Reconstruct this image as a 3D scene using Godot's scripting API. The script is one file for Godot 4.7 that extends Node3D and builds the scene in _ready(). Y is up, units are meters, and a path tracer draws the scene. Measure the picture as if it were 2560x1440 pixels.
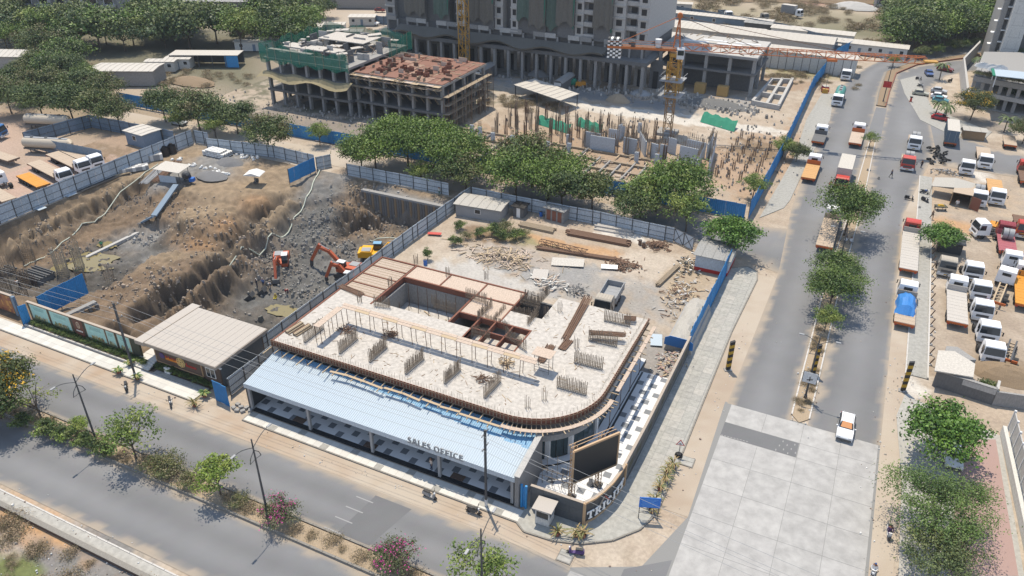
extends Node3D
# A building site beside two dual carriageways, seen from a drone at 60 m. x runs along the front road, -z along the side road.

var M := {}
var T := {}
var taken := {}
var rng := RandomNumberGenerator.new()
var nz := FastNoiseLite.new()
var nz2 := FastNoiseLite.new()
const Y := Vector3.UP


class MB:
	var v := PackedVector3Array()
	var n := PackedVector3Array()
	var c := PackedColorArray()
	var ix := PackedInt32Array()
	var col := Color(1, 1, 1)

	func quad(a: Vector3, b: Vector3, cc: Vector3, d: Vector3, hint := Vector3.ZERO) -> MB:
		var nn := (cc - a).cross(b - a)
		var n2 := (d - a).cross(cc - a)
		nn = (nn + n2).normalized()
		if hint != Vector3.ZERO and nn.dot(hint) < 0.0:
			var t := b
			b = d
			d = t
			nn = -nn
		var k := v.size()
		v.append(a)
		v.append(b)
		v.append(cc)
		v.append(d)
		for q in 4:
			n.append(nn)
			c.append(col)
		ix.append(k)
		ix.append(k + 1)
		ix.append(k + 2)
		ix.append(k)
		ix.append(k + 2)
		ix.append(k + 3)
		return self

	func tri(a: Vector3, b: Vector3, cc: Vector3, hint := Vector3.ZERO) -> MB:
		var nn := (cc - a).cross(b - a).normalized()
		if hint != Vector3.ZERO and nn.dot(hint) < 0.0:
			var t := b
			b = cc
			cc = t
			nn = -nn
		var k := v.size()
		v.append(a)
		v.append(b)
		v.append(cc)
		for q in 3:
			n.append(nn)
			c.append(col)
			ix.append(k + q)
		return self

	# box given by its centre
	func box(p: Vector3, s: Vector3, b := Basis()) -> MB:
		var x := b.x * (s.x * 0.5)
		var y := b.y * (s.y * 0.5)
		var z := b.z * (s.z * 0.5)
		quad(p + y - x - z, p + y + x - z, p + y + x + z, p + y - x + z, y)
		quad(p - y - x - z, p - y + x - z, p - y + x + z, p - y - x + z, -y)
		quad(p + x - y - z, p + x + y - z, p + x + y + z, p + x - y + z, x)
		quad(p - x - y - z, p - x + y - z, p - x + y + z, p - x - y + z, -x)
		quad(p + z - x - y, p + z + x - y, p + z + x + y, p + z - x + y, z)
		quad(p - z - x - y, p - z + x - y, p - z + x + y, p - z - x + y, -z)
		return self

	# box from its lowest to its highest corner
	func bx(a: Vector3, b: Vector3) -> MB:
		return box((a + b) * 0.5, (b - a).abs())

	# square bar between two points
	func bar(p0: Vector3, p1: Vector3, w: float, h := -1.0) -> MB:
		var d := p1 - p0
		var l := d.length()
		if l < 0.0001:
			return self
		var y := d / l
		var x := y.cross(Vector3.UP)
		if x.length() < 0.01:
			x = Vector3.RIGHT
		x = x.normalized()
		var z := x.cross(y).normalized()
		return box((p0 + p1) * 0.5, Vector3(w, l, w if h < 0.0 else h), Basis(x, y, z))

	func tube(p0: Vector3, p1: Vector3, r0: float, r1 := -1.0, k := 8, cap := true) -> MB:
		if r1 < 0.0:
			r1 = r0
		var d := (p1 - p0).normalized()
		var x := d.cross(Vector3.UP if absf(d.y) < 0.9 else Vector3.RIGHT).normalized()
		var z := x.cross(d)
		var s := v.size()
		for q in k + 1:
			var a := TAU * q / k
			var o := x * cos(a) + z * sin(a)
			v.append(p0 + o * r0)
			v.append(p1 + o * r1)
			n.append(o)
			n.append(o)
			c.append(col)
			c.append(col)
		for q in k:
			var e := s + q * 2
			for w in [e, e + 3, e + 1, e, e + 2, e + 3]:
				ix.append(w)
		if cap:
			for q in range(1, k - 1):
				var a0 := x
				var a1 := x * cos(TAU * q / k) + z * sin(TAU * q / k)
				var a2 := x * cos(TAU * (q + 1) / k) + z * sin(TAU * (q + 1) / k)
				tri(p1 + a0 * r1, p1 + a1 * r1, p1 + a2 * r1, d)
				tri(p0 + a0 * r0, p0 + a1 * r0, p0 + a2 * r0, -d)
		return self

	func pipe(pts: Array, r: float, k := 6) -> MB:
		for q in pts.size() - 1:
			tube(pts[q], pts[q + 1], r, r, k)
		return self

	# outline (u, v) swept along w
	func sweep(poly: PackedVector2Array, o: Vector3, u: Vector3, vv: Vector3, w: Vector3, inset := 0.0) -> MB:
		var m := poly.size()
		var mid := Vector2.ZERO
		for q in poly:
			mid += q / m
		var ctr := o + u * mid.x + vv * mid.y + w * 0.5
		var a := PackedVector3Array()
		var b := PackedVector3Array()
		for q in poly:
			a.append(o + u * q.x + vv * q.y)
			b.append(o + u * q.x + vv * q.y + w)
		for q in m:
			var r := (q + 1) % m
			var e := poly[r] - poly[q]
			var nn := u * e.y - vv * e.x
			if Geometry2D.is_polygon_clockwise(poly):
				nn = -nn
			quad(a[q], a[r], b[r], b[q], nn)
		var t := Geometry2D.triangulate_polygon(poly)
		for q in range(0, t.size(), 3):
			tri(a[t[q]], a[t[q + 1]], a[t[q + 2]], -w)
			tri(b[t[q]], b[t[q + 1]], b[t[q + 2]], w)
		return self

	# upright prism over an outline on the ground
	func prism(pts: Array, y0: float, y1: float) -> MB:
		var p := PackedVector2Array()
		for q in pts:
			p.append(Vector2(q.x, q.z))
		return sweep(p, Vector3(0, y0, 0), Vector3(1, 0, 0), Vector3(0, 0, 1), Vector3(0, y1 - y0, 0))

	# skin over rings of equal length
	func loft(rings: Array, capped := true) -> MB:
		var m: int = rings[0].size()
		for q in rings.size() - 1:
			var ca := Vector3.ZERO
			for p in rings[q]:
				ca += p / m
			for r in m:
				var s := (r + 1) % m
				var hint: Vector3 = (rings[q][r] + rings[q][s]) * 0.5 - ca
				quad(rings[q][r], rings[q][s], rings[q + 1][s], rings[q + 1][r], hint)
		if capped:
			var d: Vector3 = rings[0][0] - rings[rings.size() - 1][0]
			for e in [[rings[0], d], [rings[rings.size() - 1], -d]]:
				for r in range(1, m - 1):
					tri(e[0][0], e[0][r], e[0][r + 1], e[1])
		return self

	# lathe: points are (radius, along) round the axis
	func lathe(pts: Array, o: Vector3, axis := Vector3.UP, k := 12) -> MB:
		for q in pts.size() - 1:
			tube(o + axis * pts[q].y, o + axis * pts[q + 1].y, pts[q].x, pts[q + 1].x, k, false)
		if pts[0].x > 0.001:
			tube(o + axis * pts[0].y, o + axis * (pts[0].y + 0.001), pts[0].x, pts[0].x, k)
		var l: Vector2 = pts[pts.size() - 1]
		if l.x > 0.001:
			tube(o + axis * l.y, o + axis * (l.y + 0.001), l.x, l.x, k)
		return self

	# uneven lump, for stones, heaps and bundles
	func lump(p: Vector3, s: Vector3, g: RandomNumberGenerator, turn := 0.0) -> MB:
		var b := Basis(Vector3.UP, turn)
		var top := []
		var low := []
		var k := 5
		for q in k:
			var a := TAU * (q + g.randf_range(-0.25, 0.25)) / k
			var r := g.randf_range(0.35, 0.5)
			low.append(p + b * Vector3(cos(a) * s.x * r, 0, sin(a) * s.z * r))
			var r2 := r * g.randf_range(0.4, 0.85)
			top.append(p + b * Vector3(cos(a) * s.x * r2, s.y * g.randf_range(0.6, 1.0), sin(a) * s.z * r2))
		for q in k:
			var r := (q + 1) % k
			quad(low[q], low[r], top[r], top[q], (low[q] + low[r]) * 0.5 - p + Vector3(0, 0.01, 0))
		for q in range(1, k - 1):
			tri(top[0], top[q], top[q + 1], Vector3.UP)
		return self

	func mesh() -> ArrayMesh:
		var a := []
		a.resize(Mesh.ARRAY_MAX)
		a[Mesh.ARRAY_VERTEX] = v
		a[Mesh.ARRAY_NORMAL] = n
		a[Mesh.ARRAY_COLOR] = c
		a[Mesh.ARRAY_INDEX] = ix
		var m := ArrayMesh.new()
		m.add_surface_from_arrays(Mesh.PRIMITIVE_TRIANGLES, a)
		return m


# short hands for points and for a new mesh builder
func v3(x: float, y: float, z: float) -> Vector3:
	return Vector3(x, y, z)


func v2(x: float, y: float) -> Vector2:
	return Vector2(x, y)


func mb() -> MB:
	return MB.new()


func numbered(called: String) -> String:
	if not taken.has(called):
		taken[called] = 0
		return called
	taken[called] += 1
	return "%s_%03d" % [called, taken[called]]

func thing(called: String, label: String, category: String, at := Vector3.ZERO, turn := 0.0, group := "") -> Node3D:
	var o := Node3D.new()
	o.name = numbered(called)
	add_child(o)
	o.position = at
	o.rotation.y = turn
	tag(o, label, category, group)
	return o

func tag(o: Node, label: String, category: String, group := "") -> Node:
	o.set_meta("label", label)
	o.set_meta("category", category)
	if group != "":
		o.set_meta("group", group)
	return o

func part(called: String, shape, m, parent: Node = self, at := Vector3.ZERO, turn := 0.0) -> MeshInstance3D:
	var o := MeshInstance3D.new()
	o.mesh = shape.mesh() if shape is MB else shape
	o.material_override = M[m] if m is String else m
	if parent == self:
		o.name = numbered(called)
		add_child(o)
	else:
		o.name = called
		parent.add_child(o, true)
	o.position = at
	o.rotation.y = turn
	return o

func setting(called: String, shape, m, at := Vector3.ZERO) -> MeshInstance3D:
	var o := part(called, shape, m, self, at)
	o.set_meta("kind", "structure")
	return o

func stuff(o: Node) -> Node:
	o.set_meta("kind", "stuff")
	return o

func copy_of(o: Node3D, label: String, at: Vector3, turn := 0.0, s := 1.0) -> Node3D:
	var c := o.duplicate()
	c.name = numbered(String(o.name).rstrip("0123456789").rstrip("_"))
	add_child(c)
	c.position = at
	c.rotation = v3(0, turn, 0)
	c.scale = Vector3.ONE * s
	c.set_meta("label", label)
	return c

func picture(key: String, size: int, kind: int, freq: float, oct: int, lo: float, hi: float, gamma := 1.0) -> void:
	var f := FastNoiseLite.new()
	f.seed = key.hash() % 1000
	f.noise_type = kind
	f.frequency = freq
	f.fractal_type = FastNoiseLite.FRACTAL_FBM
	f.fractal_octaves = oct
	f.fractal_gain = 0.6
	var im := f.get_seamless_image(size, size)
	im.convert(Image.FORMAT_L8)
	var bump := im.duplicate()
	var d := im.get_data()
	var lut := PackedByteArray()
	for q in 256:
		lut.append(int(255.0 * lerpf(lo, hi, pow(q / 255.0, gamma))))
	for q in d.size():
		d[q] = lut[d[q]]
	im = Image.create_from_data(size, size, false, Image.FORMAT_L8, d)
	T[key] = ImageTexture.create_from_image(im)
	bump.convert(Image.FORMAT_RGBA8)
	bump.bump_map_to_normal_map(2.5)
	T[key + "_n"] = ImageTexture.create_from_image(bump)

func mk(key: String, r: float, g: float, b: float, rough := 0.9, tex := "", sc := Vector3.ONE, bump := 0.0, metal := 0.0) -> StandardMaterial3D:
	if M.has(key):
		return M[key]
	var m := StandardMaterial3D.new()
	m.albedo_color = Color(r, g, b).linear_to_srgb()
	m.roughness = rough
	m.metallic = metal
	if tex != "":
		m.albedo_texture = T[tex]
		m.uv1_triplanar = true
		m.uv1_world_triplanar = true
		m.uv1_scale = sc
		if bump > 0.0:
			m.normal_enabled = true
			m.normal_texture = T[tex + "_n"]
			m.normal_scale = bump
	M[key] = m
	return m

func vc(m: StandardMaterial3D) -> StandardMaterial3D:
	m.vertex_color_use_as_albedo = true
	return m

func s3(a: float, b := -1.0) -> Vector3:
	return v3(a, a if b < 0.0 else b, a)

func sheet(x0: float, x1: float, z0: float, z1: float, st: float, hf: Callable, cf: Callable, hole := Rect2()) -> MB:
	var m := mb()
	var nx := int(round((x1 - x0) / st))
	var nzz := int(round((z1 - z0) / st))
	var hh := PackedFloat32Array()
	hh.resize((nx + 1) * (nzz + 1))
	for j in nzz + 1:
		for i in nx + 1:
			hh[j * (nx + 1) + i] = hf.call(x0 + i * st, z0 + j * st)
	for j in nzz + 1:
		for i in nx + 1:
			var x := x0 + i * st
			var z := z0 + j * st
			var k := j * (nx + 1) + i
			m.v.append(v3(x, hh[k], z))
			var dx := hh[k + (1 if i < nx else 0)] - hh[k - (1 if i > 0 else 0)]
			var dz := hh[k + (nx + 1 if j < nzz else 0)] - hh[k - (nx + 1 if j > 0 else 0)]
			m.n.append(v3(-dx, 2.0 * st, -dz).normalized())
			m.c.append(cf.call(x, z, hh[k]))
	for j in nzz:
		for i in nx:
			if hole.size.x > 0.0 and hole.has_point(v2(x0 + (i + 0.5) * st, z0 + (j + 0.5) * st)):
				continue
			var k := j * (nx + 1) + i
			for w in [k, k + 1, k + nx + 2, k, k + nx + 2, k + nx + 1]:
				m.ix.append(w)
	return m

func ribbon(le: Array, ri: Array, y: float, st: float, cf: Callable) -> MB:
	var m := mb()
	var rows := []
	for q in le.size() - 1:
		var l := maxf((le[q + 1] - le[q]).length(), (ri[q + 1] - ri[q]).length())
		var k := maxi(1, int(l / st))
		for e in k:
			rows.append([le[q].lerp(le[q + 1], float(e) / k), ri[q].lerp(ri[q + 1], float(e) / k)])
	rows.append([le[le.size() - 1], ri[ri.size() - 1]])
	var na := maxi(2, int((le[0] - ri[0]).length() / st))
	for r in rows:
		for e in na + 1:
			var p: Vector3 = r[0].lerp(r[1], float(e) / na)
			p.y = y
			m.v.append(p)
			m.n.append(Vector3.UP)
			m.c.append(cf.call(p.x, p.z, float(e) / na))
	var d: Vector3 = (rows[1][0] - rows[0][0]).cross(rows[0][1] - rows[0][0])
	for r in rows.size() - 1:
		for e in na:
			var k := r * (na + 1) + e
			var o := [k, k + 1, k + na + 2, k, k + na + 2, k + na + 1]
			if d.y < 0.0:
				o = [k, k + na + 2, k + 1, k, k + na + 1, k + na + 2]
			for w in o:
				m.ix.append(w)
	return m

func mix(a: Color, b: Color, t: float) -> Color:
	return a.lerp(b, clampf(t, 0.0, 1.0))

func jit(c: Color, a: float) -> Color:
	var k := 1.0 + rng.randf_range(-a, a)
	return Color(c.r * k, c.g * k, c.b * k)

func _ready() -> void:
	var cam := Camera3D.new()
	cam.name = "camera"
	add_child(cam)
	cam.position = v3(0, 60, 0)
	cam.rotation_order = EULER_ORDER_YXZ
	cam.rotation_degrees = v3(-30.705, 25.43, 0.37)
	cam.fov = 40.937
	cam.near = 0.5
	cam.far = 6000.0
	cam.current = true

	var env := Environment.new()
	env.background_mode = Environment.BG_SKY
	var sky := Sky.new()
	var sm := ProceduralSkyMaterial.new()
	sm.sky_top_color = Color(0.50, 0.58, 0.70)
	sm.sky_horizon_color = Color(0.82, 0.83, 0.84)
	sm.sky_curve = 0.18
	sm.ground_horizon_color = Color(0.62, 0.60, 0.55)
	sm.ground_bottom_color = Color(0.40, 0.36, 0.31)
	sm.sky_energy_multiplier = 1.25
	sky.sky_material = sm
	env.sky = sky
	env.tonemap_mode = Environment.TONE_MAPPER_LINEAR
	env.tonemap_exposure = 1.26
	env.fog_enabled = true
	env.fog_density = 0.00012
	env.fog_light_color = Color(0.80, 0.85, 0.90)
	env.sdfgi_enabled = true
	env.ssao_enabled = true
	env.ssil_enabled = true
	var we := WorldEnvironment.new()
	we.name = "daylight"
	we.environment = env
	add_child(we)

	var sun := DirectionalLight3D.new()
	sun.name = "sun"
	add_child(sun)
	sun.look_at_from_position(Vector3.ZERO, v3(0.230, -0.945, 0.222), Vector3.FORWARD)
	sun.light_energy = 1.45
	sun.light_color = Color(1.0, 0.95, 0.87)
	sun.light_angular_distance = 0.5
	sun.shadow_enabled = true

	rng.seed = 4021
	nz.seed = 7
	nz.frequency = 0.05
	nz.fractal_octaves = 4
	nz2.seed = 19
	nz2.frequency = 0.35
	nz2.fractal_octaves = 3

	materials()
	ground()
	pit()
	roads()
	fences()
	main_building()
	sales_office()
	frontage()
	pit_things()
	back_buildings()
	tower()
	crane()
	plants()
	vehicles()
	yard_things()
	far_things()
	right_side()
	people()
	small_things()

func materials() -> void:
	var SX := FastNoiseLite.TYPE_SIMPLEX_SMOOTH
	picture("grain", 512, SX, 0.09, 4, 0.84, 1.0)
	picture("blotch", 512, SX, 0.02, 7, 0.84, 1.0)
	picture("stain", 512, SX, 0.025, 7, 0.78, 1.0, 0.8)
	picture("stone", 512, FastNoiseLite.TYPE_CELLULAR, 0.05, 3, 0.6, 1.0)
	vc(mk("earth", 1, 1, 1, 1.0, "blotch", s3(0.16), 0.35))
	vc(mk("pit_earth", 1, 1, 1, 1.0, "stone", s3(0.3), 1.0))
	vc(mk("asphalt", 1, 1, 1, 0.95, "grain", s3(0.35), 0.3))
	vc(mk("paint", 1, 1, 1, 0.9))
	mk("puddle", 0.2, 0.165, 0.075, 0.08)
	mk("kerb", 0.24, 0.225, 0.2, 0.95, "stain", s3(0.4), 0.3)
	mk("kerb_pale", 0.55, 0.53, 0.5, 0.95, "stain", s3(0.4), 0.3)
	for q in 4:
		mk("slab%d" % q, [0.365, 0.375, 0.358, 0.385][q], [0.36, 0.37, 0.354, 0.38][q], [0.352, 0.36, 0.345, 0.37][q], 0.92, "blotch", s3(0.05))
		mk("paver%d" % q, [0.57, 0.6, 0.54, 0.62][q], [0.56, 0.585, 0.53, 0.605][q], [0.52, 0.545, 0.495, 0.56][q], 0.93, "grain", s3(0.5), 0.2)
		mk("walk%d" % q, [0.35, 0.375, 0.33, 0.40][q], [0.345, 0.365, 0.325, 0.385][q], [0.315, 0.335, 0.3, 0.35][q], 0.93, "blotch", s3(0.13))
	mk("slab_joint", 0.19, 0.19, 0.185, 0.95)
	mk("tile_white", 0.74, 0.75, 0.76, 0.35, "grain", s3(0.7))
	mk("tile_grey", 0.2, 0.215, 0.235, 0.4, "grain", s3(0.7))
	mk("black_strip", 0.02, 0.022, 0.025, 0.4)
	mk("concrete", 0.3, 0.295, 0.285, 0.92, "stain", v3(0.3, 0.12, 0.3), 0.3)
	mk("concrete_dark", 0.15, 0.15, 0.15, 0.95, "stain", v3(0.3, 0.1, 0.3), 0.3)
	mk("concrete_pale", 0.46, 0.45, 0.43, 0.92, "stain", v3(0.3, 0.1, 0.3), 0.2)
	mk("deck", 0.5, 0.47, 0.43, 0.95, "stain", s3(0.11))
	mk("ply", 0.52, 0.42, 0.34, 0.9, "stain", s3(0.25), 0.1)
	mk("ply_red", 0.2, 0.075, 0.045, 0.85, "stain", s3(0.5), 0.1)
	mk("timber", 0.46, 0.36, 0.24, 0.9, "grain", v3(2.0, 2.0, 0.3))
	mk("timber_old", 0.3, 0.24, 0.17, 0.95, "grain", s3(0.8))
	mk("rust", 0.17, 0.1, 0.065, 0.9, "stain", s3(0.9))
	mk("rebar", 0.21, 0.165, 0.12, 0.85)
	mk("rebar_pale", 0.36, 0.31, 0.23, 0.85)
	mk("steel_dark", 0.06, 0.062, 0.065, 0.6)
	mk("steel_grey", 0.3, 0.31, 0.32, 0.5, "grain", s3(0.8))
	mk("steel_white", 0.7, 0.71, 0.71, 0.5, "stain", s3(0.4))
	for q in 3:
		mk("sheet_grey%d" % q, [0.47, 0.52, 0.44][q], [0.54, 0.59, 0.51][q], [0.6, 0.65, 0.57][q], 0.6, "stain", v3(0.5, 0.12, 0.5), 0.15)
		mk("sheet_blue%d" % q, [0.022, 0.03, 0.018][q], [0.24, 0.27, 0.215][q], [0.56, 0.6, 0.52][q], 0.55, "stain", v3(0.5, 0.1, 0.5), 0.1)
		mk("sheet_slate%d" % q, [0.15, 0.17, 0.135][q], [0.22, 0.24, 0.2][q], [0.3, 0.33, 0.275][q], 0.6, "stain", v3(0.5, 0.1, 0.5), 0.1)
	mk("fence_back", 0.2, 0.22, 0.22, 0.7, "stain", v3(0.5, 0.1, 0.5))
	mk("shed_roof", 0.4, 0.48, 0.55, 0.6, "grain", s3(0.2))
	mk("shed_blue", 0.17, 0.36, 0.55, 0.6, "grain", s3(0.3))
	mk("roof_pale", 0.52, 0.49, 0.44, 0.75, "stain", s3(0.22), 0.1)
	mk("roof_beige", 0.43, 0.395, 0.355, 0.8, "grain", s3(0.3))
	mk("roof_grey", 0.3, 0.3, 0.29, 0.85, "stain", s3(0.2), 0.1)
	mk("cabin_white", 0.6, 0.6, 0.57, 0.7, "stain", v3(0.4, 0.12, 0.4))
	mk("dark_wall", 0.055, 0.06, 0.065, 0.6, "stain", v3(0.5, 0.2, 0.5))
	mk("slate_panel", 0.085, 0.095, 0.105, 0.55, "blotch", s3(0.3))
	mk("moss_panel", 0.05, 0.055, 0.035, 0.7, "blotch", s3(0.3))
	mk("brown_wall", 0.115, 0.075, 0.055, 0.8, "blotch", s3(0.4))
	mk("beige_trim", 0.33, 0.28, 0.23, 0.8)
	mk("gold", 0.42, 0.28, 0.16, 0.5)
	mk("white", 0.78, 0.78, 0.76, 0.5)
	mk("black", 0.012, 0.012, 0.014, 0.5)
	mk("screen", 0.018, 0.02, 0.022, 0.55)
	mk("stone_clad", 0.36, 0.35, 0.34, 0.9, "stone", s3(0.6), 1.0)
	mk("blue_plastic", 0.02, 0.12, 0.42, 0.5)
	mk("tarp_blue", 0.03, 0.2, 0.55, 0.6, "blotch", s3(0.5), 0.5)
	mk("tarp_grey", 0.42, 0.4, 0.36, 0.8, "stain", s3(0.3), 0.4)
	mk("white_sack", 0.68, 0.68, 0.66, 0.8, "grain", s3(1.0))
	mk("block_grey", 0.34, 0.345, 0.35, 0.9, "stain", s3(0.6))
	mk("rubble", 0.2, 0.2, 0.195, 0.95, "stone", s3(0.5), 0.8)
	vc(mk("rubble_tint", 1, 1, 1, 0.95, "grain", s3(0.8)))
	mk("gravel", 0.24, 0.24, 0.245, 0.95, "stone", s3(1.0), 1.0)
	mk("soil", 0.26, 0.19, 0.12, 0.98, "stain", s3(0.4), 0.8)
	mk("soil_dry", 0.37, 0.29, 0.2, 0.98, "stain", s3(0.4), 0.8)
	mk("net_green", 0.014, 0.16, 0.1, 0.9)
	mk("hose", 0.42, 0.45, 0.38, 0.7)
	mk("orange_paint", 0.5, 0.12, 0.02, 0.5, "stain", s3(0.6))
	mk("crane_orange", 0.5, 0.145, 0.03, 0.55, "stain", s3(0.6))
	mk("crane_yellow", 0.5, 0.27, 0.04, 0.55, "stain", s3(0.6))
	mk("digger_orange", 0.52, 0.115, 0.045, 0.5, "stain", s3(0.6))
	mk("digger_yellow", 0.66, 0.34, 0.01, 0.45)
	mk("tyre", 0.025, 0.024, 0.023, 0.85)
	mk("hub", 0.3, 0.28, 0.26, 0.5)
	mk("glass_dark", 0.02, 0.024, 0.028, 0.06)
	mk("glass_tint", 0.05, 0.075, 0.08, 0.05)
	mk("lamp_clear", 0.65, 0.66, 0.66, 0.15)
	mk("lamp_red", 0.4, 0.02, 0.015, 0.3)
	mk("bark", 0.12, 0.09, 0.065, 0.95, "stain", v3(1.0, 0.3, 1.0))
	var lf := vc(mk("leaf", 1, 1, 1, 0.6))
	lf.cull_mode = BaseMaterial3D.CULL_DISABLED
	lf.backlight_enabled = true
	lf.backlight = Color(0.4, 0.45, 0.12)
	mk("terracotta", 0.2, 0.08, 0.05, 0.9)
	var net := mk("net_grey", 0.15, 0.14, 0.12, 0.95, "stain", v3(0.25, 0.1, 0.25))
	net = mk("net_green_thin", 0.012, 0.2, 0.13, 0.9, "stain", s3(0.4))
	net.transparency = BaseMaterial3D.TRANSPARENCY_ALPHA
	net.albedo_color.a = 0.62
	net = mk("glass", 0.1, 0.16, 0.17, 0.04)
	net.transparency = BaseMaterial3D.TRANSPARENCY_ALPHA
	net.albedo_color.a = 0.45

const SAND := Color(0.36, 0.29, 0.22)
const DUST := Color(0.43, 0.37, 0.3)
const SOIL := Color(0.21, 0.15, 0.095)
const GREY := Color(0.27, 0.265, 0.255)
const PALE := Color(0.52, 0.49, 0.44)
const PINK := Color(0.4, 0.285, 0.225)
const DRYG := Color(0.27, 0.235, 0.13)
const GRASS := Color(0.13, 0.15, 0.055)
const ROCK := Color(0.16, 0.158, 0.15)
const MUD := Color(0.1, 0.093, 0.083)
const ORANGE := Color(0.42, 0.26, 0.14)

var patches := []

func ground_height(x: float, z: float) -> float:
	return -0.03 + nz2.get_noise_2d(x, z) * 0.025

func ground_colour(x: float, z: float, _h: float) -> Color:
	var a := nz.get_noise_2d(x, z)
	var b := nz2.get_noise_2d(x * 0.9, z * 0.9)
	var c := mix(SAND, DUST, 0.5 + a * 1.3 + b * 0.5)
	if z > -28.6:
		c = mix(mix(SOIL, Color(0.3, 0.19, 0.115), 0.6 + a), Color(0.44, 0.38, 0.32), 0.4 + b * 1.8 + a)
	elif x > 14.0 and z < -92.0 and z > -200.0:
		c = mix(Color(0.32, 0.26, 0.2), DUST, 0.35 + a + b * 0.4)
	for p in patches:
		var dx: float = (x - p[0].x) / p[1]
		var dz: float = (z - p[0].z) / p[2]
		var d := dx * dx + dz * dz
		if d < 1.9:
			var k := 1.0 - sqrt(d) + a * 0.7 + b * 0.55
			if k > 0.0:
				c = mix(c, p[3], k * 4.0 * p[4])
	return c * (1.0 + b * 0.14)

func ground() -> void:
	patches = [
		[v3(-157.8, 0, -93.5), 30, 22, PINK, 0.9], [v3(-152.7, 0, -108.1), 13, 13, SOIL, 0.6], [v3(-151.7, 0, -111.5), 9, 7, Color(0.3, 0.22, 0.155), 0.8],
		[v3(-164.7, 0, -152.9), 18, 14, SAND, 0.8], [v3(-171.5, 0, -153.8), 14, 7, SOIL, 0.55], [v3(-158.6, 0, -164.8), 14, 12, DUST, 0.6],
		[v3(-108.4, 0, -199.7), 26, 7, GREY, 0.9], [v3(-74.9, 0, -191.7), 30, 6, GREY, 0.6], [v3(-58.6, 0, -190.0), 18, 5, Color(0.2, 0.2, 0.2), 0.7],
		[v3(-51.4, 0, -180.8), 34, 4, PALE, 0.8], [v3(-53.6, 0, -153.3), 32, 14, Color(0.33, 0.24, 0.165), 0.8], [v3(-40.0, 0, -199.3), 14, 8, GREY, 0.6],
		[v3(-19.1, 0, -162.4), 10, 26, Color(0.36, 0.26, 0.18), 0.7], [v3(-24.6, 0, -182.6), 8, 3, PALE, 0.8], [v3(-22.0, 0, -169.0), 6, 8, SOIL, 0.6],
		[v3(-115.1, 0, -137.4), 40, 8, Color(0.22, 0.19, 0.16), 0.7], [v3(-113.7, 0, -151.3), 30, 5, Color(0.17, 0.155, 0.14), 0.7],
		[v3(-53.4, 0, -105.8), 8, 5, SOIL, 0.7], [v3(-46.0, 0, -107.8), 10, 4, DRYG, 0.5], [v3(-37.6, 0, -108.6), 11, 3, ORANGE, 0.8], [v3(-42.3, 0, -111.3), 14, 2, SAND, 0.8],
		[v3(-38.2, 0, -97.9), 13, 6, GREY, 0.8], [v3(-25.1, 0, -97.6), 9, 8, Color(0.3, 0.28, 0.255), 0.7], [v3(-47.2, 0, -100.8), 8, 4, Color(0.34, 0.3, 0.26), 0.7],
		[v3(-18.3, 0, -82.8), 4, 8, Color(0.28, 0.26, 0.24), 0.7], [v3(-48.9, 0, -91.2), 10, 4, Color(0.42, 0.4, 0.37), 0.7], [v3(-25.3, 0, -108.6), 8, 8, DUST, 0.7],
		[v3(-33.7, 0, -115.5), 8, 3, PALE, 0.6], [v3(-20.2, 0, -106.7), 4, 12, Color(0.35, 0.28, 0.2), 0.5],
		[v3(-110.0, 0, -117.3), 18, 4, DUST, 0.8], [v3(-83.8, 0, -122.9), 30, 4, DUST, 0.7], [v3(-41.3, 0, -124.5), 30, 4, Color(0.36, 0.29, 0.21), 0.7],
		[v3(-120.7, 0, -115.8), 8, 5, GREY, 0.8], [v3(12.3, 0, -92.1), 4, 5, PALE, 0.6], [v3(19.0, 0, -164.7), 14, 14, Color(0.37, 0.29, 0.21), 0.5], [v3(17.4, 0, -146.0), 5, 4, ORANGE, 0.35],
		[v3(23.5, 0, -101.3), 6, 4, Color(0.24, 0.185, 0.13), 0.9], [v3(22.7, 0, -173.4), 3, 6, PALE, 0.5],
		[v3(-64.9, 0, -28.0), 8, 5, Color(0.42, 0.36, 0.3), 0.9], [v3(-59.2, 0, -28.0), 7, 5, Color(0.2, 0.19, 0.18), 0.7], [v3(-63.4, 0, -23.7), 3, 2, GRASS, 0.7], [v3(-68.2, 0, -28.7), 9, 3, ORANGE, 0.4],
		[v3(-48.4, 0, -325.7), 60, 18, Color(0.29, 0.25, 0.17), 0.7], [v3(-38.3, 0, -310.1), 70, 9, PALE, 0.9], [v3(-27.6, 0, -283.4), 60, 7, PALE, 0.5], [v3(-21.8, 0, -326.6), 40, 8, Color(0.2, 0.16, 0.115), 0.8], [v3(-22.0, 0, -357.7), 40, 12, Color(0.4, 0.2, 0.15), 0.7],
		[v3(-22.8, 0, -240.5), 14, 12, DRYG, 0.5], [v3(-26.0, 0, -225.0), 12, 8, Color(0.32, 0.235, 0.165), 0.7],
		[v3(-227.6, 0, -178.2), 120, 40, Color(0.14, 0.13, 0.085), 0.8], [v3(-187.7, 0, -125.1), 40, 16, Color(0.26, 0.21, 0.14), 0.7], [v3(-172.0, 0, -233.9), 30, 18, DUST, 0.8],
		[v3(-141.4, 0, -222.1), 20, 12, DRYG, 0.6], [v3(21.4, 0, -311.7), 60, 30, Color(0.16, 0.15, 0.09), 0.7], [v3(19.7, 0, -211.2), 14, 6, Color(0.23, 0.2, 0.17), 0.8],
	]
	var x0 := -133.0 - 0.75 * 28
	var z0 := -116.5 - 0.75 * 200
	setting("ground", sheet(x0, x0 + 0.75 * 278, z0, z0 + 0.75 * 342, 0.75, ground_height, ground_colour, Rect2(-133, -116.5, 66.75, 64.5)), "earth")
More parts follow.
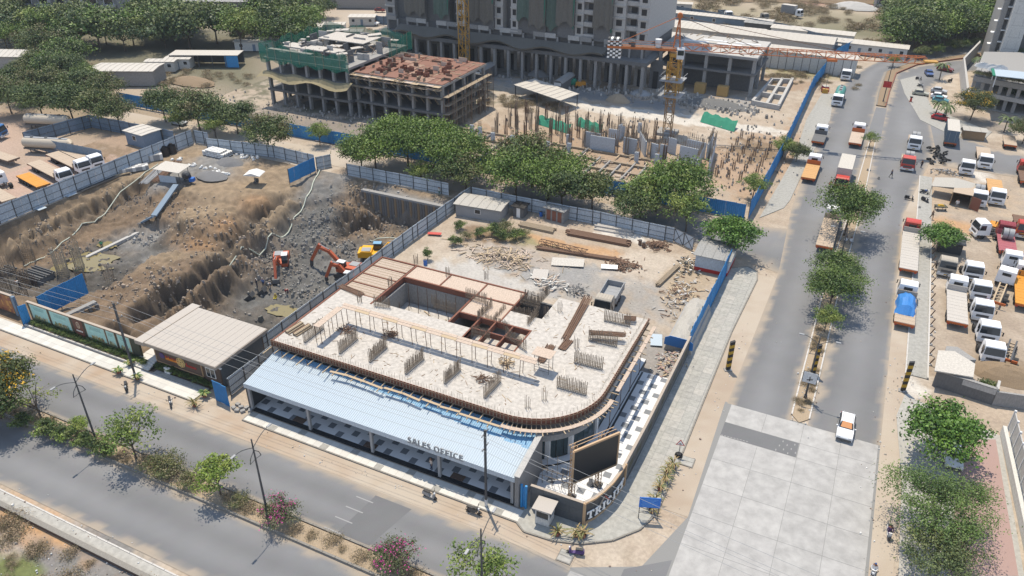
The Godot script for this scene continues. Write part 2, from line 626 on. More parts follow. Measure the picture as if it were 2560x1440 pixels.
	var far := sheet(-1600, 1600, -3200, 200, 20.0, func(_x, _z): return -0.25, ground_colour, Rect2(-140, -240, 180, 200))
	setting("terrain", far, "earth")

var pit_marks := []

func pit_sample(x: float, z: float) -> Array:
	var wx := x + nz.get_noise_2d(x, z) * 1.2 + nz2.get_noise_2d(x * 1.2, z * 1.2) * 0.6
	var wz := z + nz.get_noise_2d(x + 300.0, z) * 1.2 + nz2.get_noise_2d(x * 1.2 + 90.0, z * 1.2) * 0.6
	var s := 0.0
	var h := 0.0
	var c := Color(0, 0, 0)
	for p in pit_marks:
		var q: Vector3 = p[0]
		var d := (q.x - wx) * (q.x - wx) + (q.z - wz) * (q.z - wz) + 0.6
		var w := 1.0 / (d * d)
		s += w
		h += q.y * w
		c += p[1] * w
	return [h / s, c * (1.0 / s)]

var pit_last := {}

func pit_height(x: float, z: float) -> float:
	var r := pit_sample(x, z)
	var e := minf(minf(x + 133.0, -66.25 - x), minf(z + 116.5, -52.0 - z))
	var k := clampf(e / 1.2, 0.0, 1.0)
	var rough := clampf(-r[0] * 0.6, 0.12, 1.0)
	var h: float = r[0] + (nz2.get_noise_2d(x * 2.6, z * 2.6) * 0.3 + absf(nz2.get_noise_2d(x * 0.7 + 50.0, z * 0.7)) * 0.9 - 0.25) * rough
	h = lerpf(-0.03, h, k)
	pit_last[v2(x, z)] = r[1]
	return h

func pit_colour(x: float, z: float, h: float) -> Color:
	var b := nz2.get_noise_3d(x * 1.7, h * 3.0, z * 1.7)
	var a := nz.get_noise_3d(x * 3.0, h * 5.0, z * 3.0)
	var c: Color = pit_last[v2(x, z)]
	return mix(c, SOIL, maxf(0.0, a * 0.7)) * (1.08 + b * 0.5 + a * 0.25)

func pit() -> void:
	var B := Color(0.22, 0.155, 0.1)
	var D := Color(0.13, 0.1, 0.075)
	var L := Color(0.34, 0.255, 0.165)
	pit_marks = [
		[v3(-128.6, -0.3, -69.4), L], [v3(-129.5, -0.3, -76.9), L], [v3(-129.7, -0.3, -84.5), L], [v3(-130.7, -0.2, -94.4), L], [v3(-131.6, -0.1, -104.3), L], [v3(-129.1, 0, -111.7), L],
		[v3(-124.1, -0.3, -101.3), GREY], [v3(-123.1, -0.3, -97.3), GREY], [v3(-124.2, 0, -110.2), GREY], [v3(-120.5, 0, -112.1), GREY], [v3(-117.2, 0, -106.3), GREY], [v3(-112.9, 0, -110.8), L], [v3(-107.8, 0, -113.4), L], [v3(-102.6, 0, -115.9), L],
		[v3(-116.2, -0.4, -98.8), L], [v3(-110.4, -0.3, -101.4), L], [v3(-105.1, -0.4, -104.3), L], [v3(-101.0, -0.5, -106.5), L],
		[v3(-129.4, -4, -68.6), D], [v3(-129.3, -4, -75.4), D], [v3(-129.1, -4, -82.8), D], [v3(-129.0, -3.6, -91.9), D], [v3(-129.0, -3, -96.9), D],
		[v3(-125.4, -4.6, -68.6), B], [v3(-124.3, -4.5, -74.7), B], [v3(-124.1, -4.2, -83.0), B], [v3(-122.8, -3.8, -88.3), B], [v3(-121.5, -3, -92.1), B],
		[v3(-120.7, -1.4, -94.8), B], [v3(-116.9, -1.6, -95.1), B], [v3(-114.6, -2.6, -90.6), B], [v3(-109.7, -1, -91.2), L], [v3(-105.1, -1, -93.5), L], [v3(-105.0, -1.6, -89.2), B],
		[v3(-117.6, -5, -70.1), MUD], [v3(-117.6, -5, -78.2), MUD], [v3(-116.9, -5, -83.7), GREY], [v3(-114.9, -5, -86.5), GREY], [v3(-109.1, -5, -74.3), MUD], [v3(-108.8, -5, -68.5), MUD], [v3(-109.9, -5, -83.6), MUD], [v3(-108.9, -5, -79.1), GREY], [v3(-118.8, -5, -63.6), MUD], [v3(-112.4, -5, -63.9), MUD], [v3(-123.5, -5, -64.2), MUD], [v3(-108.7, -4.4, -86.4), B],
		[v3(-101.8, -0.8, -100.5), ORANGE * 0.85], [v3(-101.8, -2, -91.7), ORANGE * 0.85], [v3(-102.1, -3.4, -85.8), ORANGE * 0.8],
		[v3(-96.1, -0.6, -102.9), L], [v3(-95.7, -0.8, -95.7), L], [v3(-94.2, -1, -87.9), B], [v3(-95.0, -1.2, -82.9), L], [v3(-95.8, -1.4, -78.2), B], [v3(-94.9, -1.2, -72.4), B], [v3(-94.0, -1, -66.9), B], [v3(-92.8, -0.8, -61.5), B], [v3(-91.8, -0.5, -57.3), B], [v3(-101.7, -2.2, -78.5), L], [v3(-100.2, -2.4, -72.1), B], [v3(-99.2, -2.4, -64.3), B],
		[v3(-90.7, -1.6, -85.9), B], [v3(-90.3, -1.6, -79.8), B], [v3(-89.8, -1.5, -74.0), B], [v3(-88.3, -1.3, -67.7), B], [v3(-87.9, -1.2, -62.7), B], [v3(-87.6, -1, -59.0), B],
		[v3(-97.9, -5.5, -101.7), MUD], [v3(-97.1, -6.5, -94.9), MUD], [v3(-96.5, -6.8, -88.9), MUD], [v3(-93.9, -6.8, -82.2), MUD], [v3(-93.2, -6.8, -75.9), MUD], [v3(-92.5, -6.8, -70.2), MUD], [v3(-91.1, -6.8, -63.3), MUD],
		[v3(-91.9, -6.6, -85.9), ROCK], [v3(-92.1, -6.4, -90.3), ROCK], [v3(-88.9, -6.6, -77.0), MUD], [v3(-88.0, -6.6, -70.7), B * 0.9], [v3(-87.6, -6.6, -64.7), B], [v3(-84.5, -6.6, -77.7), ROCK], [v3(-81.5, -6.6, -82.0), ROCK], [v3(-78.2, -6.6, -74.3), MUD], [v3(-74.4, -6.6, -77.4), ROCK], [v3(-81.3, -6.6, -88.0), ROCK], [v3(-77.7, -6.6, -89.8), ROCK], [v3(-79.9, -6.6, -95.0), GREY * 0.75], [v3(-74.8, -6.6, -92.7), ROCK], [v3(-87.7, -6.2, -93.7), ROCK], [v3(-80.4, -6.4, -68.0), MUD], [v3(-75.3, -6.4, -69.3), MUD], [v3(-88.2, -6.5, -58.6), MUD],
		[v3(-93.5, 0, -115.7), GREY], [v3(-96.2, -0.3, -112.9), GREY * 0.8], [v3(-91.8, -1.2, -110.7), GREY * 0.75], [v3(-95.1, -1.4, -107.5), GREY * 0.75], [v3(-89.4, -3, -105.9), ROCK], [v3(-93.3, -3.2, -102.5), ROCK], [v3(-87.6, -4.6, -100.9), ROCK], [v3(-91.8, -5, -97.9), ROCK], [v3(-88.0, -2.4, -109.3), B],
		[v3(-88.1, 0, -115.0), L], [v3(-83.3, 0, -116.2), SOIL], [v3(-74.2, 0, -116.4), L], [v3(-68.7, 0, -116.0), L], [v3(-85.4, -0.6, -112.4), B], [v3(-85.0, -3, -110.2), B], [v3(-81.5, -4, -110.2), B],
		[v3(-83.4, -0.4, -115.0), GREY], [v3(-77.1, -0.4, -113.8), GREY], [v3(-70.9, -0.4, -113.8), GREY], [v3(-66.2, -0.4, -113.2), GREY],
		[v3(-79.4, -5, -109.7), B], [v3(-75.2, -5.2, -110.2), MUD], [v3(-69.9, -5.5, -111.6), B], [v3(-77.0, -5.4, -106.1), L * 0.85], [v3(-83.3, -4.6, -104.9), B], [v3(-71.0, -5.6, -107.6), L * 0.8],
		[v3(-81.0, -5.6, -99.1), ROCK], [v3(-84.2, -8.5, -105.5), MUD * 0.6], [v3(-83.1, -9, -109.1), MUD * 0.6], [v3(-79.9, -8.5, -108.6), MUD * 0.6], [v3(-78.9, -6.6, -99.7), GREY * 0.7], [v3(-74.8, -6.2, -102.6), GREY * 0.8], [v3(-73.9, -6.6, -98.8), GREY * 0.7],
		[v3(-88.2, 0, -53.8), SOIL], [v3(-80.8, 0, -53.3), SOIL], [v3(-96.8, -0.2, -55.5), SOIL],
	]
	for q in 18:
		pit_marks.append([v3(-70.0 - q * 3.6, -0.1, -52.4), SOIL])
	for q in pit_marks.size() - 1:
		var u: Vector3 = pit_marks[q][0]
		var w: Vector3 = pit_marks[q + 1][0]
		if (u - w).length() < 16.0 and absf(u.y - w.y) < 1.1:
			for e in [0.33, 0.67]:
				pit_marks.append([u.lerp(w, e), pit_marks[q][1].lerp(pit_marks[q + 1][1], e)])
	setting("excavation_terrain", sheet(-133, -66.25, -116.5, -52, 0.375, pit_height, pit_colour), "pit_earth")
	var k := 0
	for w in [[v3(-116.6, -4.95, -74.4), 6.5, 4.2], [v3(-120.4, -4.95, -80.1), 4.0, 1.6], [v3(-90.0, -6.55, -82.9), 2.6, 1.2], [v3(-77.4, -6.6, -78.5), 4.5, 2.0], [v3(-89.9, -6.55, -64.2), 5.0, 2.0], [v3(-121.8, -4.95, -70.3), 5.0, 2.6]]:
		var m := mb()
		var pts := []
		for q in 26:
			var a := TAU * q / 26.0
			var r := 0.8 + 0.35 * nz2.get_noise_2d(cos(a) * 4.0 + k * 9, sin(a) * 4.0)
			pts.append(w[0] + v3(cos(a) * w[1] * r, 0, sin(a) * w[2] * r))
		m.prism(pts, w[0].y + 0.1, w[0].y + 0.16)
		setting("puddle", m, "puddle")
		k += 1
	var r := mb()
	for a in [[v3(-85.9, -6.6, -87.3), 9.0, 6.0, 700], [v3(-88.9, -4, -102.7), 5.0, 10.0, 700], [v3(-80.6, -6, -98.5), 6.0, 4.0, 350], [v3(-78.0, -6.6, -83.8), 5.0, 5.0, 250], [v3(-106.9, -1.6, -88.3), 8.0, 6.0, 160], [v3(-94.8, -1.2, -84.6), 12.0, 6.0, 220], [v3(-93.4, -1.4, -69.3), 14.0, 6.0, 260], [v3(-124.7, -4.4, -75.1), 16.0, 5.0, 420], [v3(-95.0, -1, -92.8), 12.0, 7.0, 500], [v3(-91.4, -1.2, -69.9), 14.0, 7.0, 600], [v3(-123.9, -2, -92.6), 14.0, 5.0, 300], [v3(-82.9, -3, -111.2), 7.0, 5.0, 300], [v3(-77.2, -5.4, -107.8), 7.0, 4.0, 220], [v3(-114.6, -5, -84.8), 4.0, 3.0, 120]]:
		for q in a[3]:
			var x: float = a[0].x + rng.randfn() * a[1] * 0.5
			var z: float = a[0].z + rng.randfn() * a[2] * 0.5
			if x < -132 or x > -67 or z < -116 or z > -53:
				continue
			var sz := absf(rng.randfn()) * 0.19 + 0.08
			var s: Array = [pit_height(x, z), pit_last[v2(x, z)]]
			r.col = mix(s[1], Color(0.24, 0.23, 0.21), 0.4) * rng.randf_range(0.8, 1.7)
			r.lump(v3(x, s[0] - 0.12, z), v3(sz, sz * rng.randf_range(0.5, 1.0), sz) * 1.6, rng, rng.randf() * 6.0)
	var o := part("loose_stone", r, "rubble_tint")
	stuff(tag(o, "loose broken grey stone strewn over the excavation floor and ramp", "rubble"))

func tar(x: float, z: float, u: float, lanes: float, dusty_l: float, dusty_r: float) -> Color:
	var a := nz.get_noise_2d(x * 0.8, z * 0.8)
	var b := nz2.get_noise_2d(x, z)
	var c := Color(0.175, 0.178, 0.184) * (1.0 + a * 0.16 + b * 0.05)
	var w := sin(u * TAU * lanes)
	c = c * (1.0 - 0.09 * w)
	var e := (minf(u / dusty_l, (1.0 - u) / dusty_r) - 0.42 + a * 0.45 + b * 0.6) * 2.0 + 0.5
	return mix(Color(0.34, 0.29, 0.23), c, e)

func kerb_run(called: String, pts: Array, w: float, h: float, m: String, parent: Node = null) -> void:
	var k := mb()
	for q in pts.size() - 1:
		var d: Vector3 = pts[q + 1] - pts[q]
		var n := maxi(1, int(d.length() / 1.5))
		for e in n:
			var a: Vector3 = pts[q] + d * (float(e) / n)
			var b: Vector3 = pts[q] + d * ((e + 0.97) / n)
			a.y = h * 0.5 - 0.03 + rng.randf_range(-0.006, 0.006)
			b.y = a.y
			k.bar(a, b, w, h + 0.06)
	if parent:
		part(called, k, m, parent)
	else:
		setting(called, k, m)

func roads() -> void:
	setting("front_road", ribbon([v3(-160, 0, -30.6), v3(10, 0, -30.6)], [v3(-160, 0, -38.0), v3(10, 0, -38.0)], 0.012, 0.55,
		func(x, z, u): return tar(x, z, u, 2.0, 0.16, 0.12)), "asphalt")
	setting("front_road", ribbon([v3(-160, 0, -40.6), v3(-16, 0, -40.6)], [v3(-160, 0, -47.2), v3(-16, 0, -47.2)], 0.012, 0.55,
		func(x, z, u): return tar(x, z, u, 2.0, 0.1, 0.16)), "asphalt")
	setting("front_shoulder", ribbon([v3(-160, 0, -47.2), v3(-16, 0, -46.9)], [v3(-160, 0, -50.1), v3(-16, 0, -50.1)], 0.006, 0.6,
		func(x, z, _u): return mix(Color(0.36, 0.265, 0.185), DUST, 0.5 + nz.get_noise_2d(x, z) * 1.2 + nz2.get_noise_2d(x, z) * 0.5)), "asphalt")
	var side := func(x, z, u): return tar(x, z, u, 1.5, 0.2, 0.12)
	setting("side_road", ribbon([v3(-7.9, 0, -78), v3(-7.6, 0, -114), v3(-9.4, 0, -140), v3(-10, 0, -196), v3(-9.4, 0, -226), v3(-6.5, 0, -246), v3(0, 0, -268), v3(12, 0, -288), v3(40, 0, -318), v3(90, 0, -360)],
		[v3(-0.6, 0, -78), v3(-0.4, 0, -114), v3(0.2, 0, -140), v3(0.9, 0, -196), v3(0.4, 0, -226), v3(1.0, 0, -250), v3(7.0, 0, -264), v3(18, 0, -278), v3(44, 0, -308), v3(94, 0, -350)], 0.012, 0.6, side), "asphalt")
	setting("side_road", ribbon([v3(1.5, 0, -78), v3(1.7, 0, -114), v3(2.4, 0, -146), v3(2.2, 0, -186), v3(3.0, 0, -215), v3(4.0, 0, -250), v3(9.0, 0, -262), v3(20, 0, -275), v3(47, 0, -304), v3(98, 0, -346)],
		[v3(9.4, 0, -78), v3(9.4, 0, -114), v3(9.4, 0, -146), v3(14.5, 0, -186), v3(13.0, 0, -208), v3(12.6, 0, -236), v3(17.0, 0, -254), v3(28, 0, -268), v3(58, 0, -296), v3(108, 0, -338)], 0.012, 0.6, side), "asphalt")
	setting("side_road_opening", ribbon([v3(0.2, 0, -187), v3(0.7, 0, -213)], [v3(3.2, 0, -187), v3(3.2, 0, -213)], 0.017, 0.6, func(x, z, _u): return tar(x, z, 0.5, 1.0, 0.1, 0.1)), "asphalt")
	setting("branch_road", ribbon([v3(12.0, 0, -176), v3(26, 0, -176), v3(70, 0, -178)], [v3(12.0, 0, -208), v3(26, 0, -192), v3(70, 0, -190)], 0.008, 0.8, func(x, z, u): return tar(x, z, u, 1.0, 0.2, 0.2)), "asphalt")
	setting("lane_between_sites", ribbon([v3(-170, 0, -120.0), v3(-72, 0, -119.6), v3(-26, 0, -119.2), v3(-7.6, 0, -114)], [v3(-170, 0, -126), v3(-72, 0, -126.6), v3(-26, 0, -127), v3(-8.6, 0, -131)], 0.004, 0.8,
		func(x, z, u): return mix(tar(x, z, u, 1.0, 0.3, 0.3), DUST, 0.55 - (x + 60.0) * 0.012 + nz.get_noise_2d(x, z))), "asphalt")
	var bed := mb()
	bed.prism([v3(-8.2, 0, -78.2), v3(9.4, 0, -78.2), v3(9.6, 0, -30), v3(-16.0, 0, -30), v3(-16.0, 0, -47), v3(-10, 0, -50), v3(-7.6, 0, -58)], -0.2, 0.008)
	var j := setting("concrete_junction", bed, "slab_joint")
	var xs := [-7.4, -3.2, 1.1, 5.3, 9.2]
	var zs := [-78.0, -74.4, -71.8, -67.6, -63.2, -58.8, -54.4, -50.0, -45.6, -41.2, -36.8, -32.4]
	for a in xs.size() - 1:
		for b in zs.size() - 1:
			if a < 2 and b == 1:
				continue
			var s := mb()
			s.prism([v3(xs[a] + 0.02, 0, zs[b] + 0.02), v3(xs[a + 1] - 0.02, 0, zs[b] + 0.02), v3(xs[a + 1] - 0.02, 0, zs[b + 1] - 0.02), v3(xs[a] + 0.02, 0, zs[b + 1] - 0.02)], 0.0, 0.02)
			part("slab", s, "slab%d" % (rng.randi() % 4), j)
	for b in 4:
		var s := mb()
		s.bx(v3(-15.9, 0, -46.6 + b * 4.1), v3(-11.6, 0.02, -42.6 + b * 4.1))
		part("slab", s, "slab%d" % (rng.randi() % 4), j)
	setting("tarred_patch", ribbon([v3(-7.4, 0, -71.84), v3(1.0, 0, -71.84)], [v3(-7.4, 0, -74.36), v3(1.0, 0, -74.36)], 0.016, 0.5, func(x, z, u): return tar(x, z, 0.4, 1.0, 0.1, 0.1) * 0.93), "asphalt")
	setting("tarred_patch", ribbon([v3(-11.4, 0, -30), v3(-11.4, 0, -49)], [v3(-7.6, 0, -30), v3(-7.6, 0, -52)], 0.016, 0.5, func(x, z, u): return tar(x, z, 0.5, 1.0, 0.1, 0.1)), "asphalt")
	setting("tarred_patch", ribbon([v3(-38.4, 0, -40.8), v3(-37.8, 0, -46.6)], [v3(-34.6, 0, -40.8), v3(-33.4, 0, -46.6)], 0.017, 0.5, func(x, z, _u): return tar(x, z, 0.45, 1.0, 0.1, 0.1) * 0.86), "asphalt")
	var line := mb()
	line.col = Color(0.25, 0.25, 0.248)
	for q in 4:
		line.box(v3(-38.3, 0, -45.6) + v3(-0.2 - q * 0.15, 0.021, q * 1.6), v3(2.1, 0.004, 0.13))
	for q in 9:
		line.box(v3(-7.2 + q * 0.35, 0.024, -71.9 - q * 0.02), v3(0.22, 0.004, 0.12))
		line.box(v3(-1.2 + q * 0.26, 0.024, -72.1 - (q * 7 % 5) * 0.45), v3(0.12, 0.004, 0.3))
	setting("worn_lane_marks", line, "paint")
	var sandy := func(x, z, _u): return mix(SAND, DUST, 0.6 + nz.get_noise_2d(x, z) + nz2.get_noise_2d(x, z) * 0.5)
	setting("side_shoulder", ribbon([v3(-10.9, 0, -58), v3(-10.6, 0, -112)], [v3(-7.5, 0, -58), v3(-7.6, 0, -112)], 0.003, 0.6, sandy), "asphalt")
	setting("side_shoulder", ribbon([v3(9.3, 0, -40), v3(9.3, 0, -176)], [v3(11.6, 0, -40), v3(11.6, 0, -176)], 0.003, 0.6, sandy), "asphalt")
	var res := mb()
	res.bx(v3(-160, -0.1, -40.3), v3(-14, 0.13, -38.25))
	setting("front_reserve", res, "soil_dry")
	kerb_run("reserve_kerb", [v3(-160, 0, -38.1), v3(-14, 0, -38.1)], 0.22, 0.3, "kerb")
	kerb_run("reserve_kerb", [v3(-160, 0, -40.5), v3(-14, 0, -40.5)], 0.2, 0.2, "kerb")
	var rp := [v3(-0.5, 0, -79.2), v3(-0.5, 0, -114), v3(0.3, 0, -140), v3(1.0, 0, -186.5), v3(2.2, 0, -186.5), v3(2.3, 0, -146), v3(1.6, 0, -114), v3(1.5, 0, -79.2), v3(0.5, 0, -78)]
	setting("side_reserve", mb().prism(rp, -0.1, 0.11), "soil_dry")
	kerb_run("reserve_kerb", [rp[7], rp[6], rp[5], rp[4]], 0.18, 0.18, "kerb_pale")
	kerb_run("reserve_kerb", [rp[0], rp[1], rp[2], rp[3]], 0.18, 0.18, "kerb_pale")
	rp = [v3(0.7, 0, -214), v3(0.5, 0, -228), v3(1.2, 0, -250), v3(7.2, 0, -264), v3(18, 0, -277.6), v3(44, 0, -307), v3(47, 0, -304.6), v3(20, 0, -275.4), v3(9, 0, -262.4), v3(3.8, 0, -249), v3(3.0, 0, -228), v3(2.8, 0, -214)]
	setting("side_reserve", mb().prism(rp, -0.1, 0.3), "soil")
	kerb_run("reserve_kerb", [rp[0], rp[1], rp[2], rp[3], rp[4], rp[5]], 0.25, 0.38, "kerb")
	kerb_run("reserve_kerb", [rp[11], rp[10], rp[9], rp[8], rp[7], rp[6]], 0.25, 0.42, "terracotta")
	var fp := [v3(-23.0, 0, -52.2), v3(-23.0, 0, -49.7), v3(-21.8, 0, -48.9), v3(-18.8, 0, -49.1), v3(-16.2, 0, -49.9), v3(-13.5, 0, -51.7), v3(-11.5, 0, -54.2), v3(-10.6, 0, -57.0), v3(-10.5, 0, -62.4), v3(-10.6, 0, -76.1), v3(-10.7, 0, -93.9), v3(-10.2, 0, -110.3), v3(-10.7, 0, -112.8), v3(-12.3, 0, -113.8), v3(-14.6, 0, -112.1), v3(-14.75, 0, -110), v3(-14.75, 0, -62), v3(-14.9, 0, -58.8), v3(-15.1, 0, -56.2), v3(-16.7, 0, -52.4)]
	setting("corner_footpath", mb().prism(fp, -0.1, 0.11), "walk0")
	kerb_run("footpath_kerb", fp.slice(1, 15), 0.16, 0.16, "kerb")
	var cp := setting("corner_footpath_paving", mb().bx(v3(-14.6, 0.09, -110.9), v3(-10.9, 0.113, -62.0)), "slab_joint")
	for q in 40:
		for e in 3:
			var z := -110.8 + q * 1.22
			part("paver", mb().bx(v3(-14.58 + e * 1.22, 0.1, z), v3(-13.39 + e * 1.22, 0.12 + (q * 3 + e) % 4 * 0.0015, z + 1.19)), "walk%d" % ([0, 1, 0, 2, 1, 0, 3, 0, 1, 2][rng.randi() % 10]), cp)
	fp = [v3(-58.9, 0, -51.4), v3(-58.7, 0, -49.7), v3(-22.96, 0, -49.7), v3(-22.96, 0, -51.4)]
	var ff := setting("shop_footpath", mb().prism(fp, -0.1, 0.1), "slab_joint")
	kerb_run("footpath_kerb", [fp[1], fp[2]], 0.16, 0.15, "kerb")
	for q in 39:
		for e in 2:
			var x := -58.6 + q * 0.915
			part("paver", mb().bx(v3(x, 0.06, -51.38 + e * 0.83), v3(x + 0.9, 0.112, -50.57 + e * 0.83)), "walk2" if (q * 3 + e * 4) % 8 == 0 else "paver%d" % (rng.randi() % 4), ff)
	fp = [v3(-160, 0, -51.6), v3(-160, 0, -49.7), v3(-66.6, 0, -49.7), v3(-66.6, 0, -51.6)]
	ff = setting("office_footpath", mb().prism(fp, -0.1, 0.12), "slab_joint")
	kerb_run("footpath_kerb", [fp[1], fp[2]], 0.16, 0.17, "kerb")
	for q in 40:
		for e in 2:
			var x := -107.0 + q * 1.01
			part("paver", mb().bx(v3(x, 0.06, -51.58 + e * 0.94), v3(x + 1.0, 0.13, -50.66 + e * 0.94)), "paver%d" % (rng.randi() % 4), ff)
	fp = [v3(11.5, 0, -94), v3(11.7, 0, -168), v3(14.0, 0, -168), v3(14.1, 0, -94)]
	setting("lot_footpath", mb().prism(fp, -0.1, 0.1), "walk2")
	kerb_run("footpath_kerb", [fp[0], fp[1]], 0.16, 0.13, "kerb_pale")
	setting("near_footpath", mb().bx(v3(-160, -0.1, -29.9), v3(10, 0.1, -28.75)), "walk1")
	kerb_run("footpath_kerb", [v3(-160, 0, -30.0), v3(10, 0, -30.0)], 0.16, 0.14, "kerb_pale")
	fp = [v3(11.6, 0, -89.5), v3(12.9, 0, -88.8), v3(21.8, 0, -85.9), v3(22.7, 0, -64.7), v3(16, 0, -40), v3(12.4, 0, -40), v3(11.8, 0, -73.2), v3(10.8, 0, -84.5)]
	setting("compound_apron", mb().prism(fp, -0.1, 0.06), "walk1")
	setting("brick_path", mb().prism([v3(17.8, 0, -83.2), v3(21.3, 0, -84.9), v3(22.2, 0, -64.4), v3(16.2, 0, -61.5)], 0.0, 0.075), mk("brick_pink", 0.36, 0.25, 0.225, 0.95, "grain", s3(0.6), 0.3))
	fp = [v3(5.1, 0, -242.9), v3(6.8, 0, -228.7), v3(11.0, 0, -206.8), v3(17.9, 0, -197.6), v3(24.4, 0, -197.9), v3(26.3, 0, -204.9), v3(19.7, 0, -211.2), v3(13.5, 0, -218.6), v3(9.1, 0, -249.5)]
	setting("podium_footpath", mb().prism(fp, -0.1, 0.1), "walk2")
	setting("site_footpath", mb().prism([v3(-14.0, 0, -133.2), v3(-12.8, 0, -166.9), v3(-13.9, 0, -194.4), v3(-13.1, 0, -218.8), v3(-10.2, 0, -220.2), v3(-8.7, 0, -197.0), v3(-9.8, 0, -165.8), v3(-10.2, 0, -143.9), v3(-10.7, 0, -139.6)], -0.1, 0.09), "walk2")

var panel_mesh := {}

func fence_run(label: String, pts: Array, h: float, m: String, frame_side := 1.0, pw := 1.5, post_every := 2, called := "site_fence") -> Node3D:
	var o := thing(called, label, "fence", pts[0])
	for s in pts.size() - 1:
		var a: Vector3 = pts[s] - pts[0]
		var b: Vector3 = pts[s + 1] - pts[0]
		var n := maxi(1, int(round((b - a).length() / pw)))
		var w := (b - a).length() / n
		var key := "%d_%d" % [int(w * 50), int(h * 50)]
		if not panel_mesh.has(key):
			var q := mb()
			q.box(v3(0, h / 2, 0), v3(w - 0.02, h, 0.02))
			for e in 5:
				q.sweep(PackedVector2Array([v2(-0.06, 0), v2(-0.03, 0.035), v2(0.03, 0.035), v2(0.06, 0)]), v3((e - 2) * w * 0.2, 0, 0.01), v3(1, 0, 0), v3(0, 0, 1), v3(0, h, 0))
				q.sweep(PackedVector2Array([v2(-0.06, 0), v2(-0.03, -0.035), v2(0.03, -0.035), v2(0.06, 0)]), v3((e - 2) * w * 0.2, 0, -0.01), v3(1, 0, 0), v3(0, 0, 1), v3(0, h, 0))
			panel_mesh[key] = q.mesh()
		var d := (b - a).normalized()
		var ang := atan2(-d.z, d.x)
		var side := d.cross(Y) * frame_side
		for e in n:
			var c := a + (b - a) * ((e + 0.5) / n)
			c.y += rng.randf_range(-0.05, 0.05)
			var p := part("panel", panel_mesh[key], m + str(rng.randi() % 3), o, c, ang + rng.randf_range(-0.012, 0.012))
			p.rotation.x = rng.randf_range(-0.015, 0.015)
			if e % post_every == 0:
				var f := a + (b - a) * (float(e) / n) + side * 0.1
				part("post", mb().bx(f + v3(-0.05, -0.3, -0.05), f + v3(0.05, h + 0.05, 0.05)), "steel_dark", o)
		for y in [0.45, h * 0.5, h - 0.3]:
			part("rail", mb().bar(a + Y * y + side * 0.06, b + Y * y + side * 0.06, 0.05), "steel_dark", o)
	return o

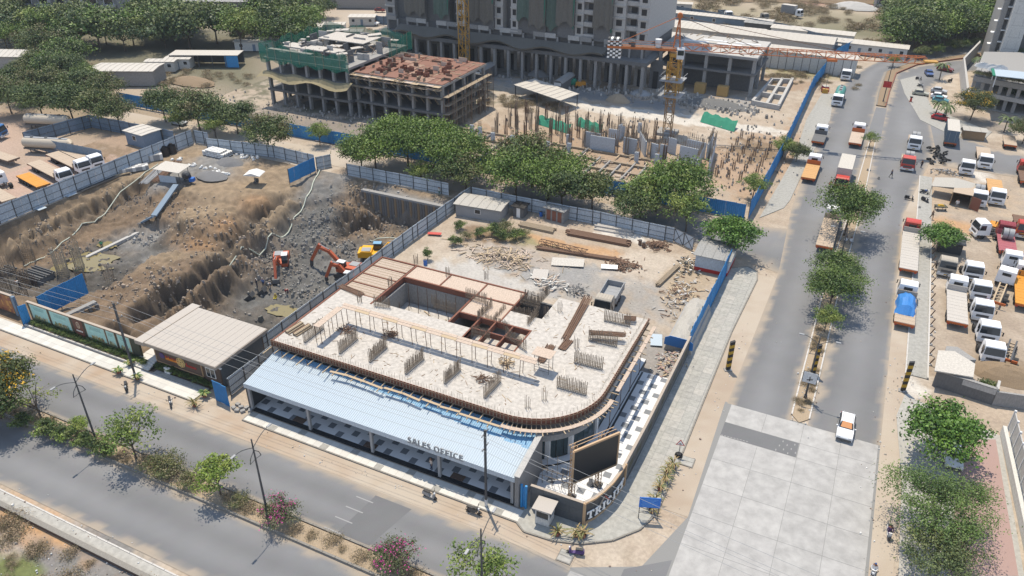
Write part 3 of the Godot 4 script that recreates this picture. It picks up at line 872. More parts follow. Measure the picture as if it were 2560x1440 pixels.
func fences() -> void:
	fence_run("long grey sheet metal fence between the lorry yard and the excavation", [v3(-133.6, 0, -56), v3(-133.6, 0, -116.6)], 3.2, "sheet_grey", 1.0, 1.55)
	fence_run("short grey sheet fence with angled corner behind the black water tanks", [v3(-133.4, 0, -117.2), v3(-129.6, 0, -117.4)], 2.9, "sheet_grey", 1.0)
	fence_run("grey sheet metal fence behind the stacked white sacks", [v3(-127.8, 0, -115.0), v3(-112, 0, -118.0), v3(-100.8, 0, -117.3)], 2.7, "sheet_grey", 1.0)
	fence_run("short return of grey sheets at the gate above the stone ramp", [v3(-99.7, 0, -116.4), v3(-98.1, 0, -119.2)], 2.7, "sheet_grey", 1.0)
	fence_run("bright blue sheet fence standing alone beside the stone ramp", [v3(-100.1, 0, -108.5), v3(-99.5, 0, -115.8)], 2.9, "sheet_blue", -1.0)
	fence_run("pale grey fence above the wall of bored piles", [v3(-92.3, 0, -116.8), v3(-69.2, 0, -117.2)], 2.5, "sheet_grey", 1.0)
	fence_run("long grey fence between the excavation and the unfinished deck", [v3(-64.6, 0, -117.6), v3(-65.3, 0, -98), v3(-65.8, 0, -58)], 2.6, "sheet_grey", -1.0)
	fence_run("grey green fence behind the steel store with huts before it", [v3(-64.2, 0, -117.2), v3(-51.9, 0, -117.4), v3(-38.8, 0, -117.7), v3(-25.5, 0, -117.2)], 2.6, "sheet_grey", 1.0)
	var g := thing("site_gate", "grey framed metal gate with crossed bracing beside the grey roofed cabin", "gate", v3(-25.4, 0, -117.3))
	var b := v3(-21.6, 0, -115.4) - v3(-25.4, 0, -117.3)
	for q in 2:
		var p0 := b * (q * 0.5)
		var p1 := b * (q * 0.5 + 0.48)
		var lf := part("leaf", mb().bar(p0 + Y * 1.25, p1 + Y * 1.25, 2.4, 0.03), "sheet_grey1", g)
		lf.mesh = mb().sweep(PackedVector2Array([v2(0, 0.1), v2(1, 0.1), v2(1, 2.5), v2(0, 2.5)]), p0, p1 - p0, Y, b.cross(Y).normalized() * 0.03).mesh()
		var s := b.cross(Y).normalized() * 0.07
		for e in [[0.1, 0.1, 1.0, 0.1], [0, 2.5, 1, 2.5], [0, 0.1, 0, 2.5], [1, 0.1, 1, 2.5], [0, 0.1, 1, 2.5], [0, 2.5, 1, 0.1]]:
			part("bar", mb().bar(p0.lerp(p1, e[0]) + Y * e[1] + s, p0.lerp(p1, e[2]) + Y * e[3] + s, 0.07), "steel_dark", g)
	fence_run("tall blue sheet fence along the footpath in front of the grey cabin", [v3(-14.9, 0, -112), v3(-14.9, 0, -86)], 3.6, "sheet_blue", 1.0, 1.4)
	fence_run("long bright blue fence behind the street trees", [v3(-172, 0, -129.8), v3(-68, 0, -130.5), v3(-16.4, 0, -131.5)], 2.9, "sheet_blue", -1.0, 1.8)
	fence_run("tall slate blue fence following the side road past the foundations", [v3(-15.7, 0, -131.8), v3(-15.3, 0, -164), v3(-16.0, 0, -222), v3(-13.6, 0, -258), v3(-10, 0, -272)], 3.6, "sheet_blue", -1.0, 2.0)
	fence_run("slate blue fence closing the small dug plot towards the lorries", [v3(-164.5, 0, -99.2), v3(-153.5, 0, -98.7), v3(-146.2, 0, -99.3), v3(-140.7, 0, -99.3)], 3.0, "sheet_slate", -1.0)
	fence_run("slate fence on the far side of the small dug plot beside the tankers", [v3(-165.1, 0, -99.4), v3(-162.8, 0, -114.1)], 3.0, "sheet_slate", 1.0, 1.7)
	fence_run("slate fence of the small dug plot along the tree lined lane", [v3(-162.8, 0, -114.2), v3(-150.0, 0, -114.4), v3(-136.9, 0, -114.6)], 3.0, "sheet_slate", 1.0, 1.7)
	fence_run("blue sheet fence beside the reinforcement columns behind the posters", [v3(-99.7, 0, -54.5), v3(-99.7, 0, -62.0)], 3.4, "sheet_blue", -1.0, 1.6)
	fence_run("grey panel fence between the brown sales office and the blue roofed shed", [v3(-63.2, 0, -52.6), v3(-63.2, 0, -66)], 2.6, "sheet_grey", 1.0, 1.4)
	fence_run("small blue sheet gate beside the brown sales office", [v3(-64.2, 0, -51.2), v3(-61.8, 0, -51.0)], 3.0, "sheet_blue", -1.0, 0.8)
	fence_run("narrow blue sheet gate beside the poster wall", [v3(-100.1, 0, -51.8), v3(-99.7, 0, -52.8)], 3.2, "sheet_blue", -1.0, 0.8)
	fence_run("grey fence running across the yard beyond the pale roofed sheds", [v3(-79.8, 0, -301.0), v3(-34.6, 0, -286.5), v3(-12.8, 0, -269.5)], 3.6, "sheet_slate", 1.0, 3.0)
	fence_run("grey boundary fence beside the far hut and the netted tower", [v3(-167.6, 0, -236.2), v3(-159.5, 0, -236.7)], 3.0, "sheet_slate", 1.0, 2.0)

const DH := 6.4

func deck_edge() -> Array:
	var e := [v3(-59.5, 0, -57.2), v3(-28, 0, -57.2)]
	for q in range(1, 13):
		var a := PI / 2 * q / 13.0
		e.append(v3(-28 + sin(a) * 8.3, 0, -65.5 + cos(a) * 8.3))
	e.append(v3(-19.7, 0, -65.5))
	e.append(v3(-19.7, 0, -82))
	return e

func offset_path(e: Array, d: float) -> Array:
	var r := []
	for q in e.size():
		var t: Vector3 = (e[mini(q + 1, e.size() - 1)] - e[maxi(q - 1, 0)]).normalized()
		r.append(e[q] + v3(-t.z, 0, t.x) * d)
	return r

func wall_path(m: MB, e: Array, th: float, y0: float, y1: float) -> MB:
	var o := offset_path(e, th / 2)
	var i := offset_path(e, -th / 2)
	for q in e.size() - 1:
		m.loft([[o[q] + Y * y0, o[q] + Y * y1, i[q] + Y * y1, i[q] + Y * y0], [o[q + 1] + Y * y0, o[q + 1] + Y * y1, i[q + 1] + Y * y1, i[q + 1] + Y * y0]])
	return m

func cage(m: MB, a: Vector3, b: Vector3, h: float, step: float, wide := 0.12, lean := 0.03) -> MB:
	var n := int((b - a).length() / step)
	var s := (b - a).cross(Y).normalized() * wide
	for q in n + 1:
		for e in [-1, 1]:
			var p: Vector3 = a.lerp(b, float(q) / n) + s * e
			m.bar(p, p + v3(rng.randf_range(-lean, lean), h * rng.randf_range(0.85, 1.1), rng.randf_range(-lean, lean)), 0.045)
	for y in [0.3, 0.75]:
		m.bar(a + s + Y * y, b + s + Y * y, 0.03)
		m.bar(a - s + Y * y, b - s + Y * y, 0.03)
	return m

func prop_post(o: Node, p: Vector3, h: float) -> void:
	part("prop", mb().tube(p, p + Y * h, 0.045, 0.04, 5), "rust", o)

func main_building() -> void:
	var o := thing("unfinished_building", "unfinished concrete building with a pale deck, rounded corner and reinforcement standing on it", "building", Vector3.ZERO)
	var e := deck_edge()
	var front := e.slice(0, e.size() - 1)
	front.append(v3(-19.7, 0, -68))
	front.append(v3(-59.5, 0, -68))
	part("deck", mb().prism(front, DH - 0.35, DH), "deck", o)
	for r in [[-59.5, -53.6, -71.0, -68.0], [-53.6, -39.0, -70.4, -68.0], [-32.0, -19.7, -82.0, -68.0], [-36.4, -32.0, -76.2, -73.2]]:
		part("deck", mb().bx(v3(r[0], DH - 0.35, r[2]), v3(r[1], DH, r[3])), "deck", o)
	for q in 4:
		part("ply_bay", mb().bx(v3(-59.4, DH - 0.45, -81.0 + q * 2.5), v3(-54.0, DH - 0.12, -78.75 + q * 2.5)), "ply", o)
		for k in 11:
			part("plank", mb().bx(v3(-59.4, DH - 0.12, -80.98 + q * 2.5 + k * 0.2), v3(-54.0, DH - 0.1 + (k % 3) * 0.008, -80.8 + q * 2.5 + k * 0.2)), ["ply", "timber_old", "ply"][k % 3], o)
		part("beam_form", mb().bx(v3(-59.4, DH - 0.7, -78.72 + q * 2.5), v3(-54.0, DH - 0.03, -78.55 + q * 2.5)), "ply_red", o)
	for q in 3:
		part("ply_bay", mb().bx(v3(-53.5 + q * 5.7, DH - 0.4, -81.0), v3(-48.1 + q * 5.7, DH - 0.06, -77.8)), "ply", o)
		part("beam_form", mb().bx(v3(-48.05 + q * 5.7, DH - 0.7, -81.0), v3(-47.85 + q * 5.7, DH, -77.8)), "ply_red", o)
	part("ply_bay", mb().bx(v3(-42.2, DH - 0.4, -77.5), v3(-36.6, DH - 0.07, -73.2)), "ply", o)
	for r in [[-53.75, -53.5, -81.0, -69.6], [-53.5, -36.4, -77.75, -77.5], [-42.45, -42.2, -77.5, -70.4], [-42.2, -32.0, -73.2, -72.95], [-36.6, -36.4, -81.0, -73.2], [-59.4, -36.4, -81.25, -81.02], [-39.2, -39.0, -72.9, -68.0], [-32.2, -32.0, -72.9, -68.0], [-37.0, -36.8, -72.9, -68.2], [-34.6, -34.4, -72.9, -68.2], [-39.0, -32.2, -70.6, -70.4], [-59.65, -59.42, -81.2, -57.2]]:
		part("beam_form", mb().bx(v3(r[0], DH - 0.75, r[2]), v3(r[1], DH + 0.06, r[3])), "ply_red", o)
	part("lower_floor", mb().bx(v3(-53.4, 2.2, -77.4), v3(-32.2, 2.5, -68.1)), "deck", o)
	part("shaft_wall", mb().bx(v3(-53.45, 2.5, -77.45), v3(-53.2, DH - 0.8, -70.4)), "concrete", o)
	part("shaft_wall", mb().bx(v3(-53.2, 2.5, -70.62), v3(-39.2, DH - 0.4, -70.42)), "concrete", o)
	part("shaft_wall", mb().bx(v3(-53.2, 2.5, -77.7), v3(-42.4, DH - 0.8, -77.46)), "concrete", o)
	part("shaft_wall", mb().bx(v3(-42.4, 2.5, -77.46), v3(-42.15, DH - 0.8, -70.7)), "concrete_dark", o)
	part("shaft_floor", mb().bx(v3(-39, 4.6, -72.9), v3(-32.2, 4.8, -68.1)), "deck", o)
	for q in 14:
		prop_post(o, v3(-52.5 + q % 7 * 1.5, 2.5, -76.9 + q / 7 * 4.6), 3.4)
	for q in 30:
		part("loose_bar", mb().bar(v3(-52.6 + q * 0.32, 2.7, -72.9), v3(-52.7 + q * 0.32, 3.0, -70.9 + rng.randf() * 0.3), 0.06), "rebar", o)
	for q in 6:
		var p := v3(-51 + q * 1.3, 2.6, -75.8 + rng.randf() * 1.5)
		part("loose_plank", mb().bar(p, p + v3(rng.randf_range(-1.5, 1.5), 0.02, rng.randf_range(-0.8, 0.8)), 0.15, 0.04), "timber", o)
	var w := offset_path(e, -1.0)
	part("wall", wall_path(mb(), w, 0.25, 3.5, DH - 0.35), "concrete_dark", o)
	part("wall", mb().bx(v3(-58.9, -6.0, -81.2), v3(-58.6, DH - 0.5, -58.1)), "concrete_dark", o)
	part("wall", mb().bx(v3(-58.6, 0, -81.2), v3(-20.7, DH - 0.8, -80.9)), "concrete_dark", o)
	part("wall", mb().bx(v3(-58.6, 0, -58.5), v3(-24.2, 3.5, -58.25)), "dark_wall", o)
	var arc := offset_path(e.slice(1), -0.75)
	part("fascia", wall_path(mb(), arc, 0.5, 3.0, 3.75), "concrete_pale", o)
	part("plinth", wall_path(mb(), offset_path(e.slice(1), -0.2), 0.9, 0.0, 0.32), "tile_white", o)
	part("plinth_band", wall_path(mb(), offset_path(e.slice(1), 0.28), 0.06, 0.0, 0.3), "black_strip", o)
	for q in arc.size() - 1:
		var n := maxi(1, int((arc[q + 1] - arc[q]).length() / 1.5))
		for k in n:
			part("pane", wall_path(mb(), [arc[q].lerp(arc[q + 1], (k + 0.03) / n), arc[q].lerp(arc[q + 1], (k + 0.97) / n)], 0.05, 0.3, 3.0), "glass_tint", o)
	for q in [0, 5, 8, 13]:
		part("pier", mb().bx(arc[q] + v3(-0.25, 0.3, -0.25), arc[q] + v3(0.25, 3.02, 0.3)), "white", o)
	var out := offset_path(e, 0.05)
	part("edge_form", wall_path(mb(), out, 0.06, DH - 0.5, DH + 0.3), "ply_red", o)
	var bt := mb()
	var pl := offset_path(e, 0.95)
	var wal := mb()
	for q in e.size() - 1:
		var a: Vector3 = out[q]
		var b: Vector3 = out[q + 1]
		var n := maxi(1, int((b - a).length() / 0.42))
		var nn := v3(-(b - a).z, 0, (b - a).x).normalized()
		for k in n:
			var p := a.lerp(b, float(k) / n)
			bt.box(p + nn * 0.08 + Y * (DH - 0.1), v3(0.07, 0.82, 0.1), Basis(Y, atan2(nn.x, nn.z)))
			if k % 3 == 0 or n < 3:
				var ln := rng.randf_range(1.1, 1.75)
				part("joist", mb().bar(p - nn * 0.9 + Y * (DH - 0.72), p + nn * ln + Y * (DH - 0.78 + rng.randf_range(-0.06, 0.1)), 0.1, 0.12), ["timber", "timber_old", "timber"][k % 3], o)
			if k % 9 == 4:
				prop_post(o, p + nn * 0.3, DH - 0.8)
		wal.bar(a + nn * 0.14 + Y * (DH + 0.18), b + nn * 0.14 + Y * (DH + 0.18), 0.06, 0.1)
		wal.bar(a + nn * 0.14 + Y * (DH - 0.38), b + nn * 0.14 + Y * (DH - 0.38), 0.06, 0.1)
		if q != 0 and q != e.size() - 2:
			part("edge_plank", wall_path(mb(), [pl[q], pl[q + 1]], 0.5, DH - 0.66, DH - 0.62), "ply", o)
	for q in 9:
		part("edge_plank", mb().bar(v3(-50 + q * 2.45, DH - 0.62, -56.3 + rng.randf_range(-0.1, 0.3)), v3(-47.6 + q * 2.45, DH - 0.62, -56.3 + rng.randf_range(-0.1, 0.3)), 0.3, 0.05), "timber", o)
	for q in 7:
		part("edge_plank", mb().bar(v3(-18.7, DH - 0.5, -67 - q * 2.1), v3(-18.7, DH - 0.5, -69 - q * 2.1), 0.45, 0.06), "ply", o)
	part("edge_battens", bt, "timber_old", o)
	part("edge_walings", wal, "rust", o)
	for q in [[v3(-55.7, 6.4, -58.7), v3(-55.6, 6.4, -62.2)], [v3(-50.5, 6.4, -58.7), v3(-50.4, 6.4, -62.1)], [v3(-46.3, 6.4, -58.8), v3(-46.2, 6.4, -62.2)], [v3(-41.3, 6.4, -58.7), v3(-41.0, 6.4, -62.1)], [v3(-36.4, 6.4, -59.1), v3(-36.1, 6.4, -62.1)], [v3(-31.2, 6.4, -58.8), v3(-31.0, 6.4, -62.2)], [v3(-24.8, 6.4, -64.1), v3(-21.4, 6.4, -64.2)], [v3(-24.8, 6.4, -69.3), v3(-21.4, 6.4, -69.4)], [v3(-24.9, 6.4, -74.3), v3(-21.4, 6.4, -74.5)], [v3(-24.7, 6.4, -79.3), v3(-21.4, 6.4, -79.5)]]:
		part("wall_kicker", mb().bar(q[0] + Y * 0.06, q[1] + Y * 0.06, 0.28, 0.16), "concrete", o)
		part("starter_bars", cage(mb(), q[0], q[1], 1.75, 0.2), "rebar", o)
	for q in [[v3(-52.9, 6.4, -69.4), v3(-50.8, 6.4, -69.9)], [v3(-38.6, 5.4, -73.4), v3(-35.2, 5.4, -73.0)], [v3(-34.2, 6.4, -70.4), v3(-30.9, 6.4, -68.9)], [v3(-36.0, 6.4, -78.3), v3(-33.2, 6.4, -78.3)], [v3(-43.1, 6.4, -76.5), v3(-40.0, 6.4, -76.3)], [v3(-36.2, 5.6, -76.3), v3(-33.5, 5.6, -76.6)], [v3(-36.2, 6, -80.0), v3(-34.2, 6, -80.1)], [v3(-39.3, 6, -72.6), v3(-39.2, 6, -76.3)], [v3(-37.4, 5.4, -73.4), v3(-37.4, 5.4, -76.6)], [v3(-38.5, 6, -69.4), v3(-36.1, 6, -69.6)], [v3(-33.0, 6, -74.1), v3(-33.0, 6, -77.2)], [v3(-46.5, 5.4, -73.8), v3(-43.2, 5.4, -73.8)], [v3(-34.0, 6, -79.4), v3(-33.9, 6, -82.9)]]:
		part("starter_bars", cage(mb(), q[0], q[1], 1.6, 0.2, 0.1, 0.06), "rebar", o)
	for q in [v3(-53.9, 6.4, -74.7), v3(-55.2, 6.4, -69.4), v3(-46.2, 6.4, -73.3), v3(-54.0, 6.4, -81.5), v3(-42.9, 6.4, -81.9), v3(-31.8, 6.4, -77.1), v3(-30.6, 6.4, -78.8), v3(-25.7, 6.4, -72.2), v3(-48.2, 6.4, -80.5), v3(-26.3, 6.4, -59.4), v3(-25.2, 6.4, -61.4)]:
		var k := mb()
		for a in 8:
			k.bar(q + v3(cos(a * 0.785) * 0.28, 0, sin(a * 0.785) * 0.28), q + v3(cos(a * 0.785) * 0.3, rng.randf_range(1.0, 1.7), sin(a * 0.785) * 0.3), 0.04)
		part("column_bars", k, "rebar", o)
	var eb := mb()
	var inn := offset_path(e, -0.5)
	for q in e.size() - 1:
		var n := maxi(1, int((inn[q + 1] - inn[q]).length() / 0.35))
		for k in n:
			var p: Vector3 = inn[q].lerp(inn[q + 1], float(k) / n) + Y * DH
			eb.bar(p, p + v3(rng.randf_range(-0.06, 0.06), rng.randf_range(0.35, 0.7), rng.randf_range(-0.06, 0.06)), 0.025)
	part("edge_bars", eb, "rebar_pale", o)

	var gw := thing("plank_gangway", "long plank gangway on thin props above the pale deck", "gangway", Vector3.ZERO)
	for q in 13:
		part("plank", mb().box(v3(-53.2 + q * 2.05, 8.9 + (q % 2) * 0.03, -64.9 + q * 0.02), v3(2.0, 0.06, 0.5)), "ply", gw)
		part("plank", mb().box(v3(-53.0 + q * 2.05, 8.9 + (q % 2) * 0.03, -64.35 + q * 0.02), v3(2.0, 0.06, 0.5)), ["ply", "timber"][q % 2], gw)
		for s in [-65.1, -64.2]:
			var p := v3(-54.0 + q * 2.05, DH, s + q * 0.02)
			part("prop", mb().tube(p, p + v3(rng.randf_range(-0.15, 0.15), 2.47, 0), 0.04, 0.04, 5), "rust", gw)
	for q in 3:
		part("plank", mb().box(v3(-54.0, 8.95, -63.2 + q * 1.6), v3(0.9, 0.06, 1.58)), "ply", gw)
		for s in [-0.4, 0.4]:
			var p := v3(-54.0 + s, DH, -62.6 + q * 1.6)
			part("prop", mb().tube(p, p + Y * 2.5, 0.04, 0.04, 5), "rust", gw)
	var sc := thing("access_scaffold", "small scaffold frame with a pink board beside the plank gangway", "scaffold", v3(-27.5, 6.4, -66.4))
	for a in [v3(-0.9, 0, -0.6), v3(0.9, 0, -0.6), v3(0.9, 0, 0.6), v3(-0.9, 0, 0.6)]:
		part("standard", mb().tube(a, a + Y * 2.4, 0.035, 0.035, 5), "steel_dark", sc)
	part("board", mb().box(v3(0, 2.43, 0), v3(2.4, 0.05, 1.7)), "ply", sc)
	for q in 6:
		part("rung", mb().bar(v3(-0.9, 0.3 + q * 0.36, 0.6), v3(0.9, 0.3 + q * 0.36, 0.6), 0.03), "steel_dark", sc)

	var lb := ["brown bundle of steel bars lying across the deck behind the gangway", "brown bundle of steel bars pointing at the tipper lorry", "short brown bundle of steel bars in the middle of the deck", "curved bundle of brown bars lying on a rebar wall", "bundle of steel bars on the rear corner of the deck", "dark bundle of bars lying in a boarded bay of the deck"]
	var bs := [[v3(-28.4, 6.45, -67.6), v3(-28.5, 6.45, -71.2)], [v3(-27.6, 6.45, -73.5), v3(-28.5, 6.6, -83.3)], [v3(-27.1, 6.45, -71.0), v3(-27.0, 6.45, -73.3)], [v3(-24.9, 7.3, -74.7), v3(-21.0, 7.3, -76.0)], [v3(-22.4, 6.9, -80.3), v3(-21.0, 6.9, -80.7)], [v3(-59.9, 6.45, -71.6), v3(-55.9, 6.45, -70.9)]]
	for q in bs.size():
		var t := thing("steel_bundle", lb[q], "steel bars", bs[q][0], 0, "bundles of bars on the deck")
		var d: Vector3 = bs[q][1] - bs[q][0]
		var s := d.cross(Y).normalized()
		var k := mb()
		for a in 26:
			var off := s * ((a % 13) - 6) * 0.075 + Y * (a / 13 * 0.07 + rng.randf() * 0.05)
			var sh := d * rng.randf_range(-0.06, 0.06)
			k.bar(off + sh, off + d + sh + s * rng.randf_range(-0.15, 0.15), 0.06)
		part("bars", k, "rust", t)
	var hb := ["brown heap of tie wire coils at the left end of the gangway", "brown heap of rusty stirrups in front of the gangway", "small rust brown stack beside the nearest rebar walls", "fan of loose timber offcuts on the deck before the scaffold"]
	var hp := [v3(-52.6, 6.4, -63.0), v3(-47.1, 6.4, -64.5), v3(-32.9, 6.4, -61.5), v3(-31.8, 6.4, -65.7)]
	for q in 4:
		var t := thing("scrap_heap", hb[q], "scrap heap", hp[q], 0, "heaps on the deck")
		var k := mb()
		for a in 60:
			var p := v3(rng.randfn() * 0.45, absf(rng.randfn()) * 0.25 + 0.05, rng.randfn() * 0.35)
			k.bar(p, p + v3(rng.randf_range(-0.6, 0.6), rng.randf_range(-0.02, 0.25), rng.randf_range(-0.6, 0.6)), 0.06 if q < 3 else 0.09)
		part("scrap", k, "rust" if q < 3 else "timber", t)
	var ls := ["timber baulks stacked at the left edge of the deck", "second stack of round timbers beside the first rebar wall"]
	for q in 2:
		var t := thing("timber_stack", ls[q], "timber stack", [v3(-58.7, 6.4, -60.6), v3(-57.5, 6.4, -60.6)][q], -0.2)
		for a in 7:
			var c := v3((a % 4) * 0.2 - 0.3, 0.1 + a / 4 * 0.18, 0)
			part("baulk", mb().bar(c + v3(0.1, 0, 1.3), c + v3(-0.1, 0, -1.3), 0.16), ["timber_old", "rust", "timber"][a % 3], t)
	var deb := mb()
	for q in 230:
		var p := v3(rng.randf_range(-59, -28), DH + 0.02, rng.randf_range(-67.5, -58.2))
		var a := rng.randf() * TAU
		deb.col = [Color(0.42, 0.33, 0.22), Color(0.24, 0.17, 0.12), Color(0.62, 0.58, 0.52)][q % 3]
		var l := absf(rng.randfn()) * 0.35 + 0.1
		deb.bar(p, p + v3(cos(a) * l, 0.01, sin(a) * l), rng.randf_range(0.03, 0.1), 0.03)
	for q in 140:
		var p := v3(rng.randf_range(-32, -20), DH + 0.02, rng.randf_range(-81.5, -62))
		var a := rng.randf() * TAU
		var l := absf(rng.randfn()) * 0.5 + 0.1
		deb.col = [Color(0.42, 0.33, 0.22), Color(0.24, 0.17, 0.12), Color(0.62, 0.58, 0.52)][q % 3]
		deb.bar(p, p + v3(cos(a) * l, 0.01, sin(a) * l), rng.randf_range(0.03, 0.1), 0.03)
	stuff(tag(part("deck_debris", deb, "rubble_tint"), "scattered sticks and offcuts littering the pale deck", "debris"))

	shed()
	corner_plaza()

func letters(text: String, size: float, depth: float, serif: bool) -> TextMesh:
	var f := SystemFont.new()
	f.font_names = PackedStringArray(["Droid Serif" if serif else "Droid Sans"])
	f.font_weight = 700
	var t := TextMesh.new()
	t.text = text
	t.font = f
	t.font_size = 64
	t.pixel_size = size / 46.0
	t.depth = depth
	return t

func shed() -> void:
	var o := thing("shop_shed", "long open fronted shed with blue and white ribbed roof lettered sales office", "shed", v3(-41.6, 0, -54.5))
	var c := v3(41.6, 0, 54.5)
	var n := 34
	var x0 := -59.3
	var dx := 35.2 / n
	var a := v3(0, 3.95, -51.55)
	var b := v3(0, 5.05, -57.5)
	var nn := v3(0, b.z - a.z, -(b.y - a.y)).normalized() * -1.0
	for q in n:
		var k := 0.06 + 0.3 * float(q) / n + rng.randf_range(-0.02, 0.02)
		for s in 2:
			var p0 := a if s == 0 else a.lerp(b, 1.0 - k)
			var p1 := a.lerp(b, 1.0 - k) if s == 0 else b
			var m := mb()
			var poly := PackedVector2Array()
			for e in 4:
				var u := e * dx / 4
				poly.append_array([v2(u, 0), v2(u + dx * 0.13, 0), v2(u + dx * 0.155, 0.045), v2(u + dx * 0.205, 0.045), v2(u + dx * 0.23, 0)])
			poly.append(v2(dx - 0.004, 0))
			poly.append(v2(dx - 0.004, -0.03))
			poly.append(v2(0, -0.03))
			m.sweep(poly, p0 + v3(x0 + q * dx, 0, 0) + c, Vector3.RIGHT, nn, p1 - p0)
			part("roof_sheet", m, "shed_roof" if s == 0 else "shed_blue", o)
	part("fascia", mb().bx(c + v3(-59.4, 3.35, -51.75), c + v3(-24.0, 3.9, -51.55)), "sheet_grey1", o)
	part("end_wall", mb().sweep(PackedVector2Array([v2(0, 0), v2(5.9, 0), v2(5.9, 4.95), v2(0, 3.9)]), c + v3(-59.35, 0, -51.7), v3(0, 0, -1), Y, v3(0.25, 0, 0)), "dark_wall", o)
	part("end_wall", mb().sweep(PackedVector2Array([v2(0, 0), v2(5.9, 0), v2(5.9, 5.4), v2(0, 4.3)]), c + v3(-24.05, 0, -51.5), v3(0, 0, -1), Y, v3(0.45, 0, 0)), "stone_clad", o)
	part("wall_coping", mb().sweep(PackedVector2Array([v2(-0.05, 4.3), v2(5.95, 5.42), v2(5.95, 5.5), v2(-0.05, 4.38)]), c + v3(-24.15, 0, -51.5), v3(0, 0, -1), Y, v3(0.65, 0, 0)), "concrete_pale", o)
	for q in 5:
		part("column", mb().bx(c + v3(-58.9 + q * 8.62 - 0.16, 0, -51.95), c + v3(-58.9 + q * 8.62 + 0.16, 3.4, -51.65)), "steel_grey", o)
	part("back_wall", mb().bx(c + v3(-59.1, 0, -57.7), c + v3(-24.1, 4.9, -57.45)), "glass_dark", o)
	var fl := part("floor", mb().bx(c + v3(-59.0, -0.1, -57.4), c + v3(-24.1, 0.2, -51.75)), "tile_white", o)
	for q in 42:
		for e in 6:
			var x := -58.75 + q * 0.825
			var z := -57.35 + e * 0.87
			var dark := (q + 2 * (e % 2)) % 4 == 0
			part("tile", mb().bx(c + v3(x, 0.18, z), c + v3(x + 0.81, 0.206, z + 0.855)), "tile_grey" if dark else "tile_white", fl)
	part("black_channel", mb().bx(c + v3(-58.7, 0.0, -52.1), c + v3(-24.2, 0.225, -51.62)), "black_strip", o)
	for x in [-53.2, -43.2, -32.0]:
		part("channel_grate", mb().bx(c + v3(x, 0.1, -52.9), c + v3(x + 1.5, 0.3, -52.1)), "brown_wall", o)
	var t := part("lettering", letters("SALES OFFICE", 0.75, 0.12, false), "steel_grey", o, c + v3(-33.3, 4.22, -51.5))
	t.rotation.x = -0.1
	var g := thing("blue_gate_post", "blue painted corrugated gate posts beside the stone end of the shed", "gate post", v3(-23.2, 0, -51.8))
	for q in 2:
		part("post", mb().tube(v3(q * 0.5 - 0.2, 0.1, 0), v3(q * 0.5 - 0.2, 3.2, 0), 0.14, 0.14, 6), "sheet_blue1", g)
	part("panel", mb().bx(v3(-0.3, 0.1, -0.06), v3(0.4, 2.9, -0.02)), "sheet_blue0", g)

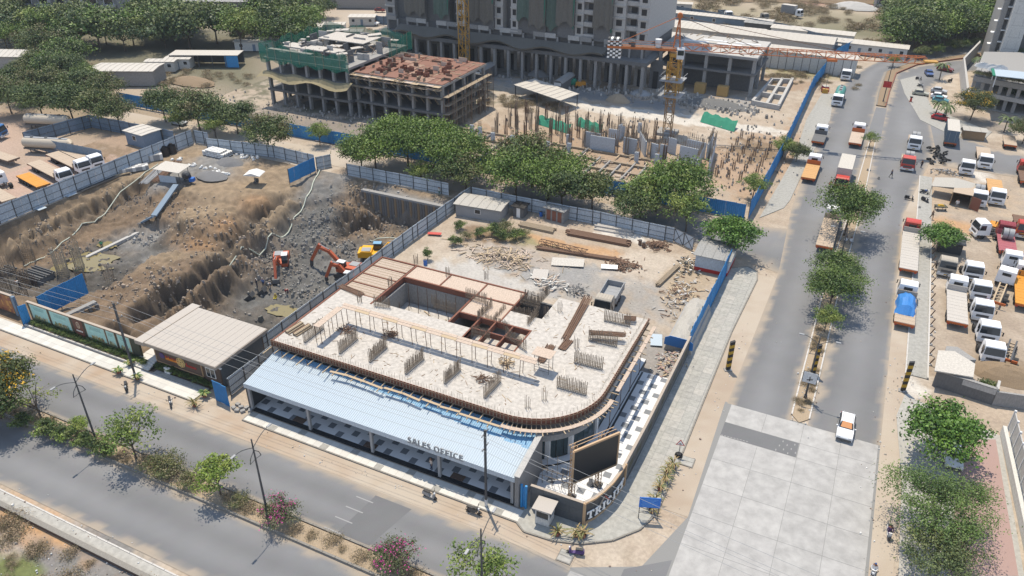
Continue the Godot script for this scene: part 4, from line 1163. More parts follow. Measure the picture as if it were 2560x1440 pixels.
func corner_plaza() -> void:
	var path := [v3(-22.6, 0, -52.3), v3(-16.9, 0, -52.4), v3(-16.2, 0, -53.5), v3(-15.7, 0, -54.8), v3(-15.3, 0, -56.3), v3(-15.1, 0, -57.8), v3(-15.0, 0, -59.3), v3(-14.85, 0, -66), v3(-14.85, 0, -85.8)]
	var fl := [v3(-23.6, 0, -57.0), v3(-22.6, 0, -52.4)]
	for q in range(1, 8):
		fl.append(path[q] + v3(-0.2, 0, -0.1))
	fl.append(v3(-15.0, 0, -79.5))
	fl.append(v3(-19.9, 0, -79.5))
	fl.append(v3(-19.9, 0, -66))
	fl.append(v3(-23, 0, -59))
	var o := setting("tiled_forecourt", mb().prism(fl, -0.1, 0.1), "tile_white")
	var poly := PackedVector2Array()
	for q in fl:
		poly.append(v2(q.x, q.z))
	for q in 12:
		for e in 32:
			var p := v2(-23.4 + q * 0.86, -79.3 + e * 0.86)
			var inside := true
			for k in [v2(0, 0), v2(0.84, 0), v2(0, 0.84), v2(0.84, 0.84)]:
				if not Geometry2D.is_point_in_polygon(p + k, poly):
					inside = false
			if inside:
				part("tile", mb().bx(v3(p.x, 0.08, p.y), v3(p.x + 0.845, 0.106, p.y + 0.845)), "tile_grey" if (e + 2 * (q % 2)) % 4 == 0 else "tile_white", o)
	setting("drain_strip", mb().bx(v3(-19.2, 0.1, -79.4), v3(-18.95, 0.118, -63)), "black_strip")

	var w := thing("boundary_wall", "dark panelled boundary wall curving round the white tiled forecourt", "wall", Vector3.ZERO)
	for s in path.size() - 1:
		var d: Vector3 = path[s + 1] - path[s]
		var n := maxi(1, int(round(d.length() / 1.35)))
		if s >= 1 and s <= 5:
			n = 1
		for q in n:
			var a: Vector3 = path[s] + d * (float(q) / n)
			var b: Vector3 = path[s] + d * ((q + 0.985) / n)
			if s == 0 or s > 5:
				for y in 3:
					part("panel", wall_path(mb(), [a, b], 0.2 + 0.012 * ((q + y) % 3), 0.1 + y * 0.95, 1.03 + y * 0.95), ["slate_panel", "moss_panel", "slate_panel", "dark_wall"][(q * 2 + y * 3) % 4] if s > 5 else "slate_panel", w)
			else:
				part("panel", wall_path(mb(), [a, b], 0.2, 0.1, 3.0), "dark_wall", w)
			part("coping", wall_path(mb(), [a, b], 0.3, 3.0, 3.07), "beige_trim", w)
	var sg := thing("name_sign", "gold framed dark curved sign reading Tricity in white letters", "sign", Vector3.ZERO)
	var cur := offset_path(path.slice(1, 7), 0.14)
	part("frame", wall_path(mb(), cur, 0.08, 0.12, 0.35), "gold", sg)
	part("frame", wall_path(mb(), cur, 0.08, 2.85, 3.08), "gold", sg)
	for q in [0, 5]:
		part("frame", mb().bx(cur[q] + v3(-0.12, 0.12, -0.12), cur[q] + v3(0.12, 3.08, 0.12)), "gold", sg)
	var len := 0.0
	for q in cur.size() - 1:
		len += (cur[q + 1] - cur[q]).length()
	var txt := "TRICITY"
	for k in 7:
		var want: float = len * [0.1, 0.235, 0.36, 0.475, 0.615, 0.735, 0.86][k]
		for q in cur.size() - 1:
			var l: float = (cur[q + 1] - cur[q]).length()
			if want <= l or q == cur.size() - 2:
				var d: Vector3 = (cur[q + 1] - cur[q]).normalized()
				var p: Vector3 = cur[q] + d * want + v3(-d.z, 0, d.x) * 0.1
				var t := part("letter", letters(txt[k], 1.0, 0.1, true), "white", sg, p + Y * (1.22 + 0.1 * sin(k)), atan2(-d.z, d.x))
				if k == 2:
					for s in [-1.0, 1.0]:
						part("roof_mark", mb().bar(p + d * s * 0.75 + Y * 1.55, p + Y * 2.5 + d * 0.04 * s, 0.1), mk("mark_red", 0.35, 0.06, 0.05, 0.6) if s > 0 else M["beige_trim"], sg)
				t.position.y = 1.2
				break
			want -= l

	var p0 := v3(-18.9, 0, -55.0)
	var p1 := v3(-17.0, 0, -57.8)
	var d := (p1 - p0).normalized()
	var f := v3(-d.z, 0, d.x)
	var b := thing("video_screen", "large black advertising screen on two gold lattice posts", "billboard", p0)
	for q in 2:
		var c := (p1 - p0) * q
		for s in [v2(-0.22, -0.22), v2(0.22, -0.22), v2(0.22, 0.22), v2(-0.22, 0.22)]:
			var u: Vector3 = c + d * s.x + f * (s.y - 0.45)
			part("chord", mb().bar(u + Y * 0.1, u + Y * 7.2, 0.07), "gold", b)
		var lat := mb()
		var cs := [v2(-0.22, -0.22), v2(0.22, -0.22), v2(0.22, 0.22), v2(-0.22, 0.22)]
		for y in 14:
			for s in 4:
				var s0: Vector2 = cs[s]
				var s1: Vector2 = cs[(s + 1) % 4]
				lat.bar(c + d * s0.x + f * (s0.y - 0.45) + Y * (0.1 + y * 0.5), c + d * s1.x + f * (s1.y - 0.45) + Y * (0.6 + y * 0.5), 0.04)
		part("lattice", lat, "gold", b)
		part("foot", mb().box(c - f * 0.45 + Y * 0.18, v3(0.9, 0.16, 0.9)), "steel_dark", b)
	var up := Y
	var q0 := d * -0.35 + up * 2.75
	var wd := d * 5.6
	var hg := up * 4.1
	part("screen", mb().sweep(PackedVector2Array([v2(0, 0), v2(1, 0), v2(1, 1), v2(0, 1)]), q0, wd, hg, f * 0.1), "screen", b)
	for e in [[q0 - up * 0.1, q0 + wd - up * 0.1], [q0 + hg + up * 0.1, q0 + wd + hg + up * 0.1], [q0 - up * 0.1, q0 + hg + up * 0.1], [q0 + wd - up * 0.1, q0 + wd + hg + up * 0.1]]:
		part("screen_frame", mb().bar(e[0] + f * 0.03, e[1] + f * 0.03, 0.2, 0.24), "gold", b)
	for e in [0.3, 0.55]:
		part("back_bar", mb().bar(q0 + hg + f * -e * 1.6 + up * 0.2, q0 + wd + hg - f * e * 1.6 + up * 0.2, 0.06), "gold", b)
	var s := thing("pole_scaffold", "thin pole scaffold standing on the tiles behind the black screen", "scaffold", v3(-21.2, 0, -56.2))
	for q in 4:
		for e in 2:
			var c := v3(-1.6 + q * 1.1, 0.1, -1.0 + e * 1.4)
			part("pole", mb().tube(c, c + v3(0.1 * (q - 1), 2.6 + 0.5 * ((q + e) % 2), 0.05), 0.035, 0.03, 5), "timber_old", s)
	for q in 5:
		part("ledger", mb().tube(v3(-2.0, 0.7 + q * 0.5, -1.0 + (q % 2) * 1.4), v3(2.2, 1.0 + q * 0.45, -0.8 + (q % 2) * 1.3), 0.03, 0.03, 5), ["steel_white", "timber_old"][q % 2], s)
		part("brace", mb().tube(v3(-1.8 + q * 0.6, 0.2, -1.0), v3(-1.0 + q * 0.6, 2.5, 0.4), 0.03, 0.03, 5), "timber_old", s)
	var pd := thing("pedestal_fan", "small pale pedestal unit on the tiles between the screen posts", "pedestal", v3(-18.1, 0, -57.8))
	part("body", mb().lathe([v2(0.35, 0.1), v2(0.35, 0.25), v2(0.22, 0.4), v2(0.2, 1.1), v2(0.24, 1.2)], Vector3.ZERO), "concrete_pale", pd)
	part("base", mb().lathe([v2(0.42, 0.1), v2(0.4, 0.18)], Vector3.ZERO), "steel_dark", pd)
	var k := thing("guard_booth", "small white guard booth with a flat beige roof on the corner footpath", "booth", v3(-20.5, 0, -51.1), 0.02)
	part("wall", mb().bx(v3(-0.75, 0.15, -0.7), v3(0.75, 1.05, 0.7)), "cabin_white", k)
	for q in [v3(-0.7, 0, -0.65), v3(0.7, 0, -0.65), v3(0.7, 0, 0.65), v3(-0.7, 0, 0.65)]:
		part("corner_post", mb().bx(q + v3(-0.06, 1.05, -0.06), q + v3(0.06, 2.2, 0.06)), "cabin_white", k)
	part("header", mb().bx(v3(-0.76, 1.9, -0.71), v3(0.76, 2.2, 0.71)), "cabin_white", k)
	part("window", mb().bx(v3(-0.62, 1.06, 0.6), v3(0.62, 1.9, 0.64)), "glass_dark", k)
	part("window", mb().bx(v3(0.6, 1.06, -0.58), v3(0.64, 1.9, 0.58)), "glass_dark", k)
	part("door", mb().bx(v3(-0.67, 0.2, -0.4), v3(-0.64, 1.9, 0.4)), "steel_grey", k)
	part("window", mb().bx(v3(-0.62, 1.06, -0.64), v3(0.62, 1.9, -0.6)), "glass_dark", k)
	part("roof", mb().sweep(PackedVector2Array([v2(-1.05, 2.22), v2(1.05, 2.3), v2(1.05, 2.4), v2(-1.05, 2.32)]), v3(0, 0, -0.95), Vector3.RIGHT, Y, v3(0, 0, 1.9)), "roof_beige", k)
	part("plinth", mb().bx(v3(-0.72, 0.05, -0.67), v3(0.72, 0.15, 0.67)), "steel_dark", k)

func print_sheet(key: String, kind: int) -> void:
	var g := RandomNumberGenerator.new()
	g.seed = key.hash()
	var im := Image.create(192, 160, false, Image.FORMAT_RGB8)
	im.fill([Color(0.6, 0.76, 0.73), Color(0.36, 0.2, 0.15), Color(0.55, 0.36, 0.22)][kind])
	if kind == 0:
		for q in 90:
			im.fill_rect(Rect2i(g.randi() % 190, g.randi() % 90, g.randi_range(6, 40), g.randi_range(2, 8)), Color(0.6, 0.77, 0.74) * g.randf_range(0.95, 1.06))
		for y in [22, 34, 46]:
			var x := 40
			while x < 150:
				var w := g.randi_range(2, 9)
				im.fill_rect(Rect2i(x, y, w, 5), Color(0.25, 0.42, 0.42))
				x += w + 3
		for q in 60:
			var h := g.randi_range(6, 46)
			im.fill_rect(Rect2i(g.randi_range(20, 160), 150 - h, g.randi_range(3, 12), h), [Color(0.62, 0.5, 0.25), Color(0.4, 0.42, 0.3), Color(0.5, 0.36, 0.26), Color(0.7, 0.66, 0.5), Color(0.32, 0.44, 0.28)][q % 5])
		im.fill_rect(Rect2i(0, 148, 192, 12), Color(0.35, 0.42, 0.3))
	elif kind == 1:
		for y in 160:
			for x in 192:
				var d := v2(x - 96, (y - 46) * 1.15).length()
				if d < 33 and d > 26 or d < 16 and d > 11:
					im.set_pixel(x, y, Color(0.78, 0.72, 0.62))
		for y in [92, 116]:
			var x := 36
			while x < 156:
				var w := g.randi_range(5, 12)
				im.fill_rect(Rect2i(x, y, w, 15), Color(0.85, 0.85, 0.83) if y < 100 else Color(0.55, 0.33, 0.28))
				x += w + 3
	else:
		for q in 24:
			im.fill_rect(Rect2i(g.randi() % 180, g.randi() % 150, g.randi_range(12, 60), g.randi_range(10, 50)), [Color(0.42, 0.25, 0.19), Color(0.68, 0.5, 0.26), Color(0.5, 0.3, 0.22)][q % 3])
	var m := StandardMaterial3D.new()
	m.albedo_texture = ImageTexture.create_from_image(im)
	m.roughness = 0.6
	M[key] = m

func poster(parent: Node, called: String, key: String, w: float, h: float, p: Vector3) -> void:
	var q := QuadMesh.new()
	q.size = v2(w, h)
	part(called, q, key, parent, p)

func sales_office() -> void:
	for q in 4:
		print_sheet("poster%d" % q, 0)
	print_sheet("poster_logo", 1)
	print_sheet("poster_brown", 2)
	var o := thing("sales_office", "brown single storey sales office with a big flat beige roof", "building", v3(-70.5, 0, -57))
	var c := v3(70.5, 0, 57)
	var b := func(x0, y0, z0, x1, y1, z1): return mb().bx(c + v3(x0, y0, z0), c + v3(x1, y1, z1))
	part("wall", b.call(-76.0, 0, -61.0, -64.9, 3.6, -60.8), "brown_wall", o)
	part("wall", b.call(-76.0, 0, -53.4, -64.9, 3.6, -53.2), "brown_wall", o)
	part("wall", b.call(-65.1, 0, -60.8, -64.9, 3.6, -53.4), "slate_panel", o)
	part("wall", b.call(-76.0, 0, -60.8, -75.8, 3.6, -53.4), "brown_wall", o)
	part("rim", b.call(-76.3, 3.65, -61.6, -64.4, 4.1, -52.3), "beige_trim", o)
	for q in 24:
		part("roof_sheet", b.call(-76.25 + q * 0.49, 4.1, -61.55, -75.78 + q * 0.49, 4.14 + (q % 2) * 0.012, -52.35), "roof_beige", o)
	part("entrance_roof", b.call(-78.0, 3.5, -62.2, -76.35, 4.0, -52.3), "beige_trim", o)
	part("entrance_roof_sheet", b.call(-77.98, 4.0, -62.15, -76.36, 4.04, -52.32), "roof_beige", o)
	part("roof_batten", b.call(-76.36, 4.0, -62.2, -76.28, 4.2, -52.3), "beige_trim", o)
	var s := part("sign_board", b.call(-75.7, 1.0, -53.2, -67.9, 3.1, -53.14), "brown_wall", o)
	for e in [[-75.8, 0.95, -67.8, 1.03], [-75.8, 3.07, -67.8, 3.15], [-75.8, 0.95, -75.7, 3.15], [-67.9, 0.95, -67.8, 3.15]]:
		part("sign_edge", b.call(e[0], e[1], -53.2, e[2], e[3], -53.08), "gold", s)
	mk("sign_orange", 0.62, 0.2, 0.01, 0.6)
	mk("sign_red", 0.4, 0.02, 0.015, 0.6)
	mk("sign_purple", 0.06, 0.03, 0.14, 0.6)
	mk("sign_gold", 0.75, 0.55, 0.22, 0.6)
	part("emblem", mb().tube(c + v3(-74.6, 2.15, -53.14), c + v3(-74.6, 2.15, -53.08), 0.42, 0.42, 14), "sign_purple", s)
	var x := -74.0
	for q in 11:
		var w := rng.randf_range(0.1, 0.2)
		part("stroke", b.call(x, 1.75, -53.14, x + w, 2.0 + (q % 3) * 0.06, -53.09), "sign_orange", s)
		if q % 2 == 0:
			part("stroke", b.call(x, 2.12, -53.14, x + w * 1.3, 2.3, -53.09), "sign_red", s)
		x += w + 0.05
	var ros := mb()
	for q in 8:
		var a := TAU * q / 8
		var p := c + v3(-71.4 + cos(a) * 0.42, 2.05 + sin(a) * 0.42, -53.12)
		for e in 8:
			ros.bar(p + v3(cos(e * TAU / 8) * 0.28, sin(e * TAU / 8) * 0.28, 0), p + v3(cos((e + 1) * TAU / 8) * 0.28, sin((e + 1) * TAU / 8) * 0.28, 0), 0.07)
	part("rosette", ros, "sign_gold", s)
	for q in 8:
		part("stroke", b.call(-70.5 + q * 0.22, 1.75, -53.14, -70.38 + q * 0.22, 2.3 if q == 0 else 2.05, -53.09), "sign_red", s)
	var wi := part("window", b.call(-67.2, 1.35, -53.2, -65.7, 2.75, -53.12), "white", o)
	for q in 2:
		part("pane", b.call(-67.1 + q * 0.72, 1.45, -53.14, -66.5 + q * 0.72, 2.65, -53.09), "glass_dark", wi)
	for q in 4:
		part("step", b.call(-78.9, 0.1, -53.9 + q * 0.4, -76.1, 0.75 - q * 0.16, -51.7 + q * 0.0 - (3 - q) * 0.4), "paver1", o)
	part("landing", b.call(-78.9, 0.1, -57.5, -76.1, 0.8, -53.9), "paver1", o)
	part("camera_box", b.call(-64.85, 3.2, -53.3, -64.5, 3.35, -53.1), "white", o)
	for p in [[-73.9, -52.5], [-65.4, -52.4]]:
		part("air_unit", b.call(p[0], 0.2, p[1] - 0.2, p[0] + 0.9, 0.95, p[1] + 0.15), "white", o)
	part("plinth_slab", b.call(-75.2, 0.1, -52.35, -66.4, 0.2, -51.62), "walk2", o)

	var h := thing("poster_wall", "dark hoarding wall carrying teal posters and a brown logo panel", "hoarding", v3(-90, 0, -53.2))
	part("backing", mb().bx(v3(-9.9, 0, -0.15), v3(11.5, 3.3, 0.1)), "moss_panel", h)
	part("coping", mb().bx(v3(-9.95, 3.3, -0.2), v3(11.5, 3.38, 0.16)), "beige_trim", h)
	var px := -9.4
	var order := [["poster0", 3.9], ["poster1", 4.3], ["poster_logo", 2.4], ["poster2", 4.0], ["poster3", 1.9], ["poster0", 2.6]]
	for q in order.size():
		var w: float = order[q][1]
		if order[q][0] != "poster_logo":
			part("poster_frame", mb().bx(v3(px - 0.06, 0.75, 0.08), v3(px + w - 0.4 + 0.06, 3.2, 0.13)), "gold", h)
		poster(h, "poster", order[q][0], w - 0.4, 2.35 if order[q][0] != "poster_logo" else 2.9, v3(px + (w - 0.4) / 2, 1.97 if order[q][0] != "poster_logo" else 1.75, 0.136))
		px += w - 0.4 + (0.55 if q != 3 else 0.35)
	h = thing("poster_wall", "brown and orange printed hoarding at the left edge of the picture", "hoarding", v3(-108, 0, -53.3))
	part("backing", mb().bx(v3(-12, 0, -0.15), v3(4.6, 3.2, 0.1)), "brown_wall", h)
	part("coping", mb().bx(v3(-12, 3.2, -0.2), v3(4.65, 3.28, 0.16)), "beige_trim", h)
	for q in 4:
		poster(h, "poster", "poster_brown", 3.9, 2.8, v3(-9.8 + q * 4.05, 1.65, 0.12))
	part("end_post", mb().bx(v3(4.6, 0, -0.2), v3(5.1, 3.2, 0.2)), "sheet_slate0", h)

func lamp_post(called: String, label: String, at: Vector3, h: float, along: Vector3, arm := 2.0) -> Node3D:
	var o := thing(called, label, "street lamp", at, 0, "street lamps on the reserves")
	part("pole", mb().tube(v3(0, 0, 0), v3(0, h, 0), 0.13, 0.07, 8), "steel_dark", o)
	part("base", mb().bx(v3(-0.2, 0, -0.2), v3(0.2, 0.35, 0.2)), "steel_dark", o)
	for s in [-1.0, 1.0]:
		var a := mb()
		var pts := []
		for q in 6:
			var u := q / 5.0
			pts.append(v3(0, h - 1.1 + 0.9 * sin(u * PI * 0.5), 0) + along * s * arm * u)
		a.pipe(pts, 0.04, 5)
		var k := part("arm", a, "steel_dark", o)
		part("lantern", mb().box(pts[5] + along * s * 0.25, v3(0.22, 0.1, 0.22) + along.abs() * 0.35), "steel_grey", k)
	for s in [-1.0, 1.0]:
		var x: Vector3 = along * s
		part("ornament", mb().pipe([v3(0, h - 1.4, 0), x * 0.55 + Y * (h - 2.0), x * 0.75 + Y * (h - 2.6), v3(0, h - 2.5, 0)], 0.04, 5), "steel_dark", o)
	return o

func wire(m: MB, a: Vector3, b: Vector3, sag: float) -> void:
	var last := a
	for q in range(1, 13):
		var u := q / 12.0
		var p := a.lerp(b, u) - Y * sag * 4.0 * u * (1.0 - u)
		m.tube(last, p, 0.018, 0.018, 3, false)
		last = p

func pot_plant(label: String, at: Vector3, kind: int, s := 1.0) -> Node3D:
	var o := thing("potted_plant", label, "plant", at, rng.randf() * 6.0, "potted plants on the footpaths")
	part("pot", mb().lathe([v2(0.24, 0.0), v2(0.34, 0.42), v2(0.36, 0.46), v2(0.3, 0.46), v2(0.28, 0.4)], Vector3.ZERO, Y, 10), "terracotta" if kind != 2 else "steel_dark", o)
	var m := mb()
	for q in 26:
		var a := rng.randf() * TAU
		var up := rng.randf_range(0.3, 1.3)
		var l := rng.randf_range(0.55, 0.95) * (1.25 if kind == 1 else 0.8)
		var d := v3(cos(a), 0, sin(a))
		var sd := d.cross(Y) * (0.05 if kind == 1 else 0.09)
		m.col = ([Color(0.12, 0.13, 0.035), Color(0.2, 0.16, 0.06), Color(0.28, 0.2, 0.09)] if kind == 1 else [Color(0.06, 0.13, 0.03), Color(0.1, 0.17, 0.04), Color(0.2, 0.2, 0.05)])[q % 3]
		var p0 := Y * 0.42
		var p1 := p0 + (d * 0.5 + Y * up) * l * 0.6
		var p2 := p1 + (d + Y * (0.3 - up * 0.4) * 0.6) * l * 0.6
		var p3 := p2 + (d - Y * 0.5) * l * 0.35
		m.quad(p0 - sd * 0.3, p0 + sd * 0.3, p1 + sd, p1 - sd)
		m.quad(p1 - sd, p1 + sd, p2 + sd, p2 - sd)
		m.tri(p2 - sd, p2 + sd, p3)
	part("fronds", m, "leaf", o)
	o.scale = Vector3.ONE * s
	return o

func frontage() -> void:
	lamp_post("street_lamp", "dark double armed street lamp among the shrubs nearest the brown sales office", v3(-70.7, 0.1, -39.5), 9.6, v3(0, 0, 1), 2.2)
	lamp_post("street_lamp", "dark double armed street lamp rising behind the magenta bougainvillea", v3(-45.8, 0.1, -39.3), 10.4, v3(0, 0, 1), 2.2)
	lamp_post("street_lamp", "double armed street lamp at the bottom edge before the guard booth", v3(-21.4, 0.1, -39.3), 10.2, v3(0, 0, 1), 2.2)
	lamp_post("street_lamp", "double armed street lamp near the tip of the side road reserve", v3(0.5, 0.1, -83.2), 9.0, v3(1, 0, 0), 1.8)
	lamp_post("street_lamp", "double armed street lamp between the two thick reserve trees", v3(0.7, 0.1, -114.4), 9.5, v3(1, 0, 0), 1.8)
	lamp_post("street_lamp", "double armed street lamp on the bend with a red board on its pole", v3(2.0, 0.2, -218), 11.0, v3(1, 0, 0), 2.0)
	var b := thing("lamp_board", "small white board fixed to the lamp pole at the tip of the reserve", "sign", v3(0.5, 2.6, -82.9))
	part("board", mb().bx(v3(-0.8, 0.0, 0.02), v3(0.8, 1.5, 0.07)), "steel_white", b)
	part("border", mb().bx(v3(-0.86, -0.06, -0.03), v3(0.86, 1.56, 0.018)), "black", b)
	part("arrow", mb().bar(v3(-0.3, 0.4, 0.085), v3(0.35, 0.6, 0.085), 0.09).bar(v3(0.0, 0.3, 0.085), v3(0.0, 0.9, 0.085), 0.09), "black", b)
	b = thing("lamp_board", "small red board fixed to the lamp pole on the bend", "sign", v3(2.0, 4.0, -217.7))
	part("board", mb().bx(v3(-0.9, 0, 0), v3(0.9, 1.5, 0.06)), "sign_red", b)
	part("border", mb().bx(v3(-0.95, -0.05, -0.05), v3(0.95, 1.55, -0.004)), "black", b)
	for q in [["tall dark power pole on the footpath before the poster wall", v3(-76.3, 0.1, -49.95), 11.2], ["dark power pole on the footpath before the blue roofed shed", v3(-26.7, 0.1, -50.3), 10.2]]:
		var p := thing("power_pole", q[0], "power pole", q[1])
		part("pole", mb().bx(v3(-0.1, 0.9, -0.1), v3(0.1, q[2], 0.1)), "steel_dark", p)
		part("painted_foot", mb().bx(v3(-0.12, 0, -0.12), v3(0.12, 0.9, 0.12)), "steel_white", p)
		for y in [0.4, 2.2]:
			part("cross_arm", mb().bar(v3(0, q[2] - y, -0.7), v3(0, q[2] - y, 0.7), 0.08), "steel_dark", p)
			for z in [-0.6, 0.6]:
				part("insulator", mb().tube(v3(0, q[2] - y + 0.04, z), v3(0, q[2] - y + 0.22, z), 0.05, 0.04, 6), "steel_white", p)
	var wm := 0
	for y in [[11.0, 10.0], [9.2, 8.2]]:
		for z in [-0.6, 0.6]:
			var m := mb()
			wire(m, v3(-150, y[0], -49 + z), v3(-76.3, y[0], -49.95 + z), 0.9)
			wire(m, v3(-76.3, y[0], -49.95 + z), v3(-26.7, y[1], -50.3 + z), 0.7)
			wire(m, v3(-26.7, y[1], -50.3 + z), v3(30, y[1] + 0.5, -44 + z), 0.9)
			tag(part("power_line", m, "steel_grey"), ["uppermost rear wire strung between the power poles", "uppermost front wire strung between the power poles", "lower rear wire strung between the power poles", "lower front wire strung between the power poles"][wm], "wire", "wires along the front road")
			wm += 1
	var s := thing("notice_board", "bright blue notice board on two legs at the rounded corner kerb", "sign", v3(-11.2, 0, -55.9), 0.35)
	for x in [-0.95, 0.95]:
		part("leg", mb().bar(v3(x, 0.1, 0), v3(x, 3.0, 0), 0.08), "steel_dark", s)
	part("board", mb().bx(v3(-1.05, 1.75, 0.04), v3(1.05, 3.1, 0.1)), mk("notice_blue", 0.012, 0.14, 0.5, 0.5), s)
	for q in 6:
		part("line_of_text", mb().bx(v3(-0.85 + (q % 2) * 0.1, 2.85 - q * 0.18, 0.1), v3(0.8 - (q % 3) * 0.2, 2.9 - q * 0.18, 0.108)), mk("notice_pale", 0.12, 0.3, 0.6, 0.6), s)
	part("brace", mb().bar(v3(-0.95, 1.7, 0), v3(0.95, 0.9, 0), 0.05).bar(v3(-0.95, 0.9, 0), v3(0.95, 1.5, 0), 0.05), "steel_dark", s)
	s = thing("warning_sign", "triangular red bordered warning sign standing in a tyre", "sign", v3(-10.8, 0, -66.2), 0.2)
	part("pole", mb().tube(v3(0, 0.05, 0), v3(0, 1.9, 0), 0.04, 0.04, 6), "steel_dark", s)
	part("plate", mb().sweep(PackedVector2Array([v2(-0.5, 1.75), v2(0.5, 1.75), v2(0, 2.55)]), v3(0, 0, 0.04), Vector3.RIGHT, Y, v3(0, 0, 0.03)), "sign_red", s)
	part("face", mb().sweep(PackedVector2Array([v2(-0.36, 1.83), v2(0.36, 1.83), v2(0, 2.4)]), v3(0, 0, 0.072), Vector3.RIGHT, Y, v3(0, 0, 0.006)), "white", s)
	part("hump", mb().sweep(PackedVector2Array([v2(-0.16, 1.9), v2(0.16, 1.9), v2(0.08, 2.02), v2(-0.08, 2.02)]), v3(0, 0, 0.08), Vector3.RIGHT, Y, v3(0, 0, 0.005)), "black", s)
	part("tyre_base", mb().lathe([v2(0.22, 0.1), v2(0.42, 0.12), v2(0.45, 0.25), v2(0.42, 0.38), v2(0.22, 0.4)], Vector3.ZERO, Y, 12), "tyre", s)
	mk("stripe_yellow", 0.5, 0.3, 0.02, 0.7, "stain", s3(0.8))
	for q in [["striped black and yellow hazard post beside the corner footpath kerb", v3(-9.3, 0, -84.8), 0.5], ["striped black and yellow hazard post on the far kerb near the lorry lot", v3(11.3, 0, -90.0), 0.0], ["striped hazard post on the tip of the side road reserve", v3(0.7, 0.1, -88.6), 0.2]]:
		var p := thing("hazard_post", q[0], "hazard post", q[1], q[2], "striped hazard posts")
		for k in 9:
			part("stripe", mb().sweep(PackedVector2Array([v2(-0.28, 0.1 + k * 0.48), v2(0.28, 0.3 + k * 0.48), v2(0.28, 0.77 + k * 0.48), v2(-0.28, 0.57 + k * 0.48)]), v3(0, 0, -0.18), Vector3.RIGHT, Y, v3(0, 0, 0.36)), ["black", "stripe_yellow"][k % 2], p)
		part("foot", mb().bx(v3(-0.5, 0, -0.35), v3(0.5, 0.12, 0.35)), "concrete", p)
	var pots := [["flower pot on the footpath left of the tall power pole", v3(-79.1, 0, -49.8), 0], ["flower pot on the footpath right of the tall power pole", v3(-75.9, 0, -49.9), 0], ["potted plant at the corner of the office steps", v3(-79.2, 0, -51.6), 2], ["pale leafy plant beside the blue sheet gate at the kerb", v3(-65.5, 0, -49.1), 1], ["bushy green plant against the small blue sheet gate", v3(-65.8, 0, -51.0), 0],
		["potted palm below the guard booth", v3(-18.6, 0, -49.9), 1], ["wide bushy palm clump left of the corner kerb", v3(-16.9, 0, -50.6), 1], ["second palm of the wide clump at the corner kerb", v3(-16.2, 0, -50.8), 1], ["potted palm beneath the triangular warning sign", v3(-10.9, 0, -64.1), 1], ["potted palm beside a tyre in the row along the kerb", v3(-11.2, 0, -63.2), 1], ["potted palm in the middle of the kerbside row", v3(-11.1, 0, -61.9), 1], ["last potted palm of the kerbside row towards the notice board", v3(-11.2, 0, -60.2), 1], ["potted palm just behind the blue notice board", v3(-11.2, 0, -58.3), 1], ["low potted palm in front of the blue notice board", v3(-11.1, 0, -56.9), 1]]
	for q in pots:
		pot_plant(q[0], q[1] + Y * 0.1, q[2], 0.9 if q[2] == 1 else 1.0)
	for q in [["square concrete manhole cover beside the kerb of the palms", v3(-9.7, 0, -65.8)], ["square concrete manhole cover in the shoulder below the guard booth", v3(-16.9, 0, -47.9)], ["square manhole cover at the foot of the power pole", v3(-26.9, 0, -50.7)]]:
		var m := thing("manhole_cover", q[0], "manhole", q[1])
		part("frame", mb().bx(v3(-0.75, -0.05, -0.75), v3(0.75, 0.1, 0.75)), "kerb", m)
		part("cover", mb().bx(v3(-0.65, 0.1, -0.65), v3(0.65, 0.125, -0.03)), "walk0", m)
		part("cover", mb().bx(v3(-0.65, 0.1, 0.03), v3(0.65, 0.125, 0.65)), "walk1", m)

func track_shoe(o: Node, x: float, l: float, r: float) -> void:
	var p := PackedVector2Array()
	for q in 9:
		p.append(v2(l / 2 + r * sin(PI * q / 8.0), r - r * cos(PI * q / 8.0)))
	for q in 9:
		p.append(v2(-l / 2 - r * sin(PI * q / 8.0), r + r * cos(PI * q / 8.0)))
	part("track", mb().sweep(p, v3(x - 0.28, 0, 0), v3(0, 0, 1), Y, v3(0.56, 0, 0)), "steel_dark", o)

